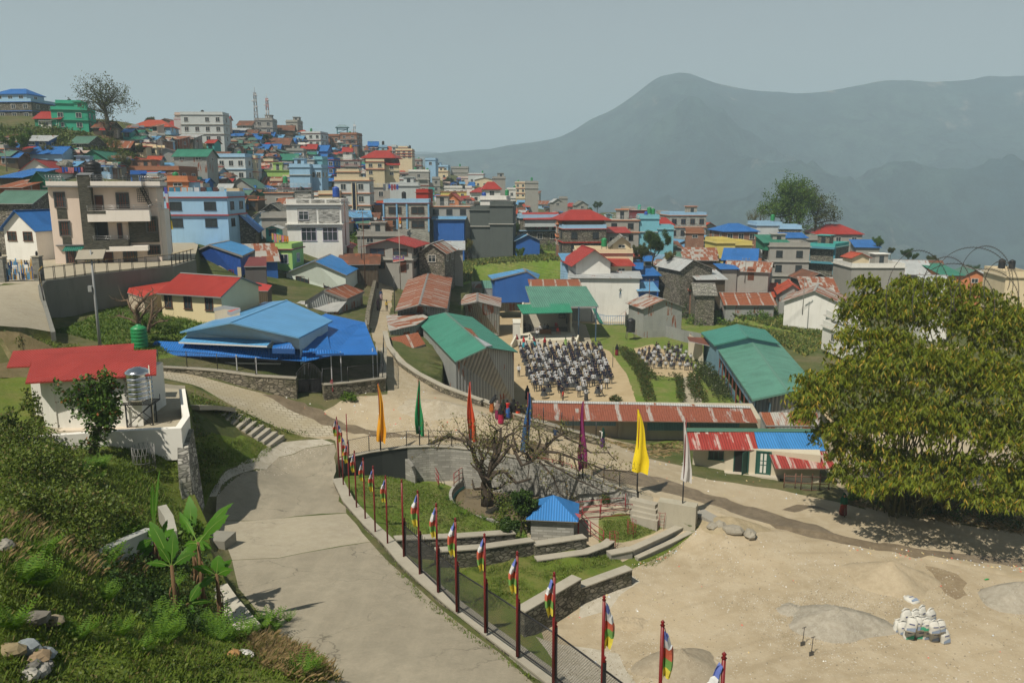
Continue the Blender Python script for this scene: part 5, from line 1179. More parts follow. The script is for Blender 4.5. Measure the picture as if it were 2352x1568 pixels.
ls=empty('long_shed',atz(1480,1000,0),0,'long low shed with striped rusty roof between road and school','shed');og=Vector(ls.location)
rusty=corr((.40,.39,.36),.80,.22,sheet=1.1,rcol=(.15,.045,.025))
m=MB();m.slab([atz(*p)-og for p in[(1221,962,2.35),(1276,965,2.35),(1500,967,2.3),(1741,970,2.25),(1723,935,3.0),(1480,927,3.05),(1222,922,3.1)]],.07,rusty,flat((.22,.12,.08)));m.build('roof',ls)
m=MB();m.slab([atz(*p)-og for p in[(1222,923.5,3.13),(1480,928.5,3.08),(1723,936.5,3.03),(1722,932,3.1),(1480,924,3.15),(1222,919,3.2)]],.04,corr((.45,.46,.45),.2,.22));m.build('ridge_sheet',ls)
F0,F1=atz(1258,1008,0)-og,atz(1745,1012,0)-og;F0.z=F1.z=0;d=(F1-F0);nb=Vector((-d.y,d.x,0)).normalized()
m=MB();b=[F0,F1,F1+nb*3.2,F0+nb*3.2];m.hexa([p+Vector((0,0,-.5)) for p in b],[b[0]+Vector((0,0,2.22)),b[1]+Vector((0,0,2.1)),b[2]+Vector((0,0,2.7)),b[3]+Vector((0,0,2.8))],plaster((.42,.385,.30),.35));m.build('wall',ls)
for k0,k1,z0,z1 in((.06,.32,1.35,2.1),(.46,.66,.95,2.05),(.67,.9,1.3,2.05)):
 m=MB();p,q=F0.lerp(F1,k0)-nb*.08,F0.lerp(F1,k1)-nb*.08;m.hexa([p+Vector((0,0,z0)),q+Vector((0,0,z0)),q+nb*.06+Vector((0,0,z0)),p+nb*.06+Vector((0,0,z0))],[p+Vector((0,0,z1)),q+Vector((0,0,z1)),q+nb*.06+Vector((0,0,z1)),p+nb*.06+Vector((0,0,z1))],corr((.12,.25,.34),.05,.15));m.build('shutter',ls)
for k in(.33,.45):m=MB();p=F0.lerp(F1,k)-nb*.2;m.hexa([p,p+d.normalized()*.35,p+d.normalized()*.35+nb*.18,p+nb*.18],[x+Vector((0,0,2.15)) for x in(p,p+d.normalized()*.35,p+d.normalized()*.35+nb*.18,p+nb*.18)],plaster((.36,.33,.26)));m.build('pillar',ls)
lean('shed',[(1760,976,2.2),(1881,976,2.2),(1877,948,2.9),(1744,946,2.9)],-.3,TIN,RU2,label='tin lean-to with grey and rust roof under the school gable',cat='shed')
wh=empty('cottage',atz(1740,1087,1.5),0,'low cream-walled cottage with half red, half blue roof and green doors','cottage');og=Vector(wh.location)
red2=corr((.32,.04,.03),.33,.2,rcol=(.30,.22,.19),sheet=.22);blu2=corr((.045,.22,.52),.02,.2)
for q,mt in(([(1583,1032,3.45),(1741,1033,3.45),(1731,991,4.25),(1578,989,4.25)],red2),([(1742,1033,3.45),(1896,1035,3.45),(1881,990,4.25),(1732,991,4.25)],blu2),([(1781,1075,2.7),(1923,1075,2.7),(1897,1036,3.4),(1764,1034,3.4)],corr((.32,.04,.032),.38,.2,rcol=(.28,.20,.17),sheet=.22))):
 m=MB();m.slab([atz(*p)-og for p in q],.05,mt,flat((.2,.1,.08)));m.build('roof',wh)
m=MB();m.slab([atz(*p)-og for p in[(1577,990,4.28),(1882,991,4.28),(1880,984,4.4),(1574,982,4.4)]],.05,flat((.06,.14,.10)));m.build('ridge_cap',wh)
m=MB();W0,W1=atz(1590,1078,1.4)-og,atz(1790,1098,1.4)-og;W0.z=W1.z=0;d=(W1-W0).normalized();n=Vector((-d.y,d.x,0));W2=W1+d*2.8
b=[W0,W2,W2+n*3.6,W0+n*3.6];m.hexa([p+Vector((0,0,-.6)) for p in b],[p+Vector((0,0,2.0)) for p in b],plaster((.56,.50,.38),.3));m.build('wall',wh)
m=MB();b=[W0-n*.5-d*.3,W1-n*.6,W1+n*.1,W0+n*.1-d*.3];m.hexa([p+Vector((0,0,-.6)) for p in b],[p+Vector((0,0,.1)) for p in b],plaster((.5,.45,.36)));m.build('plinth',wh)
rz=math.atan2(d.y,d.x);LW=(W1-W0).length;GRN=(.02,.085,.065)
window(wh,W0+d*LW*.27+Vector((0,0,.95))-n*.01,1.0,.85,rz,GRN,2)
for k,op in((.56,1),(.81,0)):
 a_=MB();g=flat(GRN);wv=flat((.6,.6,.55));w2=.48;a_.box(-w2-.08,-w2,-.08,.03,0,1.85,g);a_.box(w2,w2+.08,-.08,.03,0,1.85,g);a_.box(-w2,w2,-.08,.03,1.77,1.85,g);a_.box(-w2,w2,-.02,.0,0,1.77,flat((.008,.008,.008)) if op else g)
 if not op:
  for z0,z1 in((.15,.72),(.8,1.05),(1.12,1.65)):
   for s_ in(-1,1):a_.box(*sorted((s_*.05,s_*.22)),-.04,-.02,z0,z1,wv)
 else:a_.hexa([(w2-.02,-.02,0),(w2-.02,.03,0),(w2-.4,-.62,0),(w2-.36,-.66,0)][::-1],[(w2-.02,-.02,1.77),(w2-.02,.03,1.77),(w2-.4,-.62,1.77),(w2-.36,-.66,1.77)][::-1],g)
 a_.build('door',wh,W0+d*LW*k-n*.02+Vector((0,0,.08)),rz)
cg=MB();rm_=flat((.15,.07,.045),.8);P=[atz(1800,1124,1.35),atz(1903,1128,1.3)];P=[p-og for p in P]
for k in(0,.25,.38,.62,.8,1):p=P[0].lerp(P[1],k);cg.tube([p,Vector((p.x,p.y,2.62-og.z))],.04,rm_,5)
for z in(.05,.55,1.05):cg.tube([P[0]+Vector((0,0,z)),P[1]+Vector((0,0,z))],.03,rm_,5)
cg.build('cage_frame',wh);chain('cage_mesh',wh,[(P[0],P[1])],1.15,.14,.012,flat((.3,.28,.25)))
sg_=empty('stage',atz(1255,780,0),0,'white open school stage with small green roof','stage');og=Vector(sg_.location)
m=MB();m.slab([atz(*p)-og for p in[(1200,720,4.9),(1315,717,4.9),(1308,697,5.6),(1187,699,5.6)]],.08,corr((.03,.25,.14),0,.3),flat((.02,.12,.08)));m.build('roof',sg_)
SWH=plaster((.62,.58,.47),.2);fl,fr,bk=atz(1186,782,.8)-og,atz(1326,780,.8)-og,8.5
A,B,Cc,D=atz(1201,766,.8)-og,atz(1310,764,.8)-og,atz(1302,751,.8)-og,atz(1203,752,.8)-og
for p in(A,B,Cc,D,fl,fr):p.z=0
u=Vector((0,0,1));m=MB();m.hexa([fl-u*.5,fr-u*.5,Cc-u*.5+Vector((1,0,0)),D-u*.5-Vector((1,0,0))],[fl+u*.8,fr+u*.8,Cc+u*.8+Vector((1,0,0)),D+u*.8-Vector((1,0,0))],SWH);m.build('platform',sg_)
m=MB();th=.25
for p,q in((A,D),(D,Cc),(Cc,B)):
 e=(q-p).normalized();n2=Vector((-e.y,e.x,0))*th;m.hexa([p+u*.8,q+u*.8,q+n2+u*.8,p+n2+u*.8],[p+u*4.75,q+u*4.9,q+n2+u*4.9,p+n2+u*4.75],SWH)
m.build('wall',sg_)
m=MB();m.face([A.lerp(D,.15)+u*.83+Vector((.3,.2,0)),B.lerp(Cc,.15)+u*.83-Vector((.3,-.2,0)),Cc+u*.83,D+u*.83],flat((.16,.15,.14)));m.build('stage_floor',sg_)
window(sg_,B.lerp(Cc,.45)+u*2.0-Vector((.28,0,0)),1.0,1.6,-math.pi/2,(.04,.04,.04),1);window(sg_,Cc.lerp(D,.12)+u*2.4-Vector((0,.28,0)),.9,1.3,0,(.04,.04,.04),1)
for sx,pq in((1,(fr,atz(1318,800,0)-og)),(-1,(fl,atz(1176,800,0)-og))):
 m=MB();p,q=pq;q.z=0;e=(q-p).normalized()*.001;n2=Vector((.25*sx,0,0));m.hexa([p-u*.4,q-u*.4,q+n2-u*.4,p+n2-u*.4] if sx>0 else[q-u*.4,p-u*.4,p+n2-u*.4,q+n2-u*.4][::-1],[p+u*1.5,q+u*.6,q+n2+u*.6,p+n2+u*1.5] if sx>0 else[q+u*.6,p+u*1.5,p+n2+u*1.5,q+n2+u*.6][::-1],SWH);m.build('side_wall',sg_)
lean('school_shed',[(1222,705,5.4),(1375,703,5.3),(1346,657,7.0),(1206,657,7.0)],0,None,corr((.10,.26,.19),.02,.35,fade=.35),label='open school shed with wide dull green roof behind the stage',cat='shed')
ss=COL.objects['shed'] if 0 else[o for o in COL.objects if str(o.get('label','')).startswith('open school shed')][0];og=Vector(ss.location);m=MB()
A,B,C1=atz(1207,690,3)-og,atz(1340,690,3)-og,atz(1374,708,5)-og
for p_,q_ in((A,B),):m.hexa([(p_.x,p_.y,0),(q_.x,q_.y,0),(q_.x,q_.y+.2,0),(p_.x,p_.y+.2,0)],[(p_.x,p_.y,6.4),(q_.x,q_.y,6.4),(q_.x,q_.y+.2,6.5),(p_.x,p_.y+.2,6.5)],plaster((.10,.10,.09)))  # near-black colour paints in the shade of the open shed's interior
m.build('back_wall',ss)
for x,y in((1370,707),(1330,707)):p_=atz(x,y,5.2)-og;m=MB();m.box(p_.x-.09,p_.x+.09,p_.y+.3,p_.y+.48,0,5.3,flat((.05,.09,.14)));m.build('post',ss)
lean('shed',[(1216,657,6.9),(1337,657,6.9),(1331,641,7.6),(1212,641,7.6)],1,TIN,RU3,label='narrow rust-brown roof behind the wide green shed',cat='shed')
gs=lean('shed',[(1109,662,5.2),(1218,661,5.2),(1213,643,6.4),(1104,644,6.4)],1,TIN,corr((.11,.25,.2),.05,.3),label='grey tin shed with dull green roof left of the stage',cat='shed')
lean('shed',[(1084,661,5.0),(1108,662,5.1),(1104,646,6),(1083,646,6)],1,TIN,RU2,label='narrow tin annex beside the small green water tank',cat='shed')
gab('house',(1210,622,8.6),(1204,616,8.8),(1130,641,7.2),(1120,632,7.2),(1236,640,7.2),(1240,630,7.2),3,wallmat('b'),corr((.10,.30,.56),.05,.3),label='blue gabled roof peeping over the green school sheds',cat='house')
lean('screen',[(1179,742,3.2),(1196,742,3.2),(1196,732,3.6),(1177,732,3.6)],.5,plaster((.6,.6,.55)),flat((.6,.58,.5)),label='small white kiosk window at the stage edge',cat='kiosk')
# ------------------------------------------------------------------ park, poles and flags
def htop(base,pytop):
 z=base.z
 for _ in range(40):
  y=proj((base.x,base.y,z))[1]
  if y<=pytop:break
  z+=(y-pytop)*proj(base)[2]/FPX*.9+.005
 return z-base.z
BRK=brick((.42,.41,.37),(.24,.23,.20),.55,.17,.02,.45)
wl=[atz(x,y,z+.3) for x,y,z in WALL]
wall('roadside_wall',wl[:9],.5,[p.z-1.2 if i<4 else p.z-5.5 for i,p in enumerate(wl[:9])],ST,CAPM,.07,label='rubble wall with concrete cap separating the road from the park',cat='wall')
wall('roadside_wall',wl[8:],.5,7.2,plaster((.36,.33,.27),.5),CAPM,.07,label='stained concrete wall at the edge of the asphalt, carrying red poles and mesh',cat='wall')
fe=empty('mesh_fence',wl[4],0,'black wire mesh fence on the wall between the road and the sandy yard','fence');og=wl[4]
FB=[(1357,402),(1503,545),(1670,702),(1843,882),(2105,1072)]
fp=[T('J',*q) for q in FB]+[T('K',47,1290),T('K',382,1535),(1381,1655),(1509,1768)];fz=[6.45,6.85,7.25,7.65,8.1,8.4,8.75,9.15,9.75]
FP=[atz(x+4,y,z) for(x,y),z in zip(fp,fz)]
for i,p in enumerate(FP):
 h=1.72;m=MB();m.box(p.x-og.x-.05,p.x-og.x+.05,p.y-og.y-.05,p.y-og.y+.05,p.z-og.z-.1,p.z-og.z+h,BLK);m.lathe([(.001,0),(.06,.02),(.02,.08),(.05,.13),(.001,.2)],MAR,8,(p.x-og.x,p.y-og.y,p.z-og.z+h));m.build('post',fe)
 if i:
  a,b=FP[i-1]-og,p-og
  for z in(.12,1.5):m=MB();m.tube([a+Vector((0,0,z)),b+Vector((0,0,z))],.028,BLK,5);m.build('rail',fe)
  if i<4:
   m=MB()
   for k in range(1,8):q=a.lerp(b,k/8);m.tube([q+Vector((0,0,1.5)),q+Vector((0,0,1.78))],.012,BLK,4)
   m.build('spikes',fe)
chain('wire_mesh',fe,[(FP[i]+Vector((0,0,.12)),FP[i+1]+Vector((0,0,.12))) for i in range(len(FP)-1)],1.38,.1,.010,flat((.035,.035,.035),.5),og)
rg=[atz(*q) for q in RING]
DARKW=plaster((.055,.06,.058),.5)
wall('curved_wall',rg[:5],.35,3.2,DARKW,CAPM,.06,label='dark tarred section of the curved garden wall',cat='wall')
wall('curved_wall',rg[4:],.35,3.0,BRK,CAPM,.06,label='long curved wall faced with grey stone tiles below the flag row',cat='wall')
fr_=empty('ring_fence',rg[1],0,'thin black wire fence following the curved wall below the tall coloured flags','fence');og=rg[1];acc=[]
for i in range(1,len(rg)-1):
 n_=max(1,round((rg[i+1]-rg[i]).length/1.9))
 for j in range(n_):acc.append(rg[i].lerp(rg[i+1],j/n_))
acc.append(rg[-1])
for i,p in enumerate(acc):
 m=MB();m.tube([p-og,p-og+Vector((0,0,1.2))],.032,BLK,5);m.build('post',fr_)
 if i:m=MB();m.tube([acc[i-1]-og+Vector((0,0,1.17)),p-og+Vector((0,0,1.17))],.018,BLK,4);m.build('rail',fr_)
chain('wire_mesh',fr_,[(acc[i]+Vector((0,0,.08)),acc[i+1]+Vector((0,0,.08))) for i in range(len(acc)-1)],1.08,.17,.009,BLK,og)
PF=[flat(c,.8) for c in((.13,.18,.50),(.60,.60,.60),(.50,.11,.06),(.15,.30,.07),(.60,.50,.06))]
def prayer_flag(mb,x0,z1,L,rs,side=-1):
 """five small cloths hanging in one tattered strip beside the pole"""
 n=15;W=.135*L/1.25;pts=[]
 for i in range(n+1):
  k=i/n;z=z1-L*k;w=W*(.12+1.15*min(1,k*2.2))*(1-.55*max(0,k-.75)*4*.6);sx=side*(.02+.13*math.sin(k*3.0)*L*.5);pts.append((sx+side*w,sx*.15,z,rs.uniform(-.05,.05)))
 for i in range(n):
  k=min(4,i*5//n);a,b=pts[i],pts[i+1]
  for q in range(4):
   u0,u1=q/4,(q+1)/4
   f=lambda p,u,ph:(x0+side*.03+(p[0])*u,.10*math.sin(u*7+ph*4+p[2]*3),p[2]+p[3]*u)
   mb.face([f(a,u0,1),f(a,u1,1),f(b,u1,1),f(b,u0,1)],PF[k],True)
rs=random.Random(5)
poles=[('F',757,803,400),('F',768,935,445),('F',803,1018,562),('F',860,1110,625),('F',923,1203,712),('F',1003,1298,780),('F',1095,1418,855),('F',1209,1540,945),('J',1357,402,-284),('J',1503,545,-184),('J',1670,702,-63),('J',1843,882,73),('J',2105,1072,220),('K',47,1290,385),('K',378,1535,578),('K',820,1905,800),('K',1332,2350,1035),('K',1860,2900,1335)]
pz=[5.1,5.2,5.3,5.55,5.8,6.0,6.2,6.3,6.5,6.9,7.3,7.7,8.15,8.45,8.8,9.15,9.7,10.3]
ORD=['twelfth','eleventh','tenth','ninth','eighth','seventh','sixth','fifth','','fourth','third','second','first']
desc=['farthest maroon pole with prayer flags, at the bend of the road wall','second farthest prayer flag pole, at the bend of the road','third farthest prayer flag pole along the road wall','fourth farthest prayer flag pole, in front of the dark curved wall','fifth farthest prayer flag pole along the road wall','sixth farthest prayer flag pole, before the dark wall','seventh farthest prayer flag pole along the road wall','prayer flag pole just before the bare maroon pole','bare maroon pole without a flag on the road wall','prayer flag pole just after the bare pole, with torn green cloth','prayer flag pole beside the terraced garden walls','prayer flag pole over the second garden terrace','prayer flag pole with wide white and red cloths over the lower lawn','prayer flag pole at the foot of the lower lawn','prayer flag pole before the dark stone yard wall','prayer flag pole beside the small earth mound in the yard','prayer flag pole in front of the round gravel heap','lowest prayer flag pole, only its top showing over the yard']
for i,((tl,u,vb,vt),z) in enumerate(zip(poles,pz)):
 x,y=T(tl,u,vb);b=atz(x,y,z);hgt=htop(b,T(tl,u,vt)[1])
 r=empty('flag_pole',b,0,desc[i],'flag pole','maroon prayer flag poles along the road wall')
 m=MB();m.tube([(0,0,-.1),(0,0,hgt)],.042,MAR,8);m.lathe([(.001,-.02),(.06,.01),(.025,.05),(.05,.09),(.001,.15)],MAR,8,(0,0,hgt));m.build('pole',r)
 if i!=8:m=MB();prayer_flag(m,0,hgt-.12,hgt*rs.uniform(.30,.38),rs,-1 if i not in(1,2,15,16) or i==0 else 1);m.build('prayer_flag',r)
b=atz(799,1048,4.9);r=empty('flag_pole',b,0,'thin bare red pole at the start of the curved fence','flag pole');m=MB();m.tube([(0,0,0),(0,0,htop(b,950))],.035,MAR,6);m.build('pole',r)
def banner(px,py,z,ptop,col,lab,vis=1.0,seed=0,L=.72,W=.62):
 b=atz(px,py,z);hgt=htop(b,ptop);r=empty('banner_pole',b,0,lab,'banner','tall coloured banners round the garden');mt=plain(col,.8,.3)
 m=MB();m.tube([(0,0,-.2),(0,0,1.5)],.045,BLK,6);m.tube([(0,0,1.5),(0,0,hgt)],.032,MAR,6);m.build('pole',r)
 q=random.Random(seed);n=16;V,F=[],[];zt=hgt-.05;LL=hgt*L;sd=-1 if seed%3==1 else 1
 for i in range(n+1):
  k=i/n;w=W*(.15+.85*min(1,k*1.25))*(1+.12*math.sin(k*9+seed));
  for j in range(7):
   u=j/6;V.append((sd*(-.10*W+w*(u-.22)+.10*math.sin(k*4+seed)),.13*math.sin(u*8+k*3+seed)*(.3+k),zt-LL*k-(.22*u if i==n else .05*u)))
 for i in range(n):
  for j in range(6):F.append((i*7+j,i*7+j+1,(i+1)*7+j+1,(i+1)*7+j))
 m=MB();m.mesh(V,F,mt,True);m.build('banner',r)
for q in[(874,1034,4.9,T('F',0,75)[1],(.80,.36,.02),'tall orange banner on the curved fence',1,0,.84),(964,1024,4.75,T('F',0,40)[1],(.02,.26,.09),'tall green banner on the curved fence',1,2,.80),(1082,1031,4.6,T('F',0,57)[1],(.72,.09,.03),'tall red banner on the curved fence',1,3,.85),(1212,1054,4.25,900,(.03,.10,.26),'tall navy blue banner beside the shawled women',1,4,.85),(1338,1092,3.7,T('G',0,-5)[1]+2,(.24,.03,.13),'tall purple banner behind the gnarled tree',1,1,.88),(1463,1129,3.15,T('G',0,75)[1],(.88,.66,.015),'tall yellow banner billowing at the end of the curved wall',1,6,.74,.95),(1568,1154,3.35,T('G',0,165)[1],(.62,.60,.58),'tall white banner on the concrete block',1,5,.72,.6)]:banner(*q)
o=atz(1150,1100,2.3)
def simple(name,fn,lab,cat,loc=None,**k):
 m=MB();fn(m);return m.build(name,None,loc,0,label=lab,cat=cat,**k)
ang=[2*math.pi*i/48 for i in range(49)]
pd=empty('pond',(POND.x,POND.y,1.2),0,'round muddy pond with tiled rim in the sunken garden','pond')
m=MB()
for r0,r1,mt,z0,z1 in((4.75,4.95,BRK,0,1.02),(4.66,4.75,plaster((.10,.30,.28)),0,.55)):
 for i in range(48):
  c0,s0,c1,s1=math.cos(ang[i]),math.sin(ang[i]),math.cos(ang[i+1]),math.sin(ang[i+1])
  m.hexa([(r0*c0,r0*s0,z0),(r1*c0,r1*s0,z0),(r1*c1,r1*s1,z0),(r0*c1,r0*s1,z0)],[(r0*c0,r0*s0,z1),(r1*c0,r1*s0,z1),(r1*c1,r1*s1,z1),(r0*c1,r0*s1,z1)],mt)
m.build('rim',pd)
s_=NB('pond_water');WATER=s_.fin(s_.mix(s_.noise(s_.pos(),.8,4),(.13,.10,.06),(.17,.135,.08)),.12,0,.5)
m=MB();m.face([(4.66*math.cos(a),4.66*math.sin(a),.42) for a in ang[:-1]],WATER);w=m.build('water',pd)
def red_rail(lab,pts,h=.95,bars=2):
 r=empty('railing',pts[0],0,lab,'railing');og=pts[0]
 for i in range(len(pts)-1):
  a,b=pts[i]-og,pts[i+1]-og;n_=max(1,round((b-a).length/1.8))
  for j in range(n_+(i==len(pts)-2)):p=a.lerp(b,j/n_);m=MB();m.tube([p,p+Vector((0,0,h))],.032,MARR,6);m.build('post',r)
  for k in range(bars+1):z=Vector((0,0,h-.36*k));m=MB();m.tube([a+z,b+z],.024,MARR,5);m.build('rail',r)
MARR=flat((.24,.025,.03),.45)
red_rail('curved maroon railing along the back of the muddy pond',[Vector((POND.x+4.85*math.cos(a),POND.y+4.85*math.sin(a),2.2)) for a in[R(165-i*10.5) for i in range(14)]])
red_rail('maroon railing above the pond near the round shrub',[atz(1323,1184,2.0),atz(1436,1173,2.0),atz(1437,1160,2.05),atz(1395,1140,2.1)])
red_rail('maroon railing along the paved walk behind the square lawn',[atz(1337,1197,1.8),atz(1378,1194,1.8),atz(1451,1188,1.8)])
red_rail('maroon stair railing running down beside the square lawn',[atz(1326,1195,1.9),atz(1356,1229,1.75),atz(1386,1250,1.6)],.9)
red_rail('short maroon railing where the steps leave the pond',[atz(994,1085,2.3),atz(1008,1118,2.1)],.9)
wall('wing_wall',[atz(934,1052,4.0),atz(948,1070,3.6),atz(955,1092,2.9)],.3,[1.9]*3,BRK,label='slanting tiled wing wall beside the golden pillar',cat='wall')
def hut(m):pass
hb=atz(1268,1240,1.95);r=empty('shrine_hut',hb,R(-6),'little tiled hut with bright blue pyramid roof in the garden','hut')
HW=98*proj(hb)[2]/FPX/2;m=MB();m.box(-HW,HW,0,2.3,-.4,1.45,BRK);m.build('wall',r)
m=MB();A=(0,1.15,2.45);e=.28;q=[(-HW-e,-e,1.38),(HW+e,-e,1.38),(HW+e,2.3+e,1.38),(-HW-e,2.3+e,1.38)]
for i in range(4):m.face([q[i],q[(i+1)%4],A],corr((.03,.19,.50),.03,.16))
m.slab([(x,y,1.375) for x,y,z in q],.05,flat((.2,.2,.2)));m.build('roof',r)
bf=empty('bell_frame',atz(1318,1234,1.9),R(-20),'small red frame holding a bronze bell beside the blue-roofed hut','bell frame');m=MB()
for x in(-.28,.28):m.box(x-.04,x+.04,-.04,.04,-.1,1.35,MARR)
m.box(-.36,.36,-.045,.045,1.35,1.43,MARR);m.slab([(-.45,-.2,1.45),(.45,-.2,1.45),(.45,0,1.6),(-.45,0,1.6)],.03,MARR);m.build('frame',bf);m=MB();m.lathe([(.16,.9),(.15,.95),(.10,1.1),(.07,1.2),(.02,1.24)],flat((.3,.2,.06),.35,.8),10);m.build('bell',bf)
def terr(pts,top_lab,depth=1.0,mt=None,th=.5):wall('terrace_wall',[atz(*p) for p in pts],th,depth,mt or STD,CAPM,.07,label=top_lab,cat='wall')
terr([(907,1237,4.2),(1050,1231,3.7),(1180,1222,3.2)],'upper dark stone terrace wall behind the prayer poles',1.5)
terr([(1000,1264,3.5),(1110,1256,3.2),(1222,1240,2.8)],'second dark stone terrace wall below the upper one',1.7)
terr([(1226,1250,2.65),(1343,1232,2.5)],'short stone terrace wall in front of the blue-roofed hut',1.3)
terr([(1230,1284,2.0),(1345,1268,2.0),(1388,1252,2.0),(1403,1241,2.05)],'low concrete-topped terrace kerb above the lower lawn',.8)
terr([(1195,1402,2.75),(1325,1326,2.75)],'tall dark stone wall at the corner of the sandy yard',2.0,STD,.55)
terr([(1327,1347,2.15),(1445,1304,2.15)],'lower dark stone wall continuing along the sandy yard',1.4,STD,.5)
terr([(1398,1271,1.75),(1448,1261,1.75)],'short concrete slab wall at the drain mouth',.7,CONC)
terr([(1449,1262,1.7),(1520,1230,1.75),(1583,1199,1.85),(1545,1187,2.0),(1497,1178,2.0)],'concrete kerb between the square lawn and the drain',.8,CONC,.4)
terr([(1462,1281,1.35),(1530,1250,1.4),(1607,1212,1.7)],'outer concrete kerb of the littered drain',.5,CONC,.25)
sp=MB()
for i in range(4):
 P=[atz(1454+i*1.5,1140+i*12,2.9-i*.24),atz(1513+i*1.5,1153+i*12,2.9-i*.24)];d=(P[1]-P[0]);n_=Vector((d.y,-d.x,0)).normalized()*.62;o=atz(1480,1165,2)
 sp.hexa([p-o-Vector((0,0,.9)) for p in(P[0]+n_,P[1]+n_,P[1],P[0])],[p-o for p in(P[0]+n_,P[1]+n_,P[1],P[0])],CAPM)
sp.build('steps',None,o,0,label='broad concrete steps from the road down into the garden',cat='steps')
P=[atz(1514,1146,3.35),atz(1601,1160,3.3)];wall('concrete_block_wall',P,.8,2.2,plaster((.40,.37,.29),.5),label='thick weathered concrete wall carrying the white banner',cat='wall')
wall('culvert_slab',[atz(1606,1172,2.35),atz(1640,1190,2.3),atz(1665,1196,2.2)],.9,.25,CONC,label='concrete slab bridging the dark drain opening',cat='slab')
gp=empty('gold_pillar',atz(930,1097,2.3),0,'slim golden pillar statue before the tiled wall','statue');m=MB();GO=flat((.65,.42,.08),.35,.7);m.lathe([(.16,0),(.16,.12),(.07,.2),(.09,.5),(.06,.55),(.11,.8),(.07,1.05),(.10,1.3),(.05,1.4),(.08,1.5),(.06,1.62),(.01,1.7)],GO,10);m.build('pillar',gp)
bx=empty('utility_box',atz(1035,1080,2.3),0,'small concrete box with a black slot against the curved wall','box');m=MB();m.box(-1.0,1.0,0,.8,-.3,.95,plaster((.38,.35,.27)));m.build('box',bx);m=MB();m.box(-.62,.62,.3,.8,.95,1.5,flat((.01,.01,.01)));m.build('opening',bx)
st=MB();o=atz(570,980,7);n=9
for i in range(n):
 k=i/(n-1);A,B=atz(lerp(492,607,k),lerp(955,1022,k),lerp(8.0,5.9,k)),atz(lerp(515,640,k),lerp(934,998,k),lerp(8.0,5.9,k));d=B-A;n_=Vector((d.y,-d.x,0)).normalized();n_=n_ if n_.x>0 else-n_;n_=n_*.42;up=Vector((0,0,-.9));r_=[A-n_*.3,A+n_,B+n_,B-n_*.3]
 st.hexa([p-o+up for p in r_],[p-o for p in r_],CAPM)
st.build('stairway',None,o,0,label='concrete stairs climbing the grassy slope from the gravel edge',cat='stairs')
m=MB();pp=[atz(*p) for p in[(430,930,9.6),(470,930,9.0),(515,935,8.1)]];o=pp[0];strip_mesh(m,[p-o for p in pp],1.6,.3,CAPM);m.build('footpath',None,o,0,kind='structure')
def blk(px,py,z,sx,sy,sz,rz,mt,lab,cat='block',nm='concrete_block'):
 p=atz(px,py,z);m=MB();m.box(-sx/2,sx/2,-sy/2,sy/2,-.4,sz,mt);m.build(nm,None,p,R(rz),label=lab,cat=cat)
wall('ledge',[atz(*p) for p in[(498,1345,8.6),(520,1378,8.7),(548,1412,8.8),(572,1440,8.9)]],.75,1.6,plaster((.46,.43,.36),.4),label='broken concrete ledge above the road beside the banana plants',cat='ledge')
blk(508,1262,6.3,1.0,1.1,.7,-8,plaster((.24,.23,.195)),'squat concrete box at the road edge by the banana leaves')
wall('low_wall',[atz(*p) for p in[(185,1285,11.9),(260,1248,11.5),(345,1212,11.0)]],.35,.8,plaster((.40,.41,.38)),label='low pale concrete wall slanting up through the ferns',cat='wall')
wall('low_wall',[atz(*p) for p in[(372,1160,9.6),(388,1185,9.4),(396,1220,9.2)]],.35,.7,plaster((.36,.35,.30),.5),label='stub of white plastered wall behind the banana leaves',cat='wall')
vw=[atz(*q) for q in[(122,762,12.3),(100,690,13.9),(92,655,15.0),(101,645,15.1),(150,639,15.1),(217,629,15.1),(305,620,15.1),(395,611,15.1),(447,596,15.1)]]
wall('terrace_wall',vw,.3,[11.6,11.3,11,11,11,11,11,11,11],plaster((.20,.20,.18),.5),label='tall curved concrete wall under the villa forecourt',cat='wall')
fv=empty('fence',vw[2],0,'black iron fence with gold spear tips round the villa forecourt','fence');og=vw[2];GOLD=flat((.5,.33,.06),.4,.5);segs=vw[1:]
for i in range(len(segs)-1):
 a,b=segs[i]-og,segs[i+1]-og;n_=max(1,round((b-a).length/1.35))
 for z in(.12,):m=MB();m.tube([a+Vector((0,0,z)),b+Vector((0,0,z))],.025,BLK,4);m.build('rail',fv)
 for j in range(n_):
  m=MB()
  for dx in(-.07,.07):p=a.lerp(b,j/n_)+(b-a).normalized()*dx;m.tube([p,p+Vector((0,0,1.2))],.03,BLK,4)
  m.build('post',fv)
 m=MB();m.tube([a+Vector((0,0,1.12)),b+Vector((0,0,1.12))],.027,BLK,4);ns_=int((b-a).length/.2)
 for j in range(ns_):p=a.lerp(b,j/ns_);m.tube([p+Vector((0,0,1.12)),p+Vector((0,0,1.3))],.018,GOLD,4,r1=.004)
 m.build('spiked_rail',fv)
ga,gb=atz(14,647,14.9),atz(84,645,14.9);g=empty('villa_gate',ga,0,'gate of blue, white and ochre boards between two stone pillars','gate');u=gb-ga
for q,nm in((ga-u*.08,0),(gb+u*.1,1)):p=q-ga;m=MB();m.box(p.x-.3,p.x+.3,p.y-.3,p.y+.3,-.3,2.1,brick((.32,.31,.27),(.15,.15,.14),.3,.09,.015));m.box(p.x-.36,p.x+.36,p.y-.36,p.y+.36,2.1,2.2,CAPM);m.build('pillar',g);m=MB();m.lathe([(.08,0),(.12,.12),(.1,.35),(.02,.42)],BLK,6,(p.x,p.y,2.2));m.build('lantern',g)
cs=[flat(c) for c in((.04,.12,.35),(.65,.64,.6),(.5,.3,.08),(.06,.06,.07),(.12,.3,.5))];rs=random.Random(3)
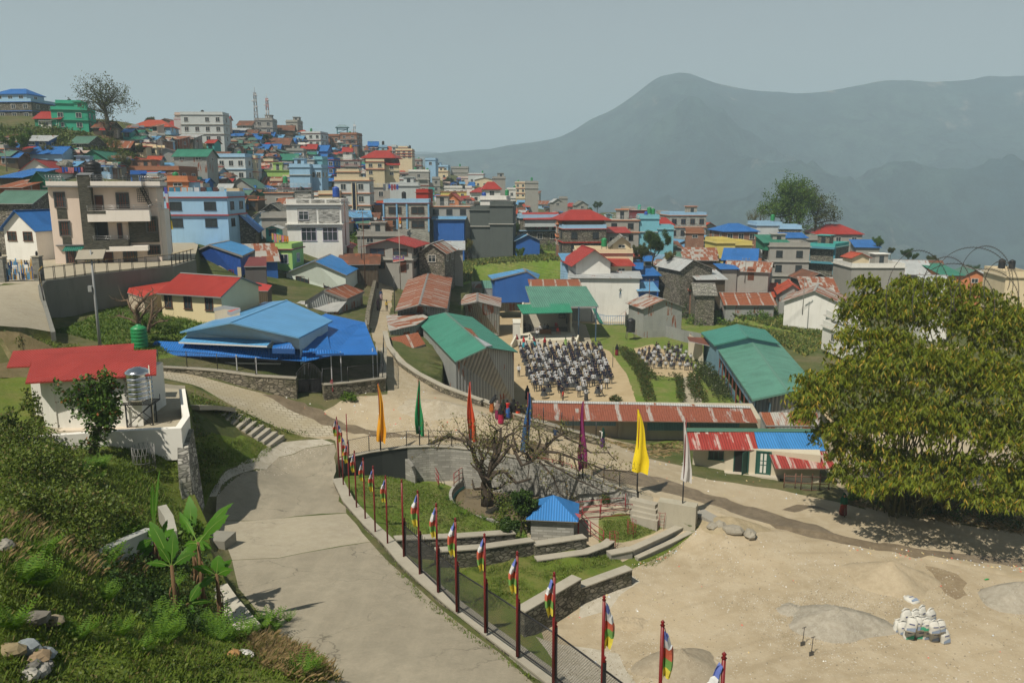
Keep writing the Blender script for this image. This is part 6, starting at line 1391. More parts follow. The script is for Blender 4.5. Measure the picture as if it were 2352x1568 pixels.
for k in range(2):
 m=MB();n_=13
 for i in range(n_):
  p=u*(k*.5+.02+.46*i/n_);z=.15
  for s in range(3):L=rs.uniform(.3,.7);m.box(p.x,p.x+.09,p.y-.02,p.y+.02,z,z+L,rs.choice(cs));z+=L+.02
 m.tube([u*(k*.5+.01)+Vector((0,0,.2)),u*(k*.5+.49)+Vector((0,0,.2))],.03,cs[0],4);m.tube([u*(k*.5+.01)+Vector((0,0,1.6)),u*(k*.5+.49)+Vector((0,0,1.6))],.03,cs[2],4);m.build('gate_leaf',g)
m=MB();m.box(u.x*.33,u.x*.52,-.1,-.07,1.15,1.45,flat((.75,.75,.72)));m.build('sign_board',g)
letters('ra liea',.2,flat((.03,.04,.12)),g,(u.x*.345,-.108,1.22))
m=MB();m.box(u.x*.80,u.x*.93,-.1,-.07,1.2,1.5,flat((.75,.75,.72)));m.build('sign_board',g)
# ---- the pink villa
def villa():
 k=.0100;PK=plaster((.80,.66,.56),.1);PW=plaster((.82,.76,.69),.1);SD=brick((.13,.125,.10),(.05,.05,.045),.28,.05,.006,.7);FR=flat((.075,.08,.085));RECESS_SHADE=flat((.012,.012,.013));RL=flat((.42,.42,.42),.3,.8);SL=flat((.16,.165,.17))
 b=atz(127,606,14.9);r=empty('villa',b,R(17),'three-storey pink villa with dark slate pillar and steel balconies','villa');Zv=lambda v:21.05-.01233*v
 X=lambda u:k*(u-440)
 m=MB();m.box(X(445),X(760),0,6.5,-1,Zv(1050),PK);m.build('wall',r)
 m=MB();m.box(X(870),X(1500),.3,6.5,-1,Zv(1050),PK);m.build('wall',r);m=MB();m.box(X(1500)+.003,X(1500)+.5,1.6,6.5,-1,Zv(1250),PW);m.build('wall',r)
 m=MB();m.box(X(748),X(868),-.75,3,-1,Zv(950),SD);m.build('slate_pillar',r);m=MB();m.prism([(X(742),-.8),(X(880),-.8),(X(880),1.2),(X(742),1.2)],[Zv(950)+.0]*4,[Zv(945),Zv(945),Zv(925),Zv(925)],SL);m.build('pillar_cap',r)
 for x0,x1,y0 in((410,752,-.45),(850,1372,-1.3),(1372,1545,-.2)):
  m=MB();m.box(X(x0),X(x1),y0,6.7,Zv(1052),Zv(1040),SL);m.box(X(x0)+.25,X(x1)-.003,y0+.25,y0+.4,Zv(1038),Zv(1000),PW);m.box(X(x0)+.25,X(x1)-.003,6.4,6.55,Zv(1038),Zv(1000),PW);m.box(X(x0)+.25,X(x0)+.4,y0+.42,6.4,Zv(1038),Zv(1001),PW);m.box(X(x1)-.16,X(x1)-.01,y0+.42,6.4,Zv(1038),Zv(1001),PW);m.build('roof_slab',r)
  m=MB();railing_mesh(m,[(X(x0)+.3,6.4,Zv(1000)),(X(x0)+.3,y0+.33,Zv(1000)),(X(x1)-.2,y0+.33,Zv(1000)),(X(x1)-.2,6.4,Zv(1000))],.62,RL,1.3,3,.022);m.build('roof_railing',r)
 def fw(u0,u1,v0,v1,y,thin=.12):
  w=X(u1)-X(u0);h=Zv(v0)-Zv(v1);a=MB();a.box(-w/2-thin,w/2+thin,-.10,.02,-thin,0,FR);a.box(-w/2-thin,w/2+thin,-.12,.02,h,h+thin,FR);a.box(-w/2-thin,-w/2,-.10,.02,0,h,FR);a.box(w/2,w/2+thin,-.10,.02,0,h,FR)
  wd=flat((.13,.035,.02))
  for i in range(1,4):a.box(-w/2+w*i/4-.035,-w/2+w*i/4+.035,-.05,0,0,h,wd)
  for z in(.5,h-.03,0):a.box(-w/2,w/2,-.045,.0,z,z+.045,wd)
  o=a.build('window',r,((X(u0)+X(u1))/2,y,Zv(v1)));p=MB();p.box(-w/2,w/2,-.03,.01,0,h,glass());p.build('pane',o)
 fw(505,592,1100,1215,0);fw(525,612,1345,1458,0);fw(560,640,1578,1700,0);fw(1100,1208,1108,1228,.3);fw(1120,1240,1585,1700,.3);fw(1370,1482,1570,1640,.3);fw(1382,1475,1340,1440,-.15)
 m=MB();m.box(X(510),X(605),-.04,.01,Zv(1320),Zv(1230),SD);m.box(X(535),X(620),-.04,.01,Zv(1540),Zv(1475),SD);m.build('slate_panel',r)
 m=MB();m.box(X(1195),X(1490),-.15,.3,Zv(1535),Zv(1305),SD);m.build('slate_bay',r)
 m=MB();m.box(X(470),X(770),-.35,0,Zv(1552),Zv(1543),SL);m.build('canopy',r)
 m=MB();m.slab([(X(540),-1.1,Zv(1590)),(X(715),-1.1,Zv(1590)),(X(760),-.02,Zv(1552)),(X(560),-.02,Zv(1552))],.04,corr((.02,.16,.12),0,.2));m.build('awning',r)
 for u0,u1,v0,v1,yy in((880,965,1120,1262,.29),(868,985,1345,1510,.29),(1075,1125,1362,1500,.29),(900,1010,1585,1740,.29)):
  m=MB();m.box(X(u0),X(u1),yy-.08,yy,Zv(v1),Zv(v0),FR);m.box(X(u0)+.1,X(u1)-.1,yy-.1,yy-.081,Zv(v1),Zv(v0)-.1,flat((.09,.03,.02)) if u0!=868 else RECESS_SHADE);m.build('door',r)  # the black one is no door: a recess with its shade painted flat
 for x0,x1,v0,v1,pk,y0 in((820,1430,1250,1345,PW,-1.25),(848,1385,1560,1603,PW,-1.25)):
  m=MB();m.box(X(x0),X(x1),y0,.3,Zv(v1),Zv(v0),pk);m.box(X(x0)-.01,X(1000),y0-.03,y0-.002,Zv(v0)-.32,Zv(v0),SD);m.build('balcony',r)
 m=MB();railing_mesh(m,[(X(825),-1.2,Zv(1250)),(X(1430),-1.2,Zv(1250)),(X(1545),-.2,Zv(1230))],.55,RL,1.5,3,.022);m.build('balcony_railing',r)
 m=MB();m.box(X(848),X(1195),-1.25,.3,Zv(1560),Zv(1508),SD);m.build('balcony',r);m=MB();railing_mesh(m,[(X(855),-1.2,Zv(1508)),(X(1192),-1.2,Zv(1508))],.5,RL,1.5,3,.022);m.build('balcony_railing',r)
 m=MB();m.tube([(X(1430),-.3,Zv(1230)),(X(1310),-.3,Zv(980))],.04,BLK,4);m.tube([(X(1450),.1,Zv(1210)),(X(1330),.1,Zv(975))],.04,BLK,4)
 for i in range(9):x=lerp(X(1425),X(1315),i/9);z=lerp(Zv(1220),Zv(990),i/9);m.box(x-.15,x+.15,-.3,.35,z,z+.03,BLK)
 for i in range(7):z=lerp(Zv(1180),Zv(1070),i/6);m.box(X(1310),X(1420),-.25,-.2,z,z+.05,BLK)
 for i in range(7):x=lerp(X(1310),X(1420),i/6);m.box(x,x+.04,-.25,-.2,Zv(1180),Zv(1070),BLK)
 m.build('fire_stairs',r);return r,X,Zv,b
VIL,VX,VZ,VB=villa()
def VP(x,y,z):return Vector(VB)+Matrix.Rotation(R(17),3,'Z')@Vector((x,y,z))
# ------------------------------------------------------------------ people
SKIN=plain((.30,.16,.095),.6,.1);HAIR=flat((.012,.010,.010),.5)
def skin_mesh(verts,edges,rad,name='body'):
 me=bpy.data.meshes.new(name);me.from_pydata(verts,edges,[]);o=bpy.data.objects.new(name,me);COL.objects.link(o)
 m=o.modifiers.new('skin','SKIN');m.use_smooth_shade=True;me.update()
 if not me.skin_vertices:
  bpy.context.view_layer.objects.active=o
 for i,r in enumerate(rad):me.skin_vertices[0].data[i].radius=(r,r) if not hasattr(r,'__len__') else r
 me.skin_vertices[0].data[0].use_root=True
 s=o.modifiers.new('sub','SUBSURF');s.levels=1;s.render_levels=1
 dg=bpy.context.evaluated_depsgraph_get();dg.update();out=bpy.data.meshes.new_from_object(o.evaluated_get(dg));bpy.data.objects.remove(o);out.name=name
 return out
def figure(top,legs,shoe,hgt=1.6,pose=None,sleeves=True,collar=None):
 J=dict(pel=(0,0,.90),sp=(0,0,1.08),ch=(0,-.01,1.24),nk=(0,0,1.40),hb=(0,.015,1.47),ht=(0,.01,1.57),sl=(-.17,0,1.33),el=(-.215,-.02,1.07),wl=(-.225,.04,.85),fl=(-.225,.06,.76),hl=(-.09,0,.84),kl=(-.095,.02,.47),al=(-.10,-.01,.09),tl=(-.105,.13,.04))
 for k in 'sefhkwat':
  n={'s':'sl','e':'el','f':'fl','h':'hl','k':'kl','w':'wl','a':'al','t':'tl'}[k];p=J[n];J[n[0]+'r']=(-p[0],p[1],p[2])
 if pose:J.update(pose)
 N=list(J);rad=dict(pel=(.135,.10),sp=(.115,.085),ch=(.15,.10),nk=.055,hb=.078,ht=.085,sl=.062,el=.045,wl=.032,fl=.035,hl=.088,kl=.06,al=.042,tl=.04)
 for a in('s','e','w','f','h','k','a','t'):rad[a+'r']=rad[a+'l']
 E=[('pel','sp'),('sp','ch'),('ch','nk'),('nk','hb'),('hb','ht')]+[e for s in 'lr' for e in(('ch','s'+s),('s'+s,'e'+s),('e'+s,'w'+s),('w'+s,'f'+s),('pel','h'+s),('h'+s,'k'+s),('k'+s,'a'+s),('a'+s,'t'+s))]
 k=hgt/1.66;V=[Vector(J[n])*k for n in N]
 me=skin_mesh([tuple(v) for v in V],[(N.index(a),N.index(b)) for a,b in E],[tuple(x*k for x in rad[n]) if hasattr(rad[n],'__len__') else rad[n]*k for n in N])
 for m in(SKIN,plain(top,.8,.1),plain(legs,.8,.1),HAIR,flat(shoe)):me.materials.append(m)
 B=dict(nk=0,hb=0,ht=3,fl=0,fr=0,tl=4,tr=4,hl=2,hr=2,kl=2,kr=2,al=2,ar=2,pel=2)
 if not sleeves:B.update(wl=0,wr=0)
 for p in me.polygons:
  c=p.center;n=min(N,key=lambda q:(c-Vector(J[q])*k).length-(.06 if q in('ch','sp') else 0));mi=B.get(n,1)
  if n in('hb','ht'):mi=0 if(c.y>Vector(J[n]).y*k+.035*k and c.z<J['ht'][2]*k+.03) else 3
  p.material_index=mi
 return me
def face_bits(k,J=None):
 m=MB();e=flat((.01,.01,.01))
 for x in(-.03,.03):m.blob((x*k,.095*k,1.535*k),(.011*k,.008*k,.008*k),e,5,4)
 m.blob((0,.108*k,1.505*k),(.013*k,.018*k,.02*k),SKIN,5,4);m.blob((0,.095*k,1.465*k),(.025*k,.01*k,.007*k),flat((.25,.07,.06)),5,4)
 return m.data('face')
def lathe_data(name,prof,mat,n=14,wob=.0,mats=None):
 m=MB();P=[]
 for r,z in prof:P.append([(r*(1+wob*math.sin(5*q+z*4))*math.cos(q)*1.15,r*(1+wob*math.sin(5*q+z*4))*math.sin(q)*.85,z) for q in[2*math.pi*j/n for j in range(n)]])
 for i in range(len(P)-1):
  mt=(mats[i] if mats else mat)
  for j in range(n):m.face([P[i][j],P[i][(j+1)%n],P[i+1][(j+1)%n],P[i+1][j]],mt,True)
 m.face(P[0][::-1],mat);m.face(P[-1],mat);return m.data(name)
def hairmesh(k,long=False):
 m=MB();m.blob((0,-.012*k,1.565*k),(.098*k,.105*k,.095*k),HAIR,9,6)
 if long:m.tube([(0,-.09*k,1.50*k),(0,-.13*k,1.35*k),(0,-.135*k,1.15*k)],[.05*k,.035*k,.015*k],HAIR,6)
 return m.data('hair')
WSH=(.52,.54,.57);NAV=(.014,.016,.040);GRY=(.055,.058,.058)
KH=1.42/1.66;pose_back=dict(el=(-.23,-.08,1.08),wl=(-.08,-.16,.95),fl=(-.02,-.17,.93),er=(.23,-.08,1.08),wr=(.08,-.16,.95),fr=(.02,-.17,.93))
var=[(figure(WSH,GRY,(.02,.02,.02),1.42),None,0),(figure(NAV,GRY,(.02,.02,.02),1.42),None,0),(figure(WSH,GRY,(.02,.02,.02),1.42,pose_back),None,0),(figure(WSH,(.65,.65,.63),(.02,.02,.02),1.38),lathe_data('skirt',[(.165,.82),(.20,.70),(.25,.50),(.29,.36)][::-1],plain(GRY,.85,.1),12,.06),1),(figure(NAV,(.65,.65,.63),(.02,.02,.02),1.38),lathe_data('skirt',[(.165,.82),(.20,.70),(.25,.50),(.29,.36)][::-1],plain(GRY,.85,.1),12,.06),1)]
hr=[hairmesh(KH),hairmesh(KH*.97,True)]
LAB=['student in white shirt and grey trousers standing in the assembly rows','student in navy sweater and grey trousers standing in the assembly rows','student in white shirt with hands clasped behind in the assembly rows','girl student in white shirt and grey skirt in the assembly rows','girl student in navy sweater and grey skirt in the assembly rows']
LAB2=['small pupil in white shirt in the crowd beside the hedge','small pupil in navy sweater in the crowd beside the hedge','small pupil in white shirt with hands behind, beside the hedge','small girl pupil in white shirt and skirt beside the hedge','small girl pupil in navy sweater beside the hedge']
rs=random.Random(12)
def student(p,k,sc,yaw,lab):
 me,sk,g=var[k];o=obj('person',me,None,p,yaw,lab,'person','students at the school assembly');o.scale=(sc*1.2,sc*1.15,sc)
 obj('hair',hr[g],o)
 if sk:obj('skirt',sk,o)
def quadgrid(c,nx,ny):
 BL,BR,FR,FL=[atz(*T('c',*q),0) for q in c];out=[]
 for j in range(ny):
  for i in range(nx):a,b=i/(nx-1),j/(ny-1);out.append((i,j,(BL.lerp(BR,a)).lerp(FL.lerp(FR,a),b)))
 return out
n_s=0
for i,j,p in quadgrid([(75,700),(800,700),(945,1110),(235,1135)],14,18):
 if rs.random()<.07 or(j>15 and(i+j)%3) or(j==15 and i in(2,3,9,10)) or(j>13 and i>10 and rs.random()<.4):continue
 col=[.38,.26,.1,.1,.16] if i in(0,1,3,4,7,10,12) else[.16,.44,.05,.12,.23]
 k=rs.choices(range(5),col)[0];q=p+Vector((rs.uniform(-.09,.09),rs.uniform(-.3,.3),0));student(q,k,rs.uniform(1.02,1.2),rs.uniform(-.12,.12),LAB[k]);n_s+=1
for i,j,p in quadgrid([(1165,745),(1560,705),(1695,885),(1230,850)],13,5):
 if rs.random()<.08:continue
 k=rs.choices(range(5),[.26,.44,.05,.09,.16])[0];q=p+Vector((rs.uniform(-.2,.2),rs.uniform(-.4,.4),0));student(q,k,rs.uniform(.80,.95),rs.uniform(-.4,.4),LAB2[k]);n_s+=1
print('students',n_s)
def adult(px,py,z,lab,top,legs,hgt=1.6,yaw=0.0,skirt=None,shawl=None,pose=None,ground=False,hair='short',seat=False):
 p=on(px,py) if z is None else atz(px,py,z)
 me=figure(top,legs if not skirt else(.12,.07,.05),(.03,.02,.02),hgt,pose);o=obj('person',me,None,p,R(yaw),lab,'person',None);k=hgt/1.66
 J=pose or{};hz=Vector(J.get('ht',(0,.01,1.57)))*k
 if skirt:
  pl=Vector(J.get('pel',(0,0,.9)))*k;cs=[plain(c,.85,.25) for c in skirt];pr=[(.20*k,.07),(.22*k,.25*k),(.20*k,.5*k),(.185*k,.75*k),(.165*k,.95*k)];ms=[cs[0],cs[0],cs[-1],cs[-1]]
  s=obj('skirt',lathe_data('skirt',pr,cs[0],14,.07,ms),o);s.location=(pl.x*.5,pl.y*.5,0)
 if shawl:
  m=MB();sm=plain(shawl,.9,.2);nk=Vector(J.get('nk',(0,0,1.40)))*k;ch=Vector(J.get('ch',(0,0,1.24)))*k;pl=Vector(J.get('pel',(0,0,.9)))*k
  rings=[(hz+Vector((0,-.01,.11*k)),.02,.02),(hz+Vector((0,-.02,.07*k)),.085,.09),(hz+Vector((0,-.03,-.03*k)),.105,.10),(nk+Vector((0,-.03,.02)),.10,.10),(nk+Vector((0,-.02,-.07*k)),.19,.13),(ch,.235,.16),(ch.lerp(pl,.6),.23,.165),(pl+Vector((0,-.02,-.02)),.21,.17)]
  n=12;P=[[(c.x+a*k*math.cos(q)*(1+.05*math.sin(4*q+i)),c.y+b*k*math.sin(q)-(0.0 if i>3 else .01),c.z) for q in[2*math.pi*j/n for j in range(n)]] for i,(c,a,b) in enumerate(rings)]
  for i in range(len(P)-1):
   for j in range(n):
    if i in(1,2) and 1<j<4:continue
    m.face([P[i+1][j],P[i+1][(j+1)%n],P[i][(j+1)%n],P[i][j]],sm,True)
  obj('shawl',m.data('shawl'),o)
 else:
  m=MB();m.blob((hz.x,hz.y-.02*k,hz.z),(.10*k,.108*k,.095*k),HAIR,9,6);
  if hair=='long':m.tube([(hz.x,hz.y-.09*k,hz.z-.05),(hz.x,hz.y-.13,hz.z-.35)],[.055,.03],HAIR,6)
  obj('hair',m.data('hair'),o)
 if not pose or 'ht' not in pose:
  f=obj('face',face_bits(k),o)
 return o
bend=dict(pel=(0,-.12,.88),sp=(0,-.02,1.04),ch=(0,.12,1.16),nk=(0,.24,1.27),hb=(0,.29,1.32),ht=(0,.33,1.42),sl=(-.17,.14,1.22),sr=(.17,.14,1.22),el=(-.2,.3,1.08),er=(.2,.3,1.08),wl=(-.12,.46,1.12),wr=(.12,.46,1.12),fl=(-.1,.53,1.13),fr=(.1,.53,1.13),hl=(-.09,-.1,.82),hr=(.09,-.1,.82))
crouch=dict(pel=(0,-.12,.50),sp=(0,-.04,.66),ch=(0,.06,.82),nk=(0,.14,.96),hb=(0,.18,1.01),ht=(0,.20,1.11),sl=(-.17,.07,.90),sr=(.17,.07,.90),el=(-.24,.2,.72),er=(.24,.2,.72),wl=(-.12,.33,.66),wr=(.12,.33,.66),fl=(-.06,.36,.64),fr=(.06,.36,.64),hl=(-.1,-.1,.46),hr=(.1,-.1,.46),kl=(-.13,.28,.50),kr=(.13,.28,.50),al=(-.12,.08,.09),ar=(.12,.08,.09),tl=(-.13,.22,.04),tr=(.13,.22,.04))
walk=dict(kl=(-.09,.16,.48),al=(-.09,.26,.12),tl=(-.09,.40,.08),kr=(.09,-.02,.46),ar=(.09,-.30,.14),tr=(.09,-.22,.05),el=(-.22,-.12,1.08),wl=(-.22,-.08,.88),fl=(-.22,-.04,.80),er=(.22,.08,1.08),wr=(.21,.22,.92),fr=(.21,.28,.86))
lean_=dict(el=(-.22,.18,1.14),er=(.22,.18,1.14),wl=(-.12,.36,1.16),wr=(.12,.36,1.16),fl=(-.08,.42,1.17),fr=(.08,.42,1.17))
arms_up=dict(er=(.27,.05,1.30),wr=(.14,.1,1.50),fr=(.1,.1,1.56),el=(-.27,.05,1.30),wl=(-.14,.1,1.50),fl=(-.1,.1,1.56))
sit=dict(pel=(0,-.10,.46),sp=(0,-.09,.64),ch=(0,-.06,.80),nk=(0,-.03,.96),hb=(0,-.01,1.03),ht=(0,0,1.13),sl=(-.17,-.05,.89),sr=(.17,-.05,.89),el=(-.22,.05,.70),er=(.22,.05,.70),wl=(-.12,.22,.76),wr=(.12,.22,.76),fl=(-.06,.26,.77),fr=(.06,.26,.77),hl=(-.1,-.05,.46),hr=(.1,-.05,.46),kl=(-.11,.36,.46),kr=(.11,.36,.46),al=(-.11,.36,.09),ar=(.11,.36,.09),tl=(-.11,.48,.04),tr=(.11,.48,.04))
BK=(.015,.015,.017)
def sp_(u,v):return(1103.2+u*.083,895.8+v*.083)
for u,v,lab,top,legs,yaw,sk,sh,ps,h in[(335,610,'woman in black shawl and orange skirt leaning over the wall beside the tin gate',BK,BK,-60,[(.42,.12,.02),(.38,.10,.02)],(.02,.022,.026),bend,1.6),(480,810,'woman in patterned beige shawl half hidden behind the crimson skirt',(.3,.2,.16),BK,-20,[(.2,.02,.07)],(.26,.20,.18),None,1.55),(570,935,'woman in black top and crimson skirt standing apart on the road',BK,BK,20,[(.42,.02,.08),(.38,.02,.06)],(.018,.018,.02),None,1.55),(640,770,'woman in dark patterned top with a green collar cloth in the watching row',(.03,.03,.03),BK,0,[(.10,.02,.02)],(.02,.025,.015),None,1.55),(745,790,'woman in bright red jumper and blue flowered skirt watching over the wall',(.62,.02,.02),BK,5,[(.03,.10,.38),(.04,.14,.42)],None,lean_,1.58),(850,770,'child in black hood leaning on the woman in red jumper',BK,BK,0,[(.05,.045,.04)],BK,None,1.3),(920,800,'tall woman in long black dress with pale hem in the watching row',BK,BK,0,[(.35,.22,.16),BK],BK,None,1.68),(1030,830,'woman in black veil and orange-red skirt in the watching row',BK,BK,-5,[(.12,.11,.04),(.70,.05,.01)],(.03,.015,.02),lean_,1.55),(1135,860,'woman in dark blue hood and white-hemmed patterned skirt',(.03,.035,.05),BK,0,[(.42,.36,.36),(.09,.09,.07)],(.03,.035,.045),None,1.62),(1265,900,'woman in magenta jumper and grey trousers with black scarf',(.40,.01,.19),(.30,.30,.34),0,None,BK,lean_,1.62),(1360,960,'person in dark green shirt and black trousers beside the navy banner',(.02,.028,.015),BK,5,None,None,pose_back,1.6),(1300,260,'woman in black standing in the tin doorway inside the school wall',BK,BK,10,[BK],BK,None,1.6),(1950,1095,'woman in dark green jumper and pale flowered skirt gripping the wire fence',(.012,.03,.02),BK,-15,[(.32,.12,.2),(.38,.62,.55)],(.16,.02,.07),lean_,1.62),(2115,1140,'woman in black jumper and blue patterned skirt peering with raised hands',BK,BK,-30,[(.06,.05,.22),(.04,.05,.30)],(.03,.012,.014),lean_,1.58)]:
 x,y=sp_(u,v);adult(x,y,None if u!=1300 else 0,lab,top,legs,h,yaw,sk,sh,ps)
adult(1275,1012,None,'person in navy top crouching on the wall edge behind the branches',(.015,.03,.06),(.07,.04,.03),1.5,-20,None,None,crouch)
adult(1384,1027,None,'woman in dark green hood and purple skirt reaching for the fence end',(.65,.62,.58),BK,1.6,60,[(.10,.03,.14),(.08,.03,.12)],(.01,.05,.035),dict(er=(.26,.16,1.2),wr=(.3,.4,1.22),fr=(.3,.5,1.24)))
adult(1936,1184,None,'lone person under a dark green cloak walking along the road',(.01,.09,.05),(.12,.015,.012),1.6,160,[(.12,.02,.012),(.14,.02,.012)],(.008,.085,.045),walk)
x,y=T('b',1150,690);adult(x,y,None,'woman in blue top and pink skirt with a straw broom in the lane',(.02,.06,.16),BK,1.55,200,[(.5,.34,.34),(.42,.3,.3)],None,None)
x,y=T('b',1124,785);adult(x,y,None,'woman in black shawl with a red bag walking up the lane',(.03,.01,.02),BK,1.58,-5,[(.03,.02,.02)],(.02,.01,.018),None)
x,y=T('b',1203,795);adult(x,y,None,'woman in yellow top and black trousers with an outstretched arm in the lane',(.62,.42,.06),BK,1.6,-5,None,None,dict(er=(.40,.05,1.32),wr=(.62,.08,1.36),fr=(.70,.08,1.38)),hair='long')
def cp(u,v,z,*a,**k):x,y=T('c',u,v);return adult(x,y,z,*a,**k)
cp(560,660,0,'man in black suit at the corner of the stage steps',BK,BK,1.72,10,None,None,None)
cp(232,595,.8,'man in white shirt with joined hands at the stage front',(.66,.67,.68),(.04,.04,.045),1.65,180,None,None,dict(el=(-.2,.12,1.1),wl=(-.03,.22,1.2),fl=(-.01,.24,1.28),er=(.2,.12,1.1),wr=(.03,.22,1.2),fr=(.01,.24,1.28)))
cp(118,515,.83,'man in dark jacket standing at the left wall of the stage',BK,BK,1.65,200)
cp(262,520,.83,'teacher in white shirt seated left at the stage table',(.6,.6,.62),GRY,1.65,180,None,None,sit)
cp(300,518,.83,'teacher in pale shirt seated in the middle at the stage table',(.5,.52,.56),GRY,1.65,180,None,None,sit)
cp(327,515,.83,'teacher in black jacket seated right at the stage table',BK,BK,1.65,180,None,None,sit)
cp(962,738,0,'woman in black hood and maroon skirt beside the bare pole',BK,BK,1.62,10,[(.20,.012,.02),(.2,.012,.02)],BK,None)
cp(300,668,0,'woman in crimson scarf and dark dress near the stage steps',(.2,.02,.03),BK,1.58,20,[(.03,.03,.03)],(.30,.012,.02),None)
cp(492,668,0,'woman in bright green top near the stage steps',(.22,.42,.10),BK,1.55,0,[(.3,.32,.2),(.25,.4,.12)],None,None,hair='long')
cp(205,655,0,'teacher in dark green shawl and turquoise skirt left of the assembly',(.02,.06,.04),BK,1.58,30,[(.02,.30,.42),(.02,.3,.42)],(.16,.015,.02),bend)
cp(160,640,0,'teacher in white top left of the assembly',(.66,.66,.62),BK,1.58,60,[(.05,.32,.30),(.05,.32,.3)],None,None,hair='long')
cp(108,665,0,'teacher in red scarf and turquoise skirt left of the assembly',(.42,.05,.03),BK,1.58,-40,[(.02,.30,.42),(.02,.3,.42)],(.48,.03,.03),None)
cp(45,640,0,'teacher in maroon shawl at the far left of the assembly',(.16,.01,.02),BK,1.55,-40,[(.02,.12,.24),(.02,.12,.24)],(.18,.01,.02),None)
cp(228,810,0,'teacher in blue kurta and turquoise trousers between the assembly rows',(.02,.05,.28),(.02,.30,.42),1.58,20,None,(.42,.42,.46),None)
cp(610,775,0,'teacher in black jacket standing among the rows',BK,BK,1.65,0)
cp(1325,720,0,'man in black suit behind the small pupils',BK,BK,1.7,20)
cp(1342,735,0,'man in white shirt behind the small pupils',(.62,.65,.72),GRY,1.7,0)
cp(1438,712,0,'man in black blazer and tie facing the small pupils',BK,BK,1.66,180)
cp(468,1160,0,'child in red jersey and pink cap at the back of the assembly',(.62,.02,.02),(.05,.05,.06),1.3,60)
cp(822,1118,0,'man in white shirt and dark vest striding behind the rows',(.6,.6,.6),BK,1.68,60,None,None,walk)
cp(63,935,0,'big student in white shirt at the left edge near the barn',(.66,.67,.68),GRY,1.62,5,None,None,pose_back)
cp(138,930,0,'teacher in navy cardigan and long skirt at the left edge',NAV,BK,1.55,0,[GRY,GRY],None,None,hair='long')
cp(435,1085,0,'teacher in navy coat with hands behind at the back of the rows',NAV,BK,1.6,0,None,None,pose_back)
cp(680,1155,0,'girl with braids in white shirt and dark skirt at the very back',WSH,BK,1.5,0,[GRY,GRY],None,None,hair='long')
x,y=T('C',995,1362);adult(x,y,4.6,'man in blue jacket and jeans with raised arms on the stony bank',(.06,.12,.12),(.10,.16,.24),1.68,170,None,None,arms_up)
vp=VP(VX(1240),-.5,VZ(1038)+.02);o=adult(0,0,5,'person in dark shirt resting on the villa roof railing',BK,BK,1.6,180,None,None,lean_);o.location=vp
# ------------------------------------------------------------------ vegetation
BARK=plain((.10,.075,.05),.9,.4);BARKL=plain((.20,.165,.12),.9,.4);BAMB=plain((.12,.11,.04),.7,.3)
L_OLIVE=leaf((.055,.075,.018),(.13,.145,.035));L_DARK=leaf((.03,.07,.012),(.08,.14,.022));L_BRIGHT=leaf((.06,.13,.012),(.15,.24,.03));L_BUSH=leaf((.055,.095,.012),(.17,.22,.03),(.18,.15,.05),.10)
L_BAMB=leaf((.10,.16,.010),(.31,.34,.022),(.58,.38,.05),.09,.45);L_BRN=leaf((.10,.12,.02),(.22,.22,.05),(.20,.13,.04),.25);L_FERN=leaf((.06,.15,.012),(.17,.30,.03),None,0,.35);L_DRY=leaf((.26,.18,.08),(.40,.30,.15),(.12,.13,.03),.25)
L_HEDGE=leaf((.03,.06,.01),(.10,.13,.02),(.15,.06,.02),.12)
def leafq(C,size,n,spread,rs,elong=2.2,droop=0.0,mat=None,name='crown',parent=None,org=None,**tags):
 """n small leaf quads round every centre; spread per centre"""
 C=np.asarray(C,float);N=len(C)*n;c=np.repeat(C,n,0);sp=np.repeat(np.broadcast_to(np.asarray(spread,float),(len(C),)),n)
 d=rs.normal(size=(N,3));d/=np.linalg.norm(d,axis=1)[:,None];c=c+d*(rs.random(N)**.5*sp)[:,None]*np.array([1,1,.8])
 u=rs.normal(size=(N,3));u[:,2]-=droop;u/=np.linalg.norm(u,axis=1)[:,None];w=np.cross(u,rs.normal(size=(N,3)));w/=np.linalg.norm(w,axis=1)[:,None]+1e-9
 s=size*rs.uniform(.6,1.3,N)[:,None];a=c;b=c+u*s*.5+w*s*.5/elong;e=c+u*s;f=c+u*s*.5-w*s*.5/elong
 V=np.stack([a,b,e,f],1).reshape(-1,3);F=np.arange(N*4).reshape(-1,4)
 if org is not None:V=V-np.array(org)[None]
 return npmesh(name,V,F,mat,parent,**tags)
def grow_tree(mb,p,d,L,r,depth,rnd,tips,bark,split=3,curl=.25,up=.15,seg=4,ratio=.68):
 pts=[p];q=Vector(p);dd=Vector(d).normalized()
 for i in range(seg):
  dd=(dd+Vector((rnd.uniform(-1,1),rnd.uniform(-1,1),rnd.uniform(-1,1)))*curl+Vector((0,0,up))).normalized();q=q+dd*L/seg;pts.append(Vector(q))
 mb.tube(pts,[max(.008,r*(1-.45*i/seg)) for i in range(seg+1)],bark,5 if depth>1 else 4,cap=False)
 if depth<=1:tips+=[tuple(x) for x in pts[2:]]
 if depth==0:return
 for k in range(split):
  a=rnd.uniform(0,2*math.pi);t=rnd.uniform(.5,1) if k else 1;s=pts[min(seg,max(1,int(t*seg)))]
  n=Vector((math.cos(a),math.sin(a),rnd.uniform(.0,.7)));grow_tree(mb,s,(dd*1.0+n*rnd.uniform(.6,1.1)),L*ratio*rnd.uniform(.8,1.15),r*.55,depth-1,rnd,tips,bark,split,curl,up,seg,ratio)
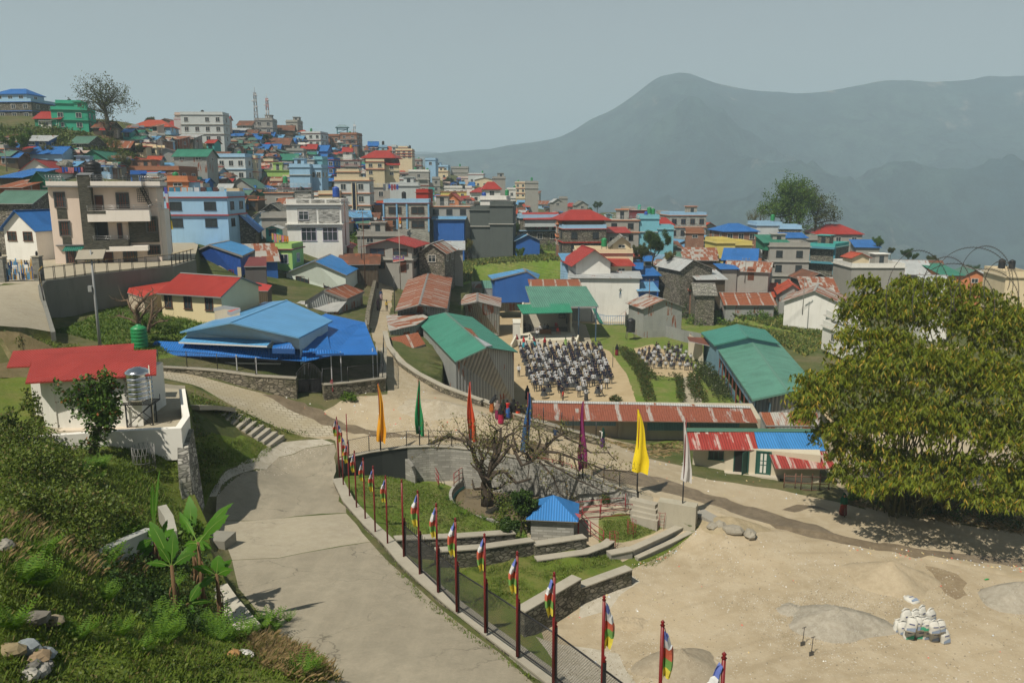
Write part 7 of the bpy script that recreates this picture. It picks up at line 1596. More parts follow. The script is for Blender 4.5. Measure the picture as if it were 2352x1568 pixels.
def tree(px,py,hpx,lab,kind='olive',t=None,seed=0,lean_=(0,0),trunk=.35,depth=3,dens=1.0,group='trees of the town',wide=1.0):
 base=at(px,py,t) if t else hit(px,py);base.z=min(base.z,H(base.x,base.y)+.2) if not t else base.z;tt=proj(base)[2];Hm=hpx*tt/FPX;rnd=random.Random(seed+100);rr=np.random.default_rng(seed+5)
 r=empty('tree',base,0,lab,'tree',group);mb=MB();tips=[];up=.15;L=Hm*.33*(1+.15*(1-trunk));d0=Vector((lean_[0],lean_[1],1)).normalized()
 bark=BARK if kind!='pale' else BARKL;p0=Vector((0,0,-.8));p1=d0*Hm*trunk;mb.tube([p0,p1*.5+Vector((rnd.uniform(-.03,.03)*Hm,0,0)),p1],[Hm*.028,Hm*.022,Hm*.019],bark,7,cap=False)
 for k in range(4):
  a=k*math.pi/2+rnd.uniform(-.5,.5);grow_tree(mb,p1*rnd.uniform(.75,1),(math.cos(a)*wide,math.sin(a)*wide,1.0),L,Hm*.013,depth-1,rnd,tips,bark,3,.28,up)
 mb.build('trunk',r)
 mt,n,sz=dict(olive=(L_OLIVE,40,.05),dark=(L_DARK,60,.045),bright=(L_BRIGHT,50,.055),sparse=(L_OLIVE,14,.035),brown=(L_BRN,14,.03),pale=(L_OLIVE,20,.04))[kind]
 if kind!='bare' and tips:leafq(tips,max(.15,Hm*sz*.62),max(3,int(2.2*n*dens*min(1,260/len(tips)))),Hm*.085,rr,1.8,.2,mt,'crown',r)
 return r
def bush(px,py,wpx,hpx,lab,mat,n=500,t=None,seed=0,size=.16,cat='bush',group='bushes and shrubs',name='bush',z=None):
 base=(at(px,py,t) if t else atz(px,py,z) if z is not None else hit(px,py));tt=proj(base)[2];w=wpx*tt/FPX/2;h=hpx*tt/FPX;rr=np.random.default_rng(seed+77);N=max(6,int(n/14))
 d=rr.normal(size=(N,3));d/=np.linalg.norm(d,axis=1)[:,None];d[:,2]=np.abs(d[:,2]);c=d*rr.uniform(.55,1,N)[:,None]*np.array([w,w*.8,h*.85])[None]
 return leafq(c,size,14,max(.15,.3*min(w,h)),rr,1.8,.1,mat,name,None,None,loc=base,label=lab,cat=cat,group=group)
tree(1800,545,85,'left tree of the tall clump behind the pale parapet house','sparse',214,9,(-.1,0),.3,4,.8)
tree(1745,540,62,'thin bare tree left of the tall clump','brown',225,12,(0,0),.4,3,.4)
tree(1722,538,50,'small bare tree behind the cream roof edge','brown',226,13,(0,0),.4,3,.4)
tree(1500,612,78,'dense dark green tree beside the turquoise block','dark',152,21,(0,0),.28,4,1.3)
tree(1472,615,55,'lighter green tree left of the dense dark tree','olive',150,22,(0,0),.3,3,1.2)
tree(1535,618,45,'half-bare shrubby tree right of the dense dark tree','brown',148,23,(0,0),.3,3,.8)
tree(345,300,36,'round bushy tree on the skyline behind the blue veranda house','olive',262,31,(0,0),.25,3,1)
for q in[(150,288,30,'bright green tree in front of the emerald house','bright',34),(180,293,26,'second bright green tree in front of the emerald house','bright',35),(132,292,24,'small green tree at the end of the green roof','bright',36),(50,372,70,'thin tree before the long light blue house','bright',37),(110,372,40,'bare pruned tree before the long light blue house','brown',38),(140,372,42,'second bare pruned tree before the long light blue house','brown',39),(265,365,48,'bare branching tree on the terraced slope','brown',40),(275,405,50,'scraggly tree behind the villa roof','brown',41),(292,400,35,'brownish tree beside the orange-gabled house','olive',42),(325,360,28,'olive tree on the terrace above the orange gable','olive',43),(1077,545,62,'clipped columnar tree between the villas','olive',44),(1093,548,60,'second clipped columnar tree between the villas','olive',45),(1105,560,42,'bright leafy tree below the dark grey-green block','bright',46),(1012,548,34,'round olive tree beside the blue-shuttered shop','olive',47),(1075,600,50,'bare pollarded tree at the field edge','brown',48),(1160,560,32,'small bright tree beside the dark grey-green block','bright',49),(1178,558,45,'dark slim tree beside the red veranda roof','dark',50),(1195,600,30,'small garden tree beside the blue tin hut','bright',51),(990,620,25,'leafy shrub tree before the field cottage','bright',52),(1032,432,24,'round green tree below the bare concrete box','dark',53),(610,335,28,'dark tree among the upper roofs','dark',54),(1372,468,26,'spiky green tree behind the rooftop tanks','dark',55),(1355,470,16,'low green tree behind the rust roof','bright',56),(962,360,8,'tiny dark tree on the far crest','dark',57),(2018,585,40,'bright green tree behind the blue roof at the edge','bright',58),(2085,612,38,'dark shaggy tree behind the barbed wire','dark',59),(2140,625,38,'round crowned lone tree at the valley edge','olive',60),(2230,655,46,'dark conical tree behind the barbed wire','dark',61),(2045,590,22,'low tree beside the white terrace','olive',62)]:
 tree(q[0],q[1],q[2],q[3],q[4],None if q[1]<605 and q[0]<1900 else 190,q[5],depth=3,dens=.8)
def tz(y,t):return t*(1+.17*min(1,max(0,(1310-y)/160)))
def limbs(name,base,lab,L,bark,leaves=None,cat='tree',seed=1,twig=2,n=6,size=.12,mat=None,spread=.3,twL=.5,fat=1.0):
 r=empty(name,base,0,lab,cat);mb=MB();rnd=random.Random(seed);tips=[]
 for pts,r0,r1 in L:
  r0,r1=r0*fat,r1*fat
  P=[at(x,y,t)-base for x,y,t in pts];mb.tube(P,r0,bark,7,r1,cap=True)
  for i in range(1,len(P)):
   for k in range(twig):
    s=P[i-1].lerp(P[i],rnd.random());grow_tree(mb,s,(rnd.uniform(-1,1),rnd.uniform(-1,1),rnd.uniform(-.1,1)),twL*rnd.uniform(.6,1.3),r1*.4+.008,1,rnd,tips,bark,2,.35,.05,3,.7)
 mb.build('trunk',r)
 if mat:leafq(tips,size,n,spread,np.random.default_rng(seed),1.9,.2,mat,'crown',r)
 return r
KB=plain((.17,.115,.075),.9,.35)
b=at(322,755,68)
limbs('tree',b,'knobbly pollarded tree beside the green water tank',[([(*T('a',1280,935),68),(*T('a',1265,830),68),(*T('a',1250,760),67.5),(*T('a',1300,700),67),(*T('a',1370,625),67)],.2,.10),([(*T('a',1265,850),68),(*T('a',1200,760),68.5),(*T('a',1170,690),69),(*T('a',1110,700),69)],.12,.07),([(*T('a',1360,990),67),(*T('a',1370,930),67),(*T('a',1390,850),66.5),(*T('a',1400,770),66.5),(*T('a',1390,680),66.5)],.16,.08),([(*T('a',1375,940),67),(*T('a',1450,890),66.5),(*T('a',1540,880),66)],.1,.05),([(*T('a',1390,860),66.5),(*T('a',1450,800),66.5),(*T('a',1520,745),66.5)],.1,.05),([(*T('a',1280,900),68),(*T('a',1180,860),68.5),(*T('a',1080,830),69)],.1,.05),([(*T('a',1290,860),67.5),(*T('a',1340,780),67),(*T('a',1440,660),67)],.1,.06)],KB,seed=4,twig=4,twL=.75)
a_=lambda u,v,t=196:(*T('A',u,v),t)
limbs('tree',at(*T('A',990,560),196),'wide spreading half-bare tree on the ridge beside the emerald house',[([a_(995,560),a_(985,470),a_(985,400),a_(965,330),a_(960,280)],.55,.34),([a_(965,330),a_(930,300),a_(880,250),a_(800,200),a_(720,170)],.26,.07),([a_(970,360),a_(920,330),a_(860,320),a_(800,325)],.22,.06),([a_(930,300),a_(890,200),a_(850,130),a_(800,100)],.2,.06),([a_(960,290),a_(930,220),a_(920,140),a_(930,80)],.2,.06),([a_(960,280),a_(990,200),a_(1000,140),a_(1040,110)],.18,.06),([a_(970,290),a_(1020,240),a_(1060,200),a_(1120,180)],.18,.06),([a_(1000,260),a_(1080,240),a_(1130,260),a_(1180,290)],.16,.05),([a_(1060,250),a_(1100,300),a_(1120,350)],.1,.04),([a_(860,250),a_(780,240),a_(700,230)],.12,.04)],plain((.08,.065,.045),.9),seed=3,twig=6,n=3,size=.42,mat=L_OLIVE,spread=.9,twL=2.3)
d_=lambda u,v,t=208:(*T('D',u,v),t)
limbs('tree',at(*T('D',270,740),208),'tallest green tree of the clump behind the pale parapet house',[([d_(270,740),d_(280,600),d_(300,500),d_(280,400),d_(255,330)],.6,.15),([d_(200,740),d_(210,560),d_(180,460),d_(130,390)],.4,.12),([d_(215,560),d_(120,540),d_(50,520)],.25,.08),([d_(285,600),d_(360,500),d_(370,420)],.3,.1),([d_(210,600),d_(100,620),d_(20,600)],.2,.06),([d_(290,520),d_(210,430),d_(200,370)],.2,.08)],plain((.08,.065,.045),.9),seed=5,twig=9,n=16,size=.48,mat=L_BRIGHT,spread=1.25,twL=2.8)
limbs('tree',at(*T('D',430,760),206),'right airy tree of the tall clump behind the pale parapet house',[([d_(430,760),d_(440,620),d_(470,520),d_(460,440)],.35,.1),([d_(440,640),d_(520,580),d_(530,520)],.2,.08),([d_(440,680),d_(560,650),d_(640,660)],.2,.06),([d_(445,600),d_(390,520),d_(400,450)],.2,.07)],plain((.08,.065,.045),.9),seed=6,twig=8,n=7,size=.45,mat=L_OLIVE,spread=1.1,twL=2.6)
GB=plain((.085,.065,.048),.9,.5);g=lambda u,v,t=52.5:(*T('F',u,v),t);g2=lambda u,v,t=52:(*T('G',u,v),t)
limbs('tree',at(1118,1166,53),'big gnarled half-bare tree leaning over the muddy pond',[([g(2125,1200,53),g(2125,1090,53),g(2115,990,52.8),g(2140,930)],.34,.26),([g(2120,1000),g(2060,880),g(2010,760),g(1990,690)],.17,.10),([g(1990,700),g(1960,620),g(1870,590),g(1780,565),g(1690,590),g(1605,635)],.09,.03),([g(1700,590),g(1680,640),g(1660,690)],.04,.02),([g(2060,860),g(2080,760),g(2050,680),g(1960,600),g(1850,500)],.10,.03),([g(2140,940),g(2160,820),g(2200,700),g(2180,600),g(2200,520),g(2250,485),g(2245,580),g(2200,690)],.14,.06),([g(2170,800),g(2230,720),g(2260,600),g(2352,530),g2(60,480)],.11,.05),([g(2080,800),g(2140,680)],.06,.03),([g(2150,880),g(2250,760),g(2352,640),g2(90,600),g2(180,560),g2(300,440),g2(400,340),g2(480,300)],.12,.07),([g2(180,560),g2(140,500),g2(60,460),g2(0,430)],.07,.03),([g2(200,470),g2(130,390),g2(60,320),g2(0,310)],.05,.025),([g2(230,450),g2(260,380),g2(240,270),g2(160,235),g2(60,235),g2(0,280)],.05,.025),([g2(300,470),g2(420,480),g2(560,530),g2(700,580),g2(850,640),g2(1000,650),g2(1110,660)],.08,.02),([g2(480,340),g2(620,400),g2(720,480),g2(880,480),g2(960,560)],.06,.02),([g2(300,560),g2(450,640),g2(620,740),g2(760,800),g2(900,870)],.06,.02),([g2(250,560),g2(380,700),g2(430,850),g2(560,960)],.06,.02),([g(2160,900),g(2280,880),g2(40,760),g2(180,720)],.12,.06),([g2(560,520),g2(600,640),g2(640,740)],.05,.02),([g2(700,590),g2(800,700),g2(960,740)],.04,.02)],GB,seed=9,twig=2,n=5,size=.14,mat=L_BRN,spread=.35,twL=1.0,fat=1.3)
tree(1196,1215,95,'dark leafy evergreen behind the blue-roofed hut','dark',49,70,(0,0),.2,3,1.5,group='garden trees')
tree(1172,1240,60,'lower leafy evergreen left of the blue-roofed hut','dark',47,71,(0,0),.15,3,1.5,group='garden trees')
bush(1390,1155,24,28,'clipped round shrub in a pot beside the maroon railing',L_DARK,500,z=2.1,seed=2,size=.09);bush(908,1080,14,22,'tiny cone-shaped golden shrub against the dark curved wall',L_BRIGHT,300,z=2.6,seed=3,size=.08)
s=lambda u,v,t=31.5:(*T('E',u,v),t*1.17)
limbs('tree',at(197,1060,32*1.17),'young spreading tree in front of the steel water tank',[([s(790,1030,32),s(840,900),s(900,780),s(925,700)],.085,.05),([s(920,720),s(870,660),s(800,600),s(775,470)],.035,.015),([s(775,520),s(690,430),s(560,370)],.025,.01),([s(920,710),s(900,600),s(880,480),s(860,330)],.03,.012),([s(930,700),s(960,580),s(950,400),s(900,260)],.03,.012),([s(945,680),s(990,560),s(1000,400),s(1080,300)],.03,.012),([s(960,660),s(1020,610),s(1080,610)],.02,.01)],BARKL,seed=5,twig=5,n=8,size=.20,mat=leaf((.04,.09,.014),(.11,.19,.025),(.3,.09,.02),.05),spread=.24,twL=.5)
def bamboo():
 rr=np.random.default_rng(3);base=atz(2100,1172,1.2);r=empty('bamboo',base,0,'huge bamboo clump with drooping yellow-green leaves towering beside the road','bamboo')
 PLUM=[(2060,730,52,95,70),(1995,790,51,80,60),(2150,720,53,100,70),(2260,760,52,110,80),(2350,800,51,100,90),(1900,900,50,80,55),(1872,925,49,48,50),(1845,955,49,28,38),(1975,880,50,100,70),(2080,850,49,120,80),(2190,860,49,110,80),(2300,900,48,110,90),(1990,980,49,90,60),(2100,960,48,110,80),(2220,990,48,110,80),(2340,1020,47,100,90),(1960,1045,50,62,55),(2040,1070,49,70,60),(2150,1080,48,60,50),(2260,1090,47,90,55),(2350,1130,47,70,60),(1905,1000,50,45,40),(2015,690,53,45,35),(1960,720,52,40,45),(2110,665,53,50,30),(2230,680,53,60,35),(2420,900,50,90,140),(2420,1060,48,80,80),(2320,730,53,70,45),(1935,1090,50,30,35),(2000,1120,48,45,28),(2090,1110,47,50,22),(2200,1130,47,60,30),(2290,1150,46,60,30),(1990,650,53,30,22),(2075,648,54,28,20),(2165,655,54,34,24),(1868,905,49,26,36)]
 cl=MB();rnd=random.Random(4)
 for i,(x,y,t,a,b) in enumerate(PLUM):
  e=at(x,y,t)-base
  for k in range(2):
   s0=Vector((rnd.uniform(-2.2,2.2),rnd.uniform(-1.2,1.2),-.5));m1=Vector((s0.x*1.3+e.x*.25,s0.y+e.y*.2,e.z*.62));en=e+Vector((rnd.uniform(-.6,.6),rnd.uniform(-.6,.6),rnd.uniform(-.2,.6)));pts=[s0.lerp(m1,q).lerp(m1.lerp(en,q),q) for q in(0,.25,.5,.75,1)]
   cl.tube(pts,[.055,.05,.04,.03,.012],BAMB,5,cap=False)
 for k in range(26):s0=Vector((rnd.uniform(-3,3),rnd.uniform(-1.5,1.5),-.5));cl.tube([s0,s0+Vector((rnd.uniform(-.4,.4),0,3)),s0+Vector((rnd.uniform(-1.5,1.5),rnd.uniform(-.5,.5),8))],[.05,.045,.03],BAMB,5,cap=False)
 cl.build('trunk',r)
 C,W=[],[]
 for x,y,t,a,b in PLUM:
  n=int(900*(a*b)/(100*80)*1.0)+90;c=np.array(at(x,y,t)-base);k=t/FPX;d=rr.normal(size=(n,3));d/=np.linalg.norm(d,axis=1)[:,None];d[:,2]=np.where(d[:,2]<-.35,-d[:,2]*.6,d[:,2])
  ph=rr.uniform(0,6,3);lump=.86+.26*np.sin(d[:,0]*5+ph[0])*np.sin(d[:,2]*6+ph[1])+.16*np.sin(d[:,1]*9+d[:,0]*7+ph[2])
  C.append(c+d*(rr.uniform(.72,1.08,n)*lump)[:,None]*np.array([a*k*1.12,a*k*.9,b*k*1.12]))
 C=np.concatenate(C);N=len(C);L=6;cc=np.repeat(C,L,0);M=N*L;ang=rr.uniform(0,2*np.pi,N).repeat(L)+rr.normal(0,.75,M);dr=rr.uniform(.6,2.2,M)
 u=np.stack([np.cos(ang),np.sin(ang),-dr],1);u/=np.linalg.norm(u,axis=1)[:,None];w=np.cross(u,np.array([0,0,1.0])+rr.normal(0,.3,(M,3)));w/=np.linalg.norm(w,axis=1)[:,None]
 s_=rr.uniform(.28,.52,M)[:,None];ww=.034;a=cc;b=cc+u*s_*.4+w*ww;e=cc+u*s_;f=cc+u*s_*.4-w*ww
 npmesh('crown',np.stack([a,b,e,f],1).reshape(-1,3),np.arange(M*4).reshape(-1,4),L_BAMB,r)
 print('bamboo leaves',M)
bamboo()
BL=leaf((.05,.17,.012),(.11,.27,.02),None,0,.4);BS=plain((.20,.12,.06),.9,.5)
def banana(bx,by,z,ptop,leaves_,lab,seed):
 base=on(bx,by);t=proj(base)[2];hgt=htop(base,ptop);r=empty('banana_plant',base,0,lab,'banana plant','banana plants on the bank');rnd=random.Random(seed);m=MB()
 m.tube([(0,0,-.2),(.02,0,hgt*.5),(0,0,hgt)],[.10,.075,.05],BS,8)
 for k in range(7):a=rnd.uniform(0,6.3);z0=hgt*rnd.uniform(.15,.75);m.tube([(.08*math.cos(a),.08*math.sin(a),z0),(.15*math.cos(a),.15*math.sin(a),z0-.2),(.12*math.cos(a),.12*math.sin(a),z0-.45)],[.03,.02,.01],BS,4)
 m.build('trunk',r)
 for q in list(leaves_)+[None]*3:
  if q:lx,ly,w,L=q;e=at(lx,ly,t-rnd.uniform(-.4,.6))-base
  else:a=rnd.uniform(0,6.28);w=rnd.uniform(.2,.34);e=Vector((math.cos(a)*.75,math.sin(a)*.75,hgt+rnd.uniform(-.5,.45)))
  p0=Vector((0,0,hgt-.05));mid=p0.lerp(e,.55)+Vector((0,0,.22*(e-p0).length));n=22;V,F=[],[]
  side=(e-p0).cross(Vector((0,-1,.3))).normalized()
  for i in range(n+1):
   k=i/n;c=p0.lerp(mid,k).lerp(mid.lerp(e,k),k);ww=w*math.sin(math.pi*min(1,max(0,(k-.12)/.88))**.8)*.5*rnd.uniform(.72,1.05) if k>.12 else .012
   dn=Vector((0,0,-.25*ww));V+=[c+side*ww+dn+Vector((0,0,rnd.uniform(-.02,.02))),c,c-side*ww+dn]
  for i in range(n):F+=[(i*3,i*3+1,i*3+4,i*3+3),(i*3+1,i*3+2,i*3+5,i*3+4)]
  lm_=MB();lm_.mesh(V,F,BL,True);lm_.tube([V[i*3+1]-Vector((0,0,.012)) for i in range(n+1)],.015,plain((.2,.3,.06)),4,.004);lm_.build('leaf',r)
I_=lambda u,v:T('I',u,v)
banana(*I_(1620,985),9.6,I_(0,480)[1],[(*I_(1370,75),.46,1),(*I_(1450,300),.3,1),(*I_(1600,160),.42,1)],'tallest banana plant with a broad folded leaf on the bank',1)
banana(*I_(1868,870),9.6,I_(0,270)[1],[(*I_(2110,15),.42,1),(*T('E',2150,1400),.3,1),(*I_(1640,0),.2,1)],'banana plant with a leaf arching toward the road',2)
banana(*I_(2025,1020),9.2,I_(0,560)[1],[(*I_(2010,385),.52,1),(*I_(2140,520),.3,1)],'short banana plant with a hanging square leaf above the concrete ledge',3)
banana(*I_(1800,660),9.9,I_(0,250)[1],[(*T('E',1740,1330),.5,1),(*T('E',1650,1480),.4,1)],'banana plant with an upright bright leaf in the clump',4)
banana(*I_(1440,480),10.5,I_(0,230)[1],[(*T('E',1470,1090),.12,1),(*T('E',1400,1210),.2,1)],'banana plant with a rolled new leaf at the left of the clump',5)
banana(*I_(1500,500),10.4,I_(0,260)[1],[(*I_(1540,60),.2,1)],'withered banana stem beside the rolled leaf plant',6)
banana(*I_(1730,900),9.5,I_(0,830)[1],[(*I_(1480,785),.26,1),(*I_(1790,930),.26,1),(*I_(1870,625),.3,1)],'low young banana plant with a long horizontal leaf',7)
bush(445,1235,42,52,'bushy bright shrub growing between the banana stems',L_BRIGHT,700,z=10.6,seed=5,size=.22)
def fern(n_,seed,size=.6):
 rnd=random.Random(seed);V,F=[],[]
 for f in range(n_):
  a=rnd.uniform(0,6.28);L=size*rnd.uniform(.7,1.2);d=Vector((math.cos(a)*.55,math.sin(a)*.55,1)).normalized();sd=Vector((-math.sin(a),math.cos(a),0));K=13
  for i in range(1,K):
   k=i/K;c=d*L*k+Vector((math.cos(a),math.sin(a),-.6))*L*.35*k*k;w=L*.22*math.sin(math.pi*(k*.85+.12));h=L/K*.42
   for s_ in(1,-1):j=len(V);V+=[c,c+sd*s_*w*.6+d*h*1.3,c+sd*s_*w+d*h*.6,c+sd*s_*w*.5-d*h*.2];F.append((j,j+1,j+2,j+3))
 return V,F
fd=[]
for i in range(4):
 V,F=fern(11+i*2,i,.62);me=bpy.data.meshes.new('fern');me.from_pydata([tuple(v) for v in V],[],F);me.materials.append(L_FERN);fd.append(me)
rs=random.Random(21);FSP=[(980,330,6,50),(1100,260,5,45),(1250,230,3,40),(1000,500,5,55),(960,800,4,45),(1480,1050,4,45),(1500,1180,5,60),(1620,1150,3,45),(1950,1130,5,55),(2050,1180,4,50),(2250,1130,5,60),(260,640,3,40),(430,720,3,45),(380,400,2,35),(760,1150,2,40),(1330,1280,2,30),(120,1080,2,40),(1100,1150,2,40),(1560,750,2,40)]
fpts=[I_(u+rs.uniform(-w,w),v+rs.uniform(-w,w)*.6) for u,v,n_,w in FSP for _ in range(n_)]
fpts+=[T('E',880+rs.uniform(-120,90),1130+rs.uniform(-60,110)) for _ in range(10)]+[T('J',u,v) for u,v in((60,1080),(180,1090),(300,1000),(430,1500),(520,1480),(160,1040))]
fpts+=[T('F',u,v) for u,v in((1760,1150),(1850,1200),(1900,1290),(2000,1250),(1820,1330),(2100,1330),(1950,1180),(1700,1050))]+[T('G',u,v) for u,v in((70,1300),(120,1290),(430,1290),(1640,1180),(1610,1160))]
for x,y in fpts:
 p=on(x,y);sc=rs.uniform(.75,1.35)*(1 if x<700 else .75);o=obj('fern',rs.choice(fd),None,p,rs.uniform(0,6),'bright green fern with arching fronds among the weeds' if x<760 else 'fern tuft growing in the sunken garden','fern','ferns on the bank' if x<760 else 'ferns in the garden');o.scale=(sc,sc,sc)
def scatter(name,regions,mat,h,wd,n_blade,seed,lean=.5,kind='stuff',clump=.0):
 rr=np.random.default_rng(seed);P=[]
 for poly,n in regions:
  pts=[on(x,y) for x,y in poly];q=[(p.x,p.y) for p in pts];A=np.array(q);lo,hi=A.min(0),A.max(0);X=rr.uniform(lo,hi,(n*3,2));X=X[inside(q,X)][:n]
  if clump:c=np.sin(X[:,0]*1.3+2)*np.sin(X[:,1]*1.7)+rr.normal(0,.45,len(X));X=X[c>clump]
  P.append(X)
 P=np.concatenate(P);Z=Hn(P);C=np.column_stack([P,Z-.03]);N=len(C)*n_blade;c=np.repeat(C,n_blade,0)+np.column_stack([rr.normal(0,.07,(N,2)),np.zeros(N)]);a=rr.uniform(0,6.28,N);L=h*rr.uniform(.5,1.4,N);d=np.column_stack([np.cos(a)*lean,np.sin(a)*lean,np.ones(N)]);d/=np.linalg.norm(d,axis=1)[:,None];s=np.column_stack([-np.sin(a),np.cos(a),np.zeros(N)])*wd*.5
 V=np.stack([c-s,c+s,c+d*L[:,None]*.6+s*.7,c+d*L[:,None]+np.column_stack([np.cos(a),np.sin(a),-np.ones(N)*.6])*L[:,None]*.25*lean],1).reshape(-1,3)
 npmesh(name,V,np.arange(N*4).reshape(-1,4),mat,None,kind=kind)
G1=leaf((.08,.14,.014),(.19,.26,.03),(.25,.20,.08),.08,.3)
BANK=[(0,1060),(150,1020),(412,1022),(425,1150),(455,1210),(480,1300),(550,1410),(640,1470),(780,1567),(0,1567)]
scatter('bank_grass',[(BANK,16000)],G1,.16,.03,5,1)
scatter('bank_grass',[([(430,935),(560,1005),(635,1020),(520,1078),(480,1140),(440,1130)],1800)],G1,.12,.03,5,9)
scatter('garden_grass',[([(800,1120),(860,1090),(935,1100),(990,1110),(1060,1165),(1120,1200),(1170,1222),(905,1236)],6000),([(930,1280),(1000,1270),(1390,1258),(1430,1290),(1320,1320),(1190,1395),(1100,1400)],5000),([(1385,1195),(1480,1186),(1540,1200),(1440,1240),(1385,1240)],2200),([(1450,1300),(1560,1240),(1600,1212),(1500,1300)],700)],G1,.11,.035,4,2)
scatter('kerb_weeds',[([(870,1262),(905,1300),(1000,1390),(1100,1470),(1240,1567),(1222,1567),(1080,1466),(960,1375)],1500)],G1,.13,.03,5,3)
scatter('straw_grass',[([(560,1470),(620,1455),(700,1500),(780,1560),(700,1566),(600,1540)],1100),([(100,1230),(230,1180),(340,1250),(330,1330),(180,1330)],500),([(0,1180),(90,1180),(100,1300),(0,1330)],300)],L_DRY,.30,.018,4,4,.75)
scatter('field_grass',[([(1000,585),(1285,585),(1285,638),(1060,652),(950,648)],9000),([(1570,735),(1890,728),(1940,760),(1850,820),(1720,755)],7000)],leaf((.07,.13,.015),(.20,.24,.04),(.42,.32,.08),.15),.5,.16,3,5)
scatter('plot_grass',[([(110,718),(300,695),(560,715),(600,745),(330,825),(190,775)],7000)],leaf((.06,.13,.012),(.13,.2,.02)),.28,.06,4,6)
scatter('bamboo_litter',[([(1930,1090),(1960,1160),(2352,1225),(2352,1170),(2100,1120)],3500),([(1380,1012),(1560,1012),(1572,1045),(1480,1050)],900)],L_DRY,.3,.05,3,7,2.5)
def brush(name,lab,regions,mat,n,size,seed,hz=.6,sp=.5,k=16):
 rr=np.random.default_rng(seed);C=[]
 for poly,m in regions:
  q=[(p.x,p.y) for p in(on(x,y) for x,y in poly)];A=np.array(q);X=rr.uniform(A.min(0),A.max(0),(m*4,2));X=X[inside(q,X)][:m];Z=Hn(X);b=(np.sin(X[:,0]*.9+seed)*np.sin(X[:,1]*.7+seed)+1)*.5;C.append(np.column_stack([X,Z+b*hz*rr.random(len(X))**.5]))
 C=np.concatenate(C);leafq(C,size,k,sp,rr,1.7,.1,mat,name,kind='stuff')
brush('undergrowth','',[([(0,1010),(90,1010),(150,1070),(200,1130),(280,1180),(320,1240),(270,1255),(180,1280),(90,1190),(0,1200)],900)],L_BUSH,0,.13,2,1.6,.5,26)
brush('undergrowth','',[([(230,1290),(420,1200),(470,1290),(540,1420),(520,1470),(330,1440),(250,1380)],420)],L_DARK,0,.12,5,.5,.35,22)
brush('undergrowth','',[([(0,1340),(200,1330),(330,1450),(600,1500),(560,1567),(0,1567)],300)],L_BUSH,0,.10,6,.15,.25,14)
brush('garden_shrubs','',[([(1000,1120),(1050,1160),(1130,1195),(1100,1225),(980,1215),(900,1150),(930,1115)],130)],L_BUSH,0,.1,3,.35,.3,16)
brush('slope_weeds','',[([(0,760),(110,775),(200,800),(60,835),(0,835)],110),([(440,910),(560,950),(640,985),(700,1000),(640,995),(560,975),(440,925)],130),([(440,960),(500,1010),(520,1070),(470,1130),(440,1060)],90)],L_BUSH,0,.16,4,.35,.4,14)
brush('hillside_scrub','',[([(0,300),(110,296),(225,318),(320,345),(300,385),(180,345),(60,330),(0,345)],700),([(150,340),(300,360),(290,395),(200,400),(150,365)],250)],L_BUSH,0,.5,7,1.5,.9,18)
brush('hillside_scrub','',[([(1390,690),(1560,640),(1640,690),(1620,725),(1480,712)],420),([(1560,722),(1900,722),(1870,745),(1640,748)],330),([(1080,540),(1290,555),(1285,580),(1000,580),(960,560)],260),([(790,530),(880,540),(860,580),(790,570)],90)],L_BRIGHT,0,.38,8,1.3,.8,16)
brush('verge_plants','',[([(1960,1130),(2100,1120),(2352,1150),(2352,1215),(2200,1195),(1990,1162)],260)],L_DARK,0,.2,11,.5,.4,14)
for i,(x,y,w,h,lab,mt) in enumerate([(1515,705,60,38,'dark round bush on the bank behind the patched tin hut',L_DARK),(1455,690,50,30,'leafy bush beside the tin fence',L_DARK),(1560,730,55,45,'big dark bush beside the patched tin hut',L_DARK),(1600,745,55,30,'low bright bush at the field corner',L_BRIGHT),(1178,1222,105,115,'tall leafy shrub mass left of the blue-roofed hut',L_BUSH),(1165,1175,80,70,'dense dark thicket around the gnarled tree foot',L_DARK),(30,1035,90,120,'tall dark thicket at the edge beside the white house',L_BUSH),(75,965,55,90,'lanky shrub reaching up the white house wall',L_BUSH),(1375,705,40,25,'banana-like bush beside the wide green shed',L_BRIGHT),(800,918,40,22,'green shrub heap at the foot of the corner wall',L_BRIGHT),(1413,920,30,18,'reddish bush at the edge of the schoolyard',L_HEDGE),(1960,1145,22,22,'bright fern bush behind the cloaked walker',L_BRIGHT),(1130,905,26,16,'bright leafy shrub by the tin doorway',L_BRIGHT),(2300,1120,90,50,'shady bush under the bamboo',L_DARK)]):
 bush(x,y,w,h,lab,mt,1300 if w>80 else 600,seed=i+20,size=.28 if y<800 else .17)
def hedge(lab,pts,w,h,mat=L_HEDGE,n=30):
 P=[atz(*T('c',*q),0) for q in pts];rr=np.random.default_rng(int(pts[0][0]));C=[]
 for a,b in zip(P[:-1],P[1:]):
  L=(b-a).length;m=max(3,int(L*n*w));k=rr.random(m)[:,None];C.append(np.array(a)[None]*(1-k)+np.array(b)[None]*k+np.column_stack([rr.uniform(-w/2,w/2,m),rr.uniform(-w/2,w/2,m),rr.uniform(.1,h,m)]))
 leafq(np.concatenate(C),.15,8,.14,rr,1.6,0,mat,'hedge',None,None,label=lab,cat='hedge',group='school garden hedges')
hedge('long curving hedge between the schoolyard and the garden',[(1010,690),(1090,800),(1170,900),(1230,1040),(1270,1170)],1.3,.7)
hedge('short thick hedge at the head of the schoolyard path',[(1085,730),(1150,800),(1230,900),(1290,960),(1370,970)],.9,.9)
hedge('L-shaped hedge round the small lawn',[(1440,965),(1530,965),(1550,1070),(1555,1180)],.9,.9)
hedge('lumpy hedge along the path beside the school veranda',[(1690,940),(1660,1010),(1690,1100),(1740,1180)],1.5,1.1)
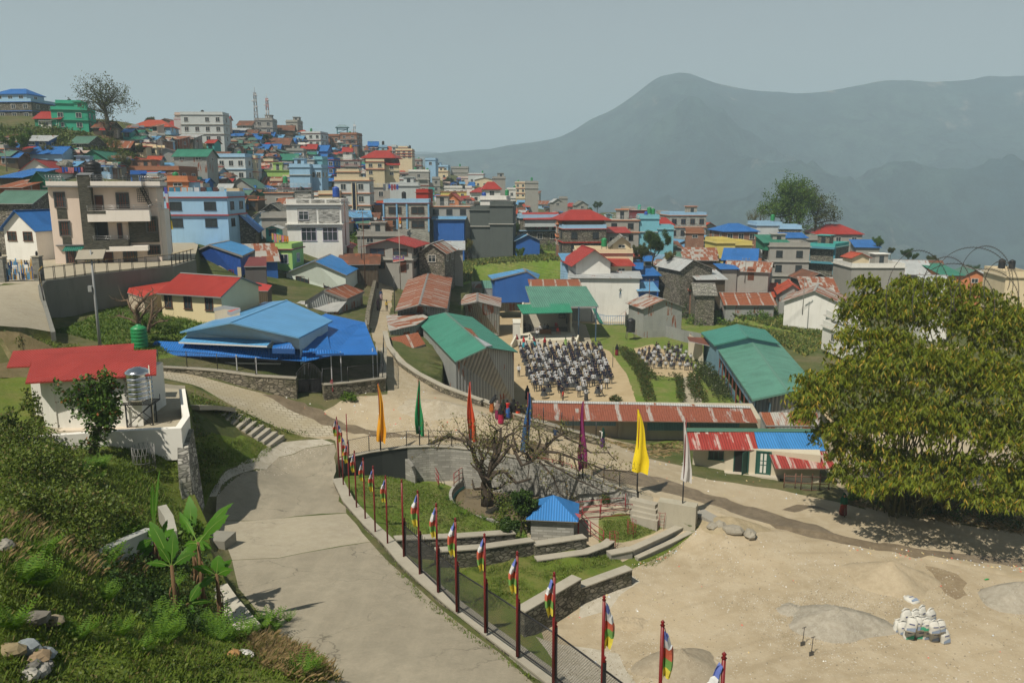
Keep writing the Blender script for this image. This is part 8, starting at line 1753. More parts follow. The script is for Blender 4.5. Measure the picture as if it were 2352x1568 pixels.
hedge('rose bushes with white blossoms under the school veranda',[(1740,880),(1810,960),(1880,1060),(1950,1160)],1.9,1.5,leaf((.03,.05,.015),(.08,.10,.03),(.7,.66,.6),.012))
# ------------------------------------------------------------------ tanks
TC=dict(g=(.02,.24,.08),k=(.015,.015,.017),b=(.02,.08,.38),y=(.55,.28,.02),t=(.05,.38,.26));TN=dict(g='green',k='black',b='blue',y='orange-yellow',t='sea-green')
_TK={}
def tank_data(c):
 if c not in _TK:
  m=MB();mt=plain(TC[c],.45,.15,.5);pr=[(.5,0),(.52,.06)]
  for i in range(5):z=.14+i*.24;pr+=[(.52,z),(.485,z+.05),(.52,z+.1)]
  pr+=[(.5,1.32),(.3,1.45),(.17,1.48),(.17,1.54),(.01,1.56)];m.lathe(pr,mt,14)
  s=MB();sm=flat((.12,.10,.09))
  for x in(-.42,.42):
   for y in(-.42,.42):s.tube([(x*1.15,y*1.15,-.9),(x,y,0)],.03,sm,4)
  for a,b in(((-.42,-.42),(.42,-.42)),((.42,-.42),(.42,.42)),((.42,.42),(-.42,.42)),((-.42,.42),(-.42,-.42))):s.tube([(a[0],a[1],-.02),(b[0],b[1],-.02)],.03,sm,4)
  _TK[c]=(m.data('tank'),s.data('stand'))
 return _TK[c]
TKN=[]
def tank(p,c,lab,sc=1.0,stand=False,lift=.0):
 d,s=tank_data(c);r=obj('water_tank',d,None,p,0,lab,'water tank','plastic water tanks on the roofs');r.scale=(sc,sc,sc)
 if stand:obj('stand',s,r);r.location.z+=.9*sc
 return r
for c,p,lm,lk,st in TANKS:
 short=lk.replace('house with ','').replace('one-storey ','').replace('two-storey ','').replace('three-storey ','')
 TKN.append((tank(p,c,None,random.uniform(.85,1.1),random.random()<.45),f'{TN[c]} water tank on the {lk}'))
b=atz(*T('E',1290,718),zf(0,12.5));k=proj(b)[2]/FPX/4;STL=flat((.62,.63,.65),.18,1.0)
r=empty('tank_stand',b,R(4),'black angle-iron stand with a mesh platform holding the steel tank','stand');m=MB();W,Hs=115*k,232*k;D=W*.85
for x in(-W,W):
 for y in(0,D):m.box(x-.03,x+.03,y-.03,y+.03,0,Hs,BLK)
for y in(0,D):m.tube([(-W,y,.1),(W,y,Hs)],.02,BLK,4);m.tube([(W,y,.1),(-W,y,Hs)],.02,BLK,4);m.tube([(-W,y,.1),(W,y,.1)],.022,BLK,4)
for x in(-W,W):m.tube([(x,0,.1),(x,D,Hs)],.02,BLK,4)
m.build('legs_frame',r);m=MB();e=W*1.25
for x in(-e,e):m.box(x-.02,x+.02,-.25,D+.25,Hs,Hs+.05,BLK);m.tube([(x,-.25,Hs),(x,-.25,Hs+.3)],.02,BLK,4);m.tube([(x,D+.25,Hs),(x,D+.25,Hs+.3)],.02,BLK,4)
for y in(-.25,D+.25):m.box(-e,e,y-.02,y+.02,Hs,Hs+.05,BLK)
for i in range(14):m.box(-e+2*e*i/13-.008,-e+2*e*i/13+.008,-.25,D+.25,Hs+.02,Hs+.035,BLK)
for i in range(9):y=-.25+(D+.5)*i/8;m.box(-e,e,y-.008,y+.008,Hs+.04,Hs+.052,BLK)
m.build('platform',r)
tb=b+Vector((-.03,D/2,Hs+.16));Rr=117*k;Ht=300*k;pr=[(Rr*.55,0),(Rr*.97,.05)]
for i in range(5):z=.10+i*(Ht*.72)/5;pr+=[(Rr*.97,z),(Rr*1.03,z+.02),(Rr*.97,z+.04),(Rr*.97,z+.07),(Rr*1.03,z+.09),(Rr*.97,z+.11)]
pr+=[(Rr*.97,Ht*.80),(Rr*1.02,Ht*.82),(Rr*.9,Ht*.90),(Rr*.6,Ht*.975),(Rr*.3,Ht),(Rr*.28,Ht+.03),(.01,Ht+.04)]
ts=empty('water_tank',tb,0,'shiny ribbed stainless steel water tank on the black stand','water tank');m=MB();m.lathe(pr,STL,28);m.build('tank',ts)
m=MB()
for a in(.6,2.2,3.8,5.4):m.tube([(Rr*.6*math.cos(a),Rr*.6*math.sin(a),.02),(Rr*.8*math.cos(a),Rr*.8*math.sin(a),-.14)],.025,STL,5)
m.build('feet',ts);m=MB();m.tube([(Rr*1.08,-.2,-Hs-.1),(Rr*1.08,-.2,Ht*1.1)],.025,flat((.55,.52,.42)),6);m.tube([(0,-.1,.02),(Rr*1.08,-.2,.02)],.025,flat((.55,.55,.5)),6);m.build('pipe',ts)
p=on(322,797);o=tank(p,'g','big green water tank behind the red-roofed white house',1.2);p2=p
x,y=T('b',1950,635);tank(atz(x,y,3.2),'g','small green water tank beside the tall rusty-gabled shed',1.1,True)
x,y=T('c',1088,590);o=tank(atz(x,y,.1),'k','black water tank on a low stand in the school garden',1.35,True)
tank(atz(207,405,24.2),'k',None,1.6).location=VP(VX(825),4.0,VZ(1038)+.3);COL.objects[-1]['label']='large black ribbed water tank on the pink villa roof'
# ------------------------------------------------------------------ roof clutter on the villa and others
def laundry(lab,a,b,items,drop=.55,seed=0,cols=None):
 a,b=Vector(a),Vector(b);r=empty('clothes_line',a,0,lab,'clothes line');rnd=random.Random(seed);m=MB();m.tube([(0,0,0),(b-a)*.5+Vector((0,0,-.06)),b-a],.012,flat((.2,.2,.2)),4);m.build('line',r)
 for i in range(items):
  k0=(i+.1)/items;k1=k0+.8/items;m=MB();n=4;c=rnd.choice(cols or[(.05,.1,.4),(.6,.2,.22),(.5,.5,.48),(.45,.47,.45),(.15,.17,.19),(.3,.05,.08)]);L=drop*rnd.uniform(.7,1.2);V=[]
  for j in range(n+1):
   for q in range(3):p=(b-a)*lerp(k0,k1,j/n)+Vector((0,.04*math.sin(j*2+i)*q,-L*q/2-.05));V.append(p)
  m.mesh(V,[(j*3+q,j*3+q+1,(j+1)*3+q+1,(j+1)*3+q) for j in range(n) for q in range(2)],plain(c,.9,.2),True);m.build('cloth',r)
vz=VZ(870);laundry('clothes line of blue, pink and white washing on the villa roof',VP(VX(500),4.5,vz),VP(VX(720),4.5,vz),7,.6,1,[(.04,.10,.40),(.55,.2,.22),(.5,.5,.47)])
laundry('clothes line of grey and white socks on the villa roof',VP(VX(745),4.5,vz),VP(VX(985),4.5,vz),8,.45,2,[(.5,.5,.47),(.45,.46,.44),(.10,.11,.12)])
def q3(tl,u,v,t):return at(*T(tl,u,v),t)
laundry('washing hung along the pale blue villa parapet',q3('A',1545,1030,117.5),q3('A',2065,1030,117.5),9,1.6,3,[(.6,.6,.62),(.05,.2,.3),(.25,.04,.06),(.1,.05,.05),(.4,.5,.55)])
laundry('maroon and white washing on the blue veranda block',q3('C',200,665,185),q3('C',405,660,185),6,1.6,4,[(.28,.03,.06),(.6,.6,.6),(.35,.1,.15)])
laundry('orange and pink washing on the green terrace above the lime hut',q3('B',140,1450,122),q3('B',300,1480,122),7,1.2,5,[(.6,.2,.02),(.6,.2,.3),(.6,.35,.1)])
laundry('white and blue washing strung on the grey block roof',q3('B',1165,1000,200),q3('B',1310,1005,200),6,1.5,6)
# ------------------------------------------------------------------ poles, wires, towers
def pole(x,y,z,ytop,lab,rad=.09,mt=None,arm=0,cat='utility pole',t=None):
 b=at(x,y,t) if t else on(x,y) if z is None else atz(x,y,z);h=htop(b,ytop);r=empty('utility_pole',b,0,lab,cat,'poles');m=MB();m.tube([(0,0,-.5),(0,0,h)],rad,mt or plain((.24,.235,.22),.8,.2),8,rad*.6);m.build('pole',r)
 if arm:
  m=MB()
  for i in range(arm):z=h-.3-i*.6;m.box(-.7,.7,-.04,.04,z,z+.07,flat((.1,.09,.08)))
  m.build('crossarm',r);m=MB()
  for i in range(arm):
   for x_ in(-.6,0,.6):m.lathe([(.03,0),(.06,.05),(.03,.16)],flat((.45,.42,.38)),6,(x_,0,h-.23-i*.6))
  m.build('insulators',r)
 return b+Vector((0,0,h))
RUSTP=plain((.15,.07,.045),.8,.3)
lp=atz(230,798,10.7);h=htop(lp,574);r=empty('street_lamp',lp,0,'tall grey solar lamp post with a flat panel and control box','street lamp');m=MB();m.tube([(0,0,-.6),(0,0,h*.45),(0,0,h)],[.13,.10,.06],plain((.30,.31,.31),.5,.2),10);m.build('pole',r)
m=MB();m.hexa([(-1.05,-.35,h-.75),(1.0,-.2,h-.70),(1.0,.4,h-.02),(-1.05,.3,h-.08)],[(-1.05,-.38,h-.70),(1.0,-.23,h-.65),(1.0,.37,h+.03),(-1.05,.27,h-.03)],plain((.30,.27,.21),.6,.2));m.build('solar_panel',r);m=MB();m.box(-.38,-.1,-.22,.1,h*.58,h*.58+.45,plain((.3,.31,.3),.6));m.build('control_box',r)
tops=[]
for q in[(T('b',1003,545),None,T('b',0,-130)[1],'rusty slim pole beside the two-storey shop house',.06,RUSTP,1,112),(T('b',1275,775),None,T('b',0,470)[1],'dark leaning pole at the lane fence',.06,BLK,0,100),(T('b',970,280),None,T('b',0,40)[1],'grey pole behind the shop house',.08,None,1,124),(T('b',826,155),None,T('B',0,1150)[1],'tall rusty pole beside the grey-patterned white house',.08,RUSTP,1,124),(T('c',1250,525),.1,T('c',0,35)[1],'rusty pole at the tin school fence',.08,RUSTP,1,None),(T('c',1187,520),.1,T('c',0,230)[1],'grey tilted pole at the tin school fence',.08,None,0,None),(T('D',318,1485),None,T('D',0,1180)[1],'grey pole before the patchy tin gable',.08,None,1,126),(T('A',1172,620),None,T('A',0,425)[1],'pole with crossarm on the skyline beside the half-built pillars',.10,None,2,205),(T('A',1495,800),None,T('A',0,590)[1],'thin pole below the blue veranda house',.08,None,1,178),(T('A',62,860),None,T('A',0,660)[1],'leaning grey pole at the far edge by the slope',.09,None,0,140),(T('D',103,1300),None,T('D',0,985)[1],'grey pole beside the concrete tower of the slope',.08,None,1,168),(T('C',2140,1190),None,T('C',0,990)[1],'grey pole before the blue-roofed yellow house',.08,None,1,146),(T('C',1690,1000),None,T('C',0,870)[1],'grey pole among the blue sheds',.07,None,0,170)]:
 tops.append(pole(q[0][0],q[0][1],q[1],q[2],q[3],q[4],q[5],q[6],'utility pole',q[7]))
tl=T('c',925,845);pole(tl[0],tl[1],.0,T('c',0,660)[1],'bare dark pole standing in the schoolyard',.05,BLK,0,'pole')
tl=T('b',1325,470);r=empty('prayer_pole',at(tl[0],tl[1],118),0,'very tall white prayer pole beside the two-storey shop house','flag pole');h=htop(Vector(r.location),T('B',0,1285)[1]);m=MB();m.tube([(0,0,-2),(0,0,h)],.07,plain((.45,.42,.36),.7),6,.04);m.build('pole',r);m=MB()
for i,c in enumerate([(.6,.05,.03),(.7,.3,.02),(.6,.6,.6)]):m.face([(0,0,h-.3-i*.5),(.35,.05,h-.4-i*.5),(.3,.05,h-.75-i*.5),(0,0,h-.8-i*.5)],flat(c))
m.build('prayer_flag',r)
tl=T('A',1575,1480);r=empty('prayer_pole',at(tl[0],tl[1],100),0,'pole with a long hanging prayer flag before the pale blue villa','flag pole');h=htop(Vector(r.location),T('A',0,985)[1]);m=MB();m.tube([(0,0,-2),(0,0,h)],.04,RUSTP,6);m.build('pole',r);m=MB()
for i in range(10):z=h-.3-i*.55;c=[(.1,.1,.45),(.55,.55,.6),(.55,.04,.05),(.02,.25,.08),(.65,.5,.03)][i//2];x=-.5+.04*i;m.face([(x,.0,z),(x+.32,.1,z-.03),(x+.36,.1,z-.56),(x+.04,0,z-.55)],flat(c))
m.build('prayer_flag',r)
_wn=[0]
def wire(a,b,sag,lab):
 a,b=Vector(a),Vector(b);m=MB();pts=[(b-a)*k+Vector((0,0,-sag*4*k*(1-k))) for k in[i/14 for i in range(15)]];m.tube(pts,.016,flat((.05,.05,.055),.6),3,sm=False);m.build('power_cable',None,a,0,label=lab,cat='cable',group='overhead cables')
w0,w5,w6,w1,w3=tops[0],tops[4],tops[6],tops[1],tops[3]
for i in range(4):
 d=Vector((.35*i-.5,0,-.25*i));wire(w0+d,w5+Vector((.3*i-.5,0,-.15*i)),2.2+.3*i,'overhead cables sagging across the field between two rusty poles')
for i in range(3):d=Vector((.3*i,0,-.2*i));wire(w5+d,w6+d,2.5+.2*i,'overhead cables from the school fence pole towards the patchy tin gable')
for i in range(3):wire(w3+Vector((0,0,-.3*i)),w0+Vector((0,0,-.3*i)),1+.2*i,'overhead cables behind the red tin gable')
for i in range(4):wire(tops[7]+Vector((.5*i-.7,0,-.3)),tops[8]+Vector((.3*i-.5,0,-.2)),1.5+.4*i,'cables running down from the skyline pole to the slope')
for i in range(3):wire(tops[8]+Vector((.3*i-.5,0,-.2)),at(*T('A',1960,860),165)+Vector((0,0,.3*i)),1.5,'cables running on from the thin slope pole to the flats')
wire(w5,atz(*T('c',900,420),5),1,'single cable dropping to the school shed')
def tower(x,yb,yt,t,wpx,lab,c1,c2,dishes=2):
 b=at(x,yb,t);b.z=min(b.z,H(b.x,b.y));h=htop(b,yt);w=wpx*t/FPX/2;r=empty('lattice_tower',b,0,lab,'mast');n=max(6,int(h/2.2));m=MB();A=[flat(c1),flat(c2)]
 for i in range(n):
  z0,z1=h*i/n,h*(i+1)/n;k0,k1=w*(1-.55*i/n),w*(1-.55*(i+1)/n);mt=A[(i//2)%2];q0=[(-k0,-k0),(k0,-k0),(k0,k0),(-k0,k0)];q1=[(-k1,-k1),(k1,-k1),(k1,k1),(-k1,k1)]
  for j in range(4):a,b_=q0[j],q1[j];c=q1[(j+1)%4];m.tube([(*a,z0),(*b_,z1)],.09,mt,4);m.tube([(*a,z0),(*c,z1)],.05,mt,3);m.tube([(*b_,z1),(*c,z1)],.05,mt,3)
 m.tube([(0,0,h),(0,0,h*1.12)],.06,A[1],4);m.build('mast_frame',r)
 for i in range(dishes):m=MB();m.lathe([(.5,0),(.5,.25),(.1,.35)],flat((.6,.6,.6)),10,((-1)**i*w*.9,-w,h*(.93-.13*i)));m.build('dish',r)
tower(590,300,213,300,9,'tallest grey lattice telephone mast on the ridge',(.28,.27,.26),(.22,.20,.20),3)
tower(617,305,226,310,8,'red and white lattice mast right of the tallest grey mast',(.35,.10,.08),(.5,.48,.46),2)
tower(815,320,286,390,7,'small white lattice mast beside the brown brick block',(.55,.55,.55),(.5,.5,.5),2)
b=at(788,330,385);r=empty('lookout_tower',b,R(15),'open teal lookout frame with hipped roof on the skyline','tower');m=MB();TL=flat((.12,.30,.36));h=htop(b,292)
for x in(-2.4,2.4):
 for y in(0,4):m.box(x-.2,x+.2,y-.2,y+.2,0,h,TL)
for i in range(1,5):z=h*i/4.6;m.box(-2.6,2.6,-.2,4.2,z,z+.18,TL);m.tube([(-2.2,0,z-h/4.6),(2.2,0,z)],.12,TL,4)
m.build('frame',r);a=roof_mesh('h',5,4.2,h,1.2,.8,flat((.2,.28,.3)),TL);a.build('roof',r)
r=empty('barbed_wire',at(2150,700,46),0,'coils of barbed wire looping above the bamboo','barbed wire');og=Vector(r.location);BW=flat((.06,.055,.05),.7)
for cx,cyy,a,bb,ph in((2110,690,75,115,-1.0),(2175,660,55,70,.3),(2235,640,85,72,0),(2265,650,62,85,.2),(2300,665,40,65,.4),(2190,700,95,95,.2),(2265,690,75,72,-.2)):
 m=MB();pts=[]
 for i in range(25):q=math.pi*(-.12+1.24*i/24);pts.append(at(cx-a*math.cos(q),cyy-bb*math.sin(q)*(1),46+ph*math.cos(q))-og)
 m.tube(pts,.018,BW,4)
 for i in range(1,48):p=pts[i//2].lerp(pts[min(24,i//2+1)],(i%2)*.5);m.tube([p-Vector((.05,0,.06)),p+Vector((.05,0,.06))],.012,BW,3)
 m.build('coil',r)
def byl(n):return[h[0] for h in ALLH if h[4]==n][0]
def wdim(o):q=[c for c in o.children if c.name.startswith('wall')][0];v=[Vector(b) for b in q.bound_box];return max(b.x for b in v),max(b.z for b in v)
o=byl('grey-patterned white house');X,Z=wdim(o);PT_=brick((.55,.54,.50),(.45,.44,.40),.55,.15,.012,.88);GRB=plaster((.16,.165,.165),.2)
for a,b_ in((-.60,.08),(.16,.92)):m=MB();m.box(a*X,b_*X,-.05,0,Z*.47,Z*.90,PT_);m.build('patterned_panel',o)
for a,b_ in((-.62,-.16),(-.08,.40),(.48,.95)):m=MB();m.box(a*X,b_*X,-.04,-.0,Z+.32,Z+.80,PT_);m.build('patterned_panel',o)
m=MB();m.box(-X-.3,X+.3,-.34,-.02,Z-.12,Z+.02,GRB);m.box(-X-.2,X+.2,-.24,-.02,Z*.40,Z*.445,GRB);m.build('cornice',o)
window(o,(-.38*X,-.05,Z*.62),1.4,1.2,0,(.6,.58,.62),1,True,1)
for x in(-.22,.56):window(o,(x*X,0,Z*.06),2.2,2.0,0,(.58,.52,.60),2,True,1)
m=MB();m.box(-X*.75,-X*.15,2,5,Z+.17,Z+2.1,PT_);m.box(-X*.8,-X*.1,1.8,5.2,Z+2.1,Z+2.25,GRB);m.build('rooftop_room',o)
o=byl('tall cream house');X,Z=wdim(o);m=MB();m.box(.02*X,.20*X,-.34,-.30,.2,Z*.93,flat((.012,.015,.03),.2));m.box(-.02*X,.02*X,-.36,-.02,0,Z*.95,plaster(C['c']));m.box(.20*X,.24*X,-.36,-.02,0,Z*.95,plaster(C['c']));m.build('stair_window',o)
o=byl('sky-blue stone villa');X,Z=wdim(o);BL_=plaster((.20,.40,.62),.15)
for x in(-1,-.42,0.02,.98):m=MB();m.box(x*X-.16,x*X+.16,-.22,-.003,0,Z-.01,BL_);m.build('pilaster',o)
o=byl('teal stone tower');X,Z=wdim(o);TB=plaster((.08,.26,.33),.2)
for i in range(4):m=MB();m.box(-X-.25,X+.25,-1.1,-.3,Z*i/3-.2,Z*i/3+.22,TB);m.build('balcony_band',o)
for x in(-1,1):m=MB();m.box(x*X-.18,x*X+.18,-.16,.16,0,Z,TB);m.build('pillar',o)
o=[q for q in COL.objects if str(q.get('label','')).startswith('tall grey tin barn')][0];og=Vector(o.location);m=MB();dz=Vector((0,0,.05))
for q,mt in(([(1066,752,8.65),(1090,772,8.65),(1101,778,8.45),(1083,757,8.4)],RU3),([(1090,772,8.66),(1117,796,8.66),(1131,794,8.4),(1101,778,8.4)],corr((.42,.44,.46),.1,.2))):m.slab([atz(*a)-og+dz for a in q],.02,mt)
m.build('roof_patch',o)
# ------------------------------------------------------------------ schoolyard objects
def F_(tl,pts,z,h,lab,mt,step=.18,rad=.02,cat='fence'):
 P=[atz(*T(tl,*q),z) for q in pts];r=empty('fence',P[0],0,lab,cat)
 for a,b in zip(P[:-1],P[1:]):
  a,b=a-P[0],b-P[0];m=MB();n_=max(2,int((b-a).length/step))
  for j in range(n_+1):p=a.lerp(b,j/n_);m.tube([p,p+Vector((0,0,h))],rad,mt,4)
  for z_ in(.15,h-.1):m.tube([a+Vector((0,0,z_)),b+Vector((0,0,z_))],rad*1.4,mt,4)
  m.build('fence_panel',r)
F_('c',[(800,445),(865,460),(1025,460),(1125,445)],0,1.7,'light blue iron fence round the small playground',flat((.14,.26,.42)),.35,.03)
p=atz(*T('c',925,392),0);r=empty('merry_go_round',p,0,'little red and blue merry-go-round in the fenced playground','merry-go-round');m=MB();m.lathe([(1.1,.25),(1.1,.33),(.05,.36)],flat((.4,.05,.05)),14);m.build('platform',r);m=MB()
for i in range(6):a=i*math.pi/3;m.tube([(.9*math.cos(a),.9*math.sin(a),.3),(.9*math.cos(a),.9*math.sin(a),1.1),(0,0,1.0)],.04,flat((.06,.2,.45)),5)
m.tube([(0,0,0),(0,0,1.3)],.07,flat((.5,.1,.1)),6);m.build('handrails',r)
p=atz(*T('c',780,440),0);r=empty('slide',p,R(25),'tall dark green playground slide under the school shed','slide');m=MB();m.slab([(-.3,-1.6,.2),(.3,-1.6,.2),(.3,1.2,2.4),(-.3,1.2,2.4)],.05,flat((.02,.14,.10)));m.build('chute',r);m=MB();m.tube([(-.3,1.3,0),(-.3,1.3,3)],.04,flat((.06,.16,.3)),5);m.tube([(.3,1.3,0),(.3,1.3,3)],.04,flat((.06,.16,.3)),5);m.build('ladder',r)
FW=[atz(*T('c',*q),z) for q,z in(((1040,370),1.9),((1070,360),1.9),((1165,395),1.8),((1290,430),1.8),((1440,470),1.8),((1600,510),1.8),((1740,535),1.8))]
wall('tin_fence',FW,.05,2.1,corr((.30,.31,.30),.12),label='long tin-sheet fence behind the school garden',cat='fence')
wall('tin_fence',[atz(*T('c',*q),1.9) for q in((880,232),(1030,235),(1045,340))],.05,2.2,RU3,label='rust-red tin fence at the back of the playground',cat='fence')
tb_=atz(*T('c',307,545),.8);r=empty('table',tb_,0,'brown wooden table on the school stage','table');m=MB();WDm=plain((.22,.09,.04),.6);m.box(-.95,.95,-.35,.35,.72,.77,WDm);m.build('tabletop',r);m=MB();m.box(-.9,.9,-.33,-.30,.15,.72,WDm);m.build('front_panel',r)
for x in(-.88,.88):
 for y in(-.3,.3):m=MB();m.box(x-.03,x+.03,y-.03,y+.03,0,.72,WDm);m.build('leg',r)
def chair(u,v,lab,rz,zz=.8):
 p=atz(*T('c',u,v),zz);r=empty('chair',p,R(rz),lab,'chair');c=flat((.55,.04,.02),.45);m=MB();m.box(-.24,.24,-.22,.22,.42,.46,c);m.build('seat',r);m=MB();m.hexa([(-.24,.2,.46),(.24,.2,.46),(.24,.24,.46),(-.24,.24,.46)],[(-.22,.30,.9),(.22,.30,.9),(.22,.34,.9),(-.22,.34,.9)],c);m.build('backrest',r)
 for x in(-.21,.21):
  for y in(-.19,.19):m=MB();m.tube([(x*1.1,y*1.15,0),(x,y,.42)],.022,c,5);m.build('leg',r)
  m=MB();m.tube([(x*1.1,-.2,.45),(x*1.1,-.18,.66),(x*1.1,.26,.68)],.02,c,5);m.build('armrest',r)
chair(427,542,'red plastic chair alone at the right of the stage',30);chair(408,492,'red plastic chair behind at the stage side wall',10);chair(425,475,'red plastic chair farthest back on the stage',0)
p=atz(*T('c',162,515),.8);m=MB();m.box(-.3,.3,-.25,.25,0,1.1,BLK);m.lathe([(.2,0),(.14,.03),(.01,.0)],flat((.1,.1,.1)),10,(0,0,0));m.build('loudspeaker',None,p,0,label='black loudspeaker box at the left of the stage',cat='loudspeaker')
p=atz(*T('F',703,255),6.3);r=empty('sign',p,R(-5),'narrow dark red notice board on a post before the corner wall','sign');k=proj(p)[2]/FPX/4;m=MB();m.tube([(0,0,0),(0,0,225*k)],.025,flat((.16,.05,.03)),6);m.build('post',r);m=MB();m.hexa([(-13*k,-.04,100*k),(13*k,-.04,112*k),(13*k,0,112*k),(-13*k,0,100*k)],[(-13*k,-.04,210*k),(13*k,-.04,228*k),(13*k,0,228*k),(-13*k,0,210*k)],flat((.16,.015,.02)));m.build('board',r)
m=MB()
for i in range(4):z=(200-i*9)*k;m.box(-.12,.10,-.047,-.042,z,z+.025,flat((.4,.25,.25)))
m.box(-.08,.09,-.047,-.042,150*k,165*k,flat((.4,.36,.34)));m.build('lettering',r)
p=at(*T('b',1310,340),126.5);r=empty('cloth_banner',p,R(2),'blue and red printed banner hung on the two-storey shop house','banner');k=126.5/FPX/4;m=MB();X=52*k;
m.mesh([(-X,0,0),(X,0,14*k),(X,0,28*k),(-X,0,20*k)],[(0,1,2,3)],flat((.55,.10,.07)));m.mesh([(-X,0,20*k),(X,0,28*k),(X,0,58*k),(-X,0,57*k)],[(0,1,2,3)],flat((.12,.07,.26)));m.tube([(-X,0,0),(X,0,14*k),(X,0,58*k),(-X,0,57*k),(-X,0,0)],.04,flat((.7,.7,.68)),4);m.build('cloth',r)
m=MB()
for j in range(2):
 for i in range(9):x=-X*.9+i*X*.19;z=(34-j*13+i*.6)*k;m.box(x,x+X*.11,-.03,-.02,z,z+5*k,flat((.6,.5,.52)))
for i,c in enumerate([(.5,.55,.45),(.25,.06,.2),(.55,.45,.12)]):m.box(-X*.8+i*X*.62,-X*.8+i*X*.62+X*.25,-.03,-.02,44*k,54*k,flat(c))
m.build('lettering',r)
tq=[o for o in COL.objects if o.get('_t') and 'pale stone building' in(dict((h[0].name,h[3]) for h in ALLH).get(o.name,''))]
if tq:o=tq[0];W_=-max(v[0] for v in[c for c in o.children if c.name.startswith('wall')][0].bound_box);hm=MB();hm.box(-2.4,0,0,3,-8,1.3,plaster((.5,.47,.47)));hm.build('annex',o,(W_,.6,6.5));letters('SHORTREE',.48,flat((.35,.05,.09)),o,(W_-2.35,.58,7.0))
# ------------------------------------------------------------------ sandy yard: heaps, sacks, tools, stones, litter
def heap(lab,poly_c,rx,ry,h,mt,seed,cat='heap',rot=0,crater=0,name='heap'):
 p=on(*poly_c);kx=proj(p)[2]/FPX;rnd=np.random.default_rng(seed);n,k=40,16;V=[]
 for i in range(k+1):
  q=i/k;r_=1-q
  for j in range(n):
   a=2*np.pi*j/n;w=1+.10*math.sin(3*a+seed)+.06*math.sin(5*a+seed*2);z=h*(max(0,q)**.9)*(1+.12*math.sin(4*a+seed)*r_)
   if crater and q>.6:z-=h*crater*(q-.6)*2
   V.append((rx*w*r_*math.cos(a),ry*w*r_*math.sin(a),z-.05+rnd.normal(0,.022)*(q<.97)))
 Va=np.array(V);Va[:,2]+=Hn(Va[:,:2]+np.array([p.x,p.y]))-p.z;V=Va;F=[(i*n+j,i*n+(j+1)%n,(i+1)*n+(j+1)%n,(i+1)*n+j) for i in range(k) for j in range(n)];npmesh(name,V,F,mt,None,p,True,label=lab,cat=cat,group='heaps in the sandy yard')
SANDM=groundmat('heap_sand',[(.40,.33,.23),(.33,.27,.18),(.44,.37,.26)],.8,9,.6,.06);GRVM=groundmat('heap_gravel',[(.40,.36,.29),(.30,.27,.21),(.50,.46,.38)],.9,22,1.0,.08,speck=(.5,.48,.43));GRVB=groundmat('heap_pebbles',[(.38,.32,.23),(.30,.25,.18),(.46,.40,.30)],.9,22,1.0,.08,speck=(.52,.46,.36))
heap('broad smooth heap of grey sand in the yard',(2045,1330),2.6,2.0,1.15,SANDM,1);heap('low spread of pale grey gravel beside the sand heap',(1925,1432),2.7,1.7,1.05,GRVM,2,crater=.2);heap('small grey gravel patch with a damp hollow',(1818,1400),.9,.7,.3,GRVM,3);heap('pale gravel heap at the yard edge, cut by the frame',(2345,1380),2.2,1.9,1.2,GRVM,4);heap('round heap of fine brown pebbles near the prayer poles',(1560,1530),2.1,1.7,.95,GRVB,5);heap('little crumbling earth mound near the stone wall',(1447,1432),1.0,.7,.35,SANDM,6,crater=.5)
heap('earth mound with boulders beside the drain',(1680,1205),2.4,1.3,.6,groundmat('earth',[(.34,.28,.18),(.28,.23,.14),(.4,.33,.22)],.7,6,.6,.08),7);heap('grey rubble heap at the foot of the corner wall',(1010,940),3.6,1.9,.8,groundmat('rubble',[(.40,.35,.26),(.33,.28,.2),(.48,.43,.34)],.7,9,.8,.1,speck=(.55,.5,.45)),8);heap('dark soil mound on the slope beside the driveway',(50,800),3.4,2.0,.8,groundmat('soil',[(.13,.10,.055),(.10,.09,.04),(.18,.14,.08)],.5,5,.7,.12),9)
def rock(px,py,sz,lab,seed,c=(.34,.31,.25),z=None,grp='boulders'):
 p=on(px,py) if z is None else atz(px,py,z);m=MB();rnd=random.Random(seed);m.blob((0,0,sz*.28),(sz*rnd.uniform(.8,1.2),sz*rnd.uniform(.6,.9),sz*rnd.uniform(.4,.6)),plain(c,.9,.4),8,6,.16,rnd);m.build('boulder',None,p,rnd.uniform(0,3),label=lab,cat='boulder',group=grp)
for i,q in enumerate([(1638,1212,.42,'light upright boulder beside the drain'),(1655,1210,.5,'flat grey boulder second in the drain-side row'),(1684,1222,.62,'long flat boulder in the drain-side row'),(1700,1207,.42,'round brown boulder on the earth mound'),(1722,1232,.62,'big flat boulder at the end of the drain-side row'),(990,1252,.22,'loose stone at the foot of the road wall')]):rock(*q,i)
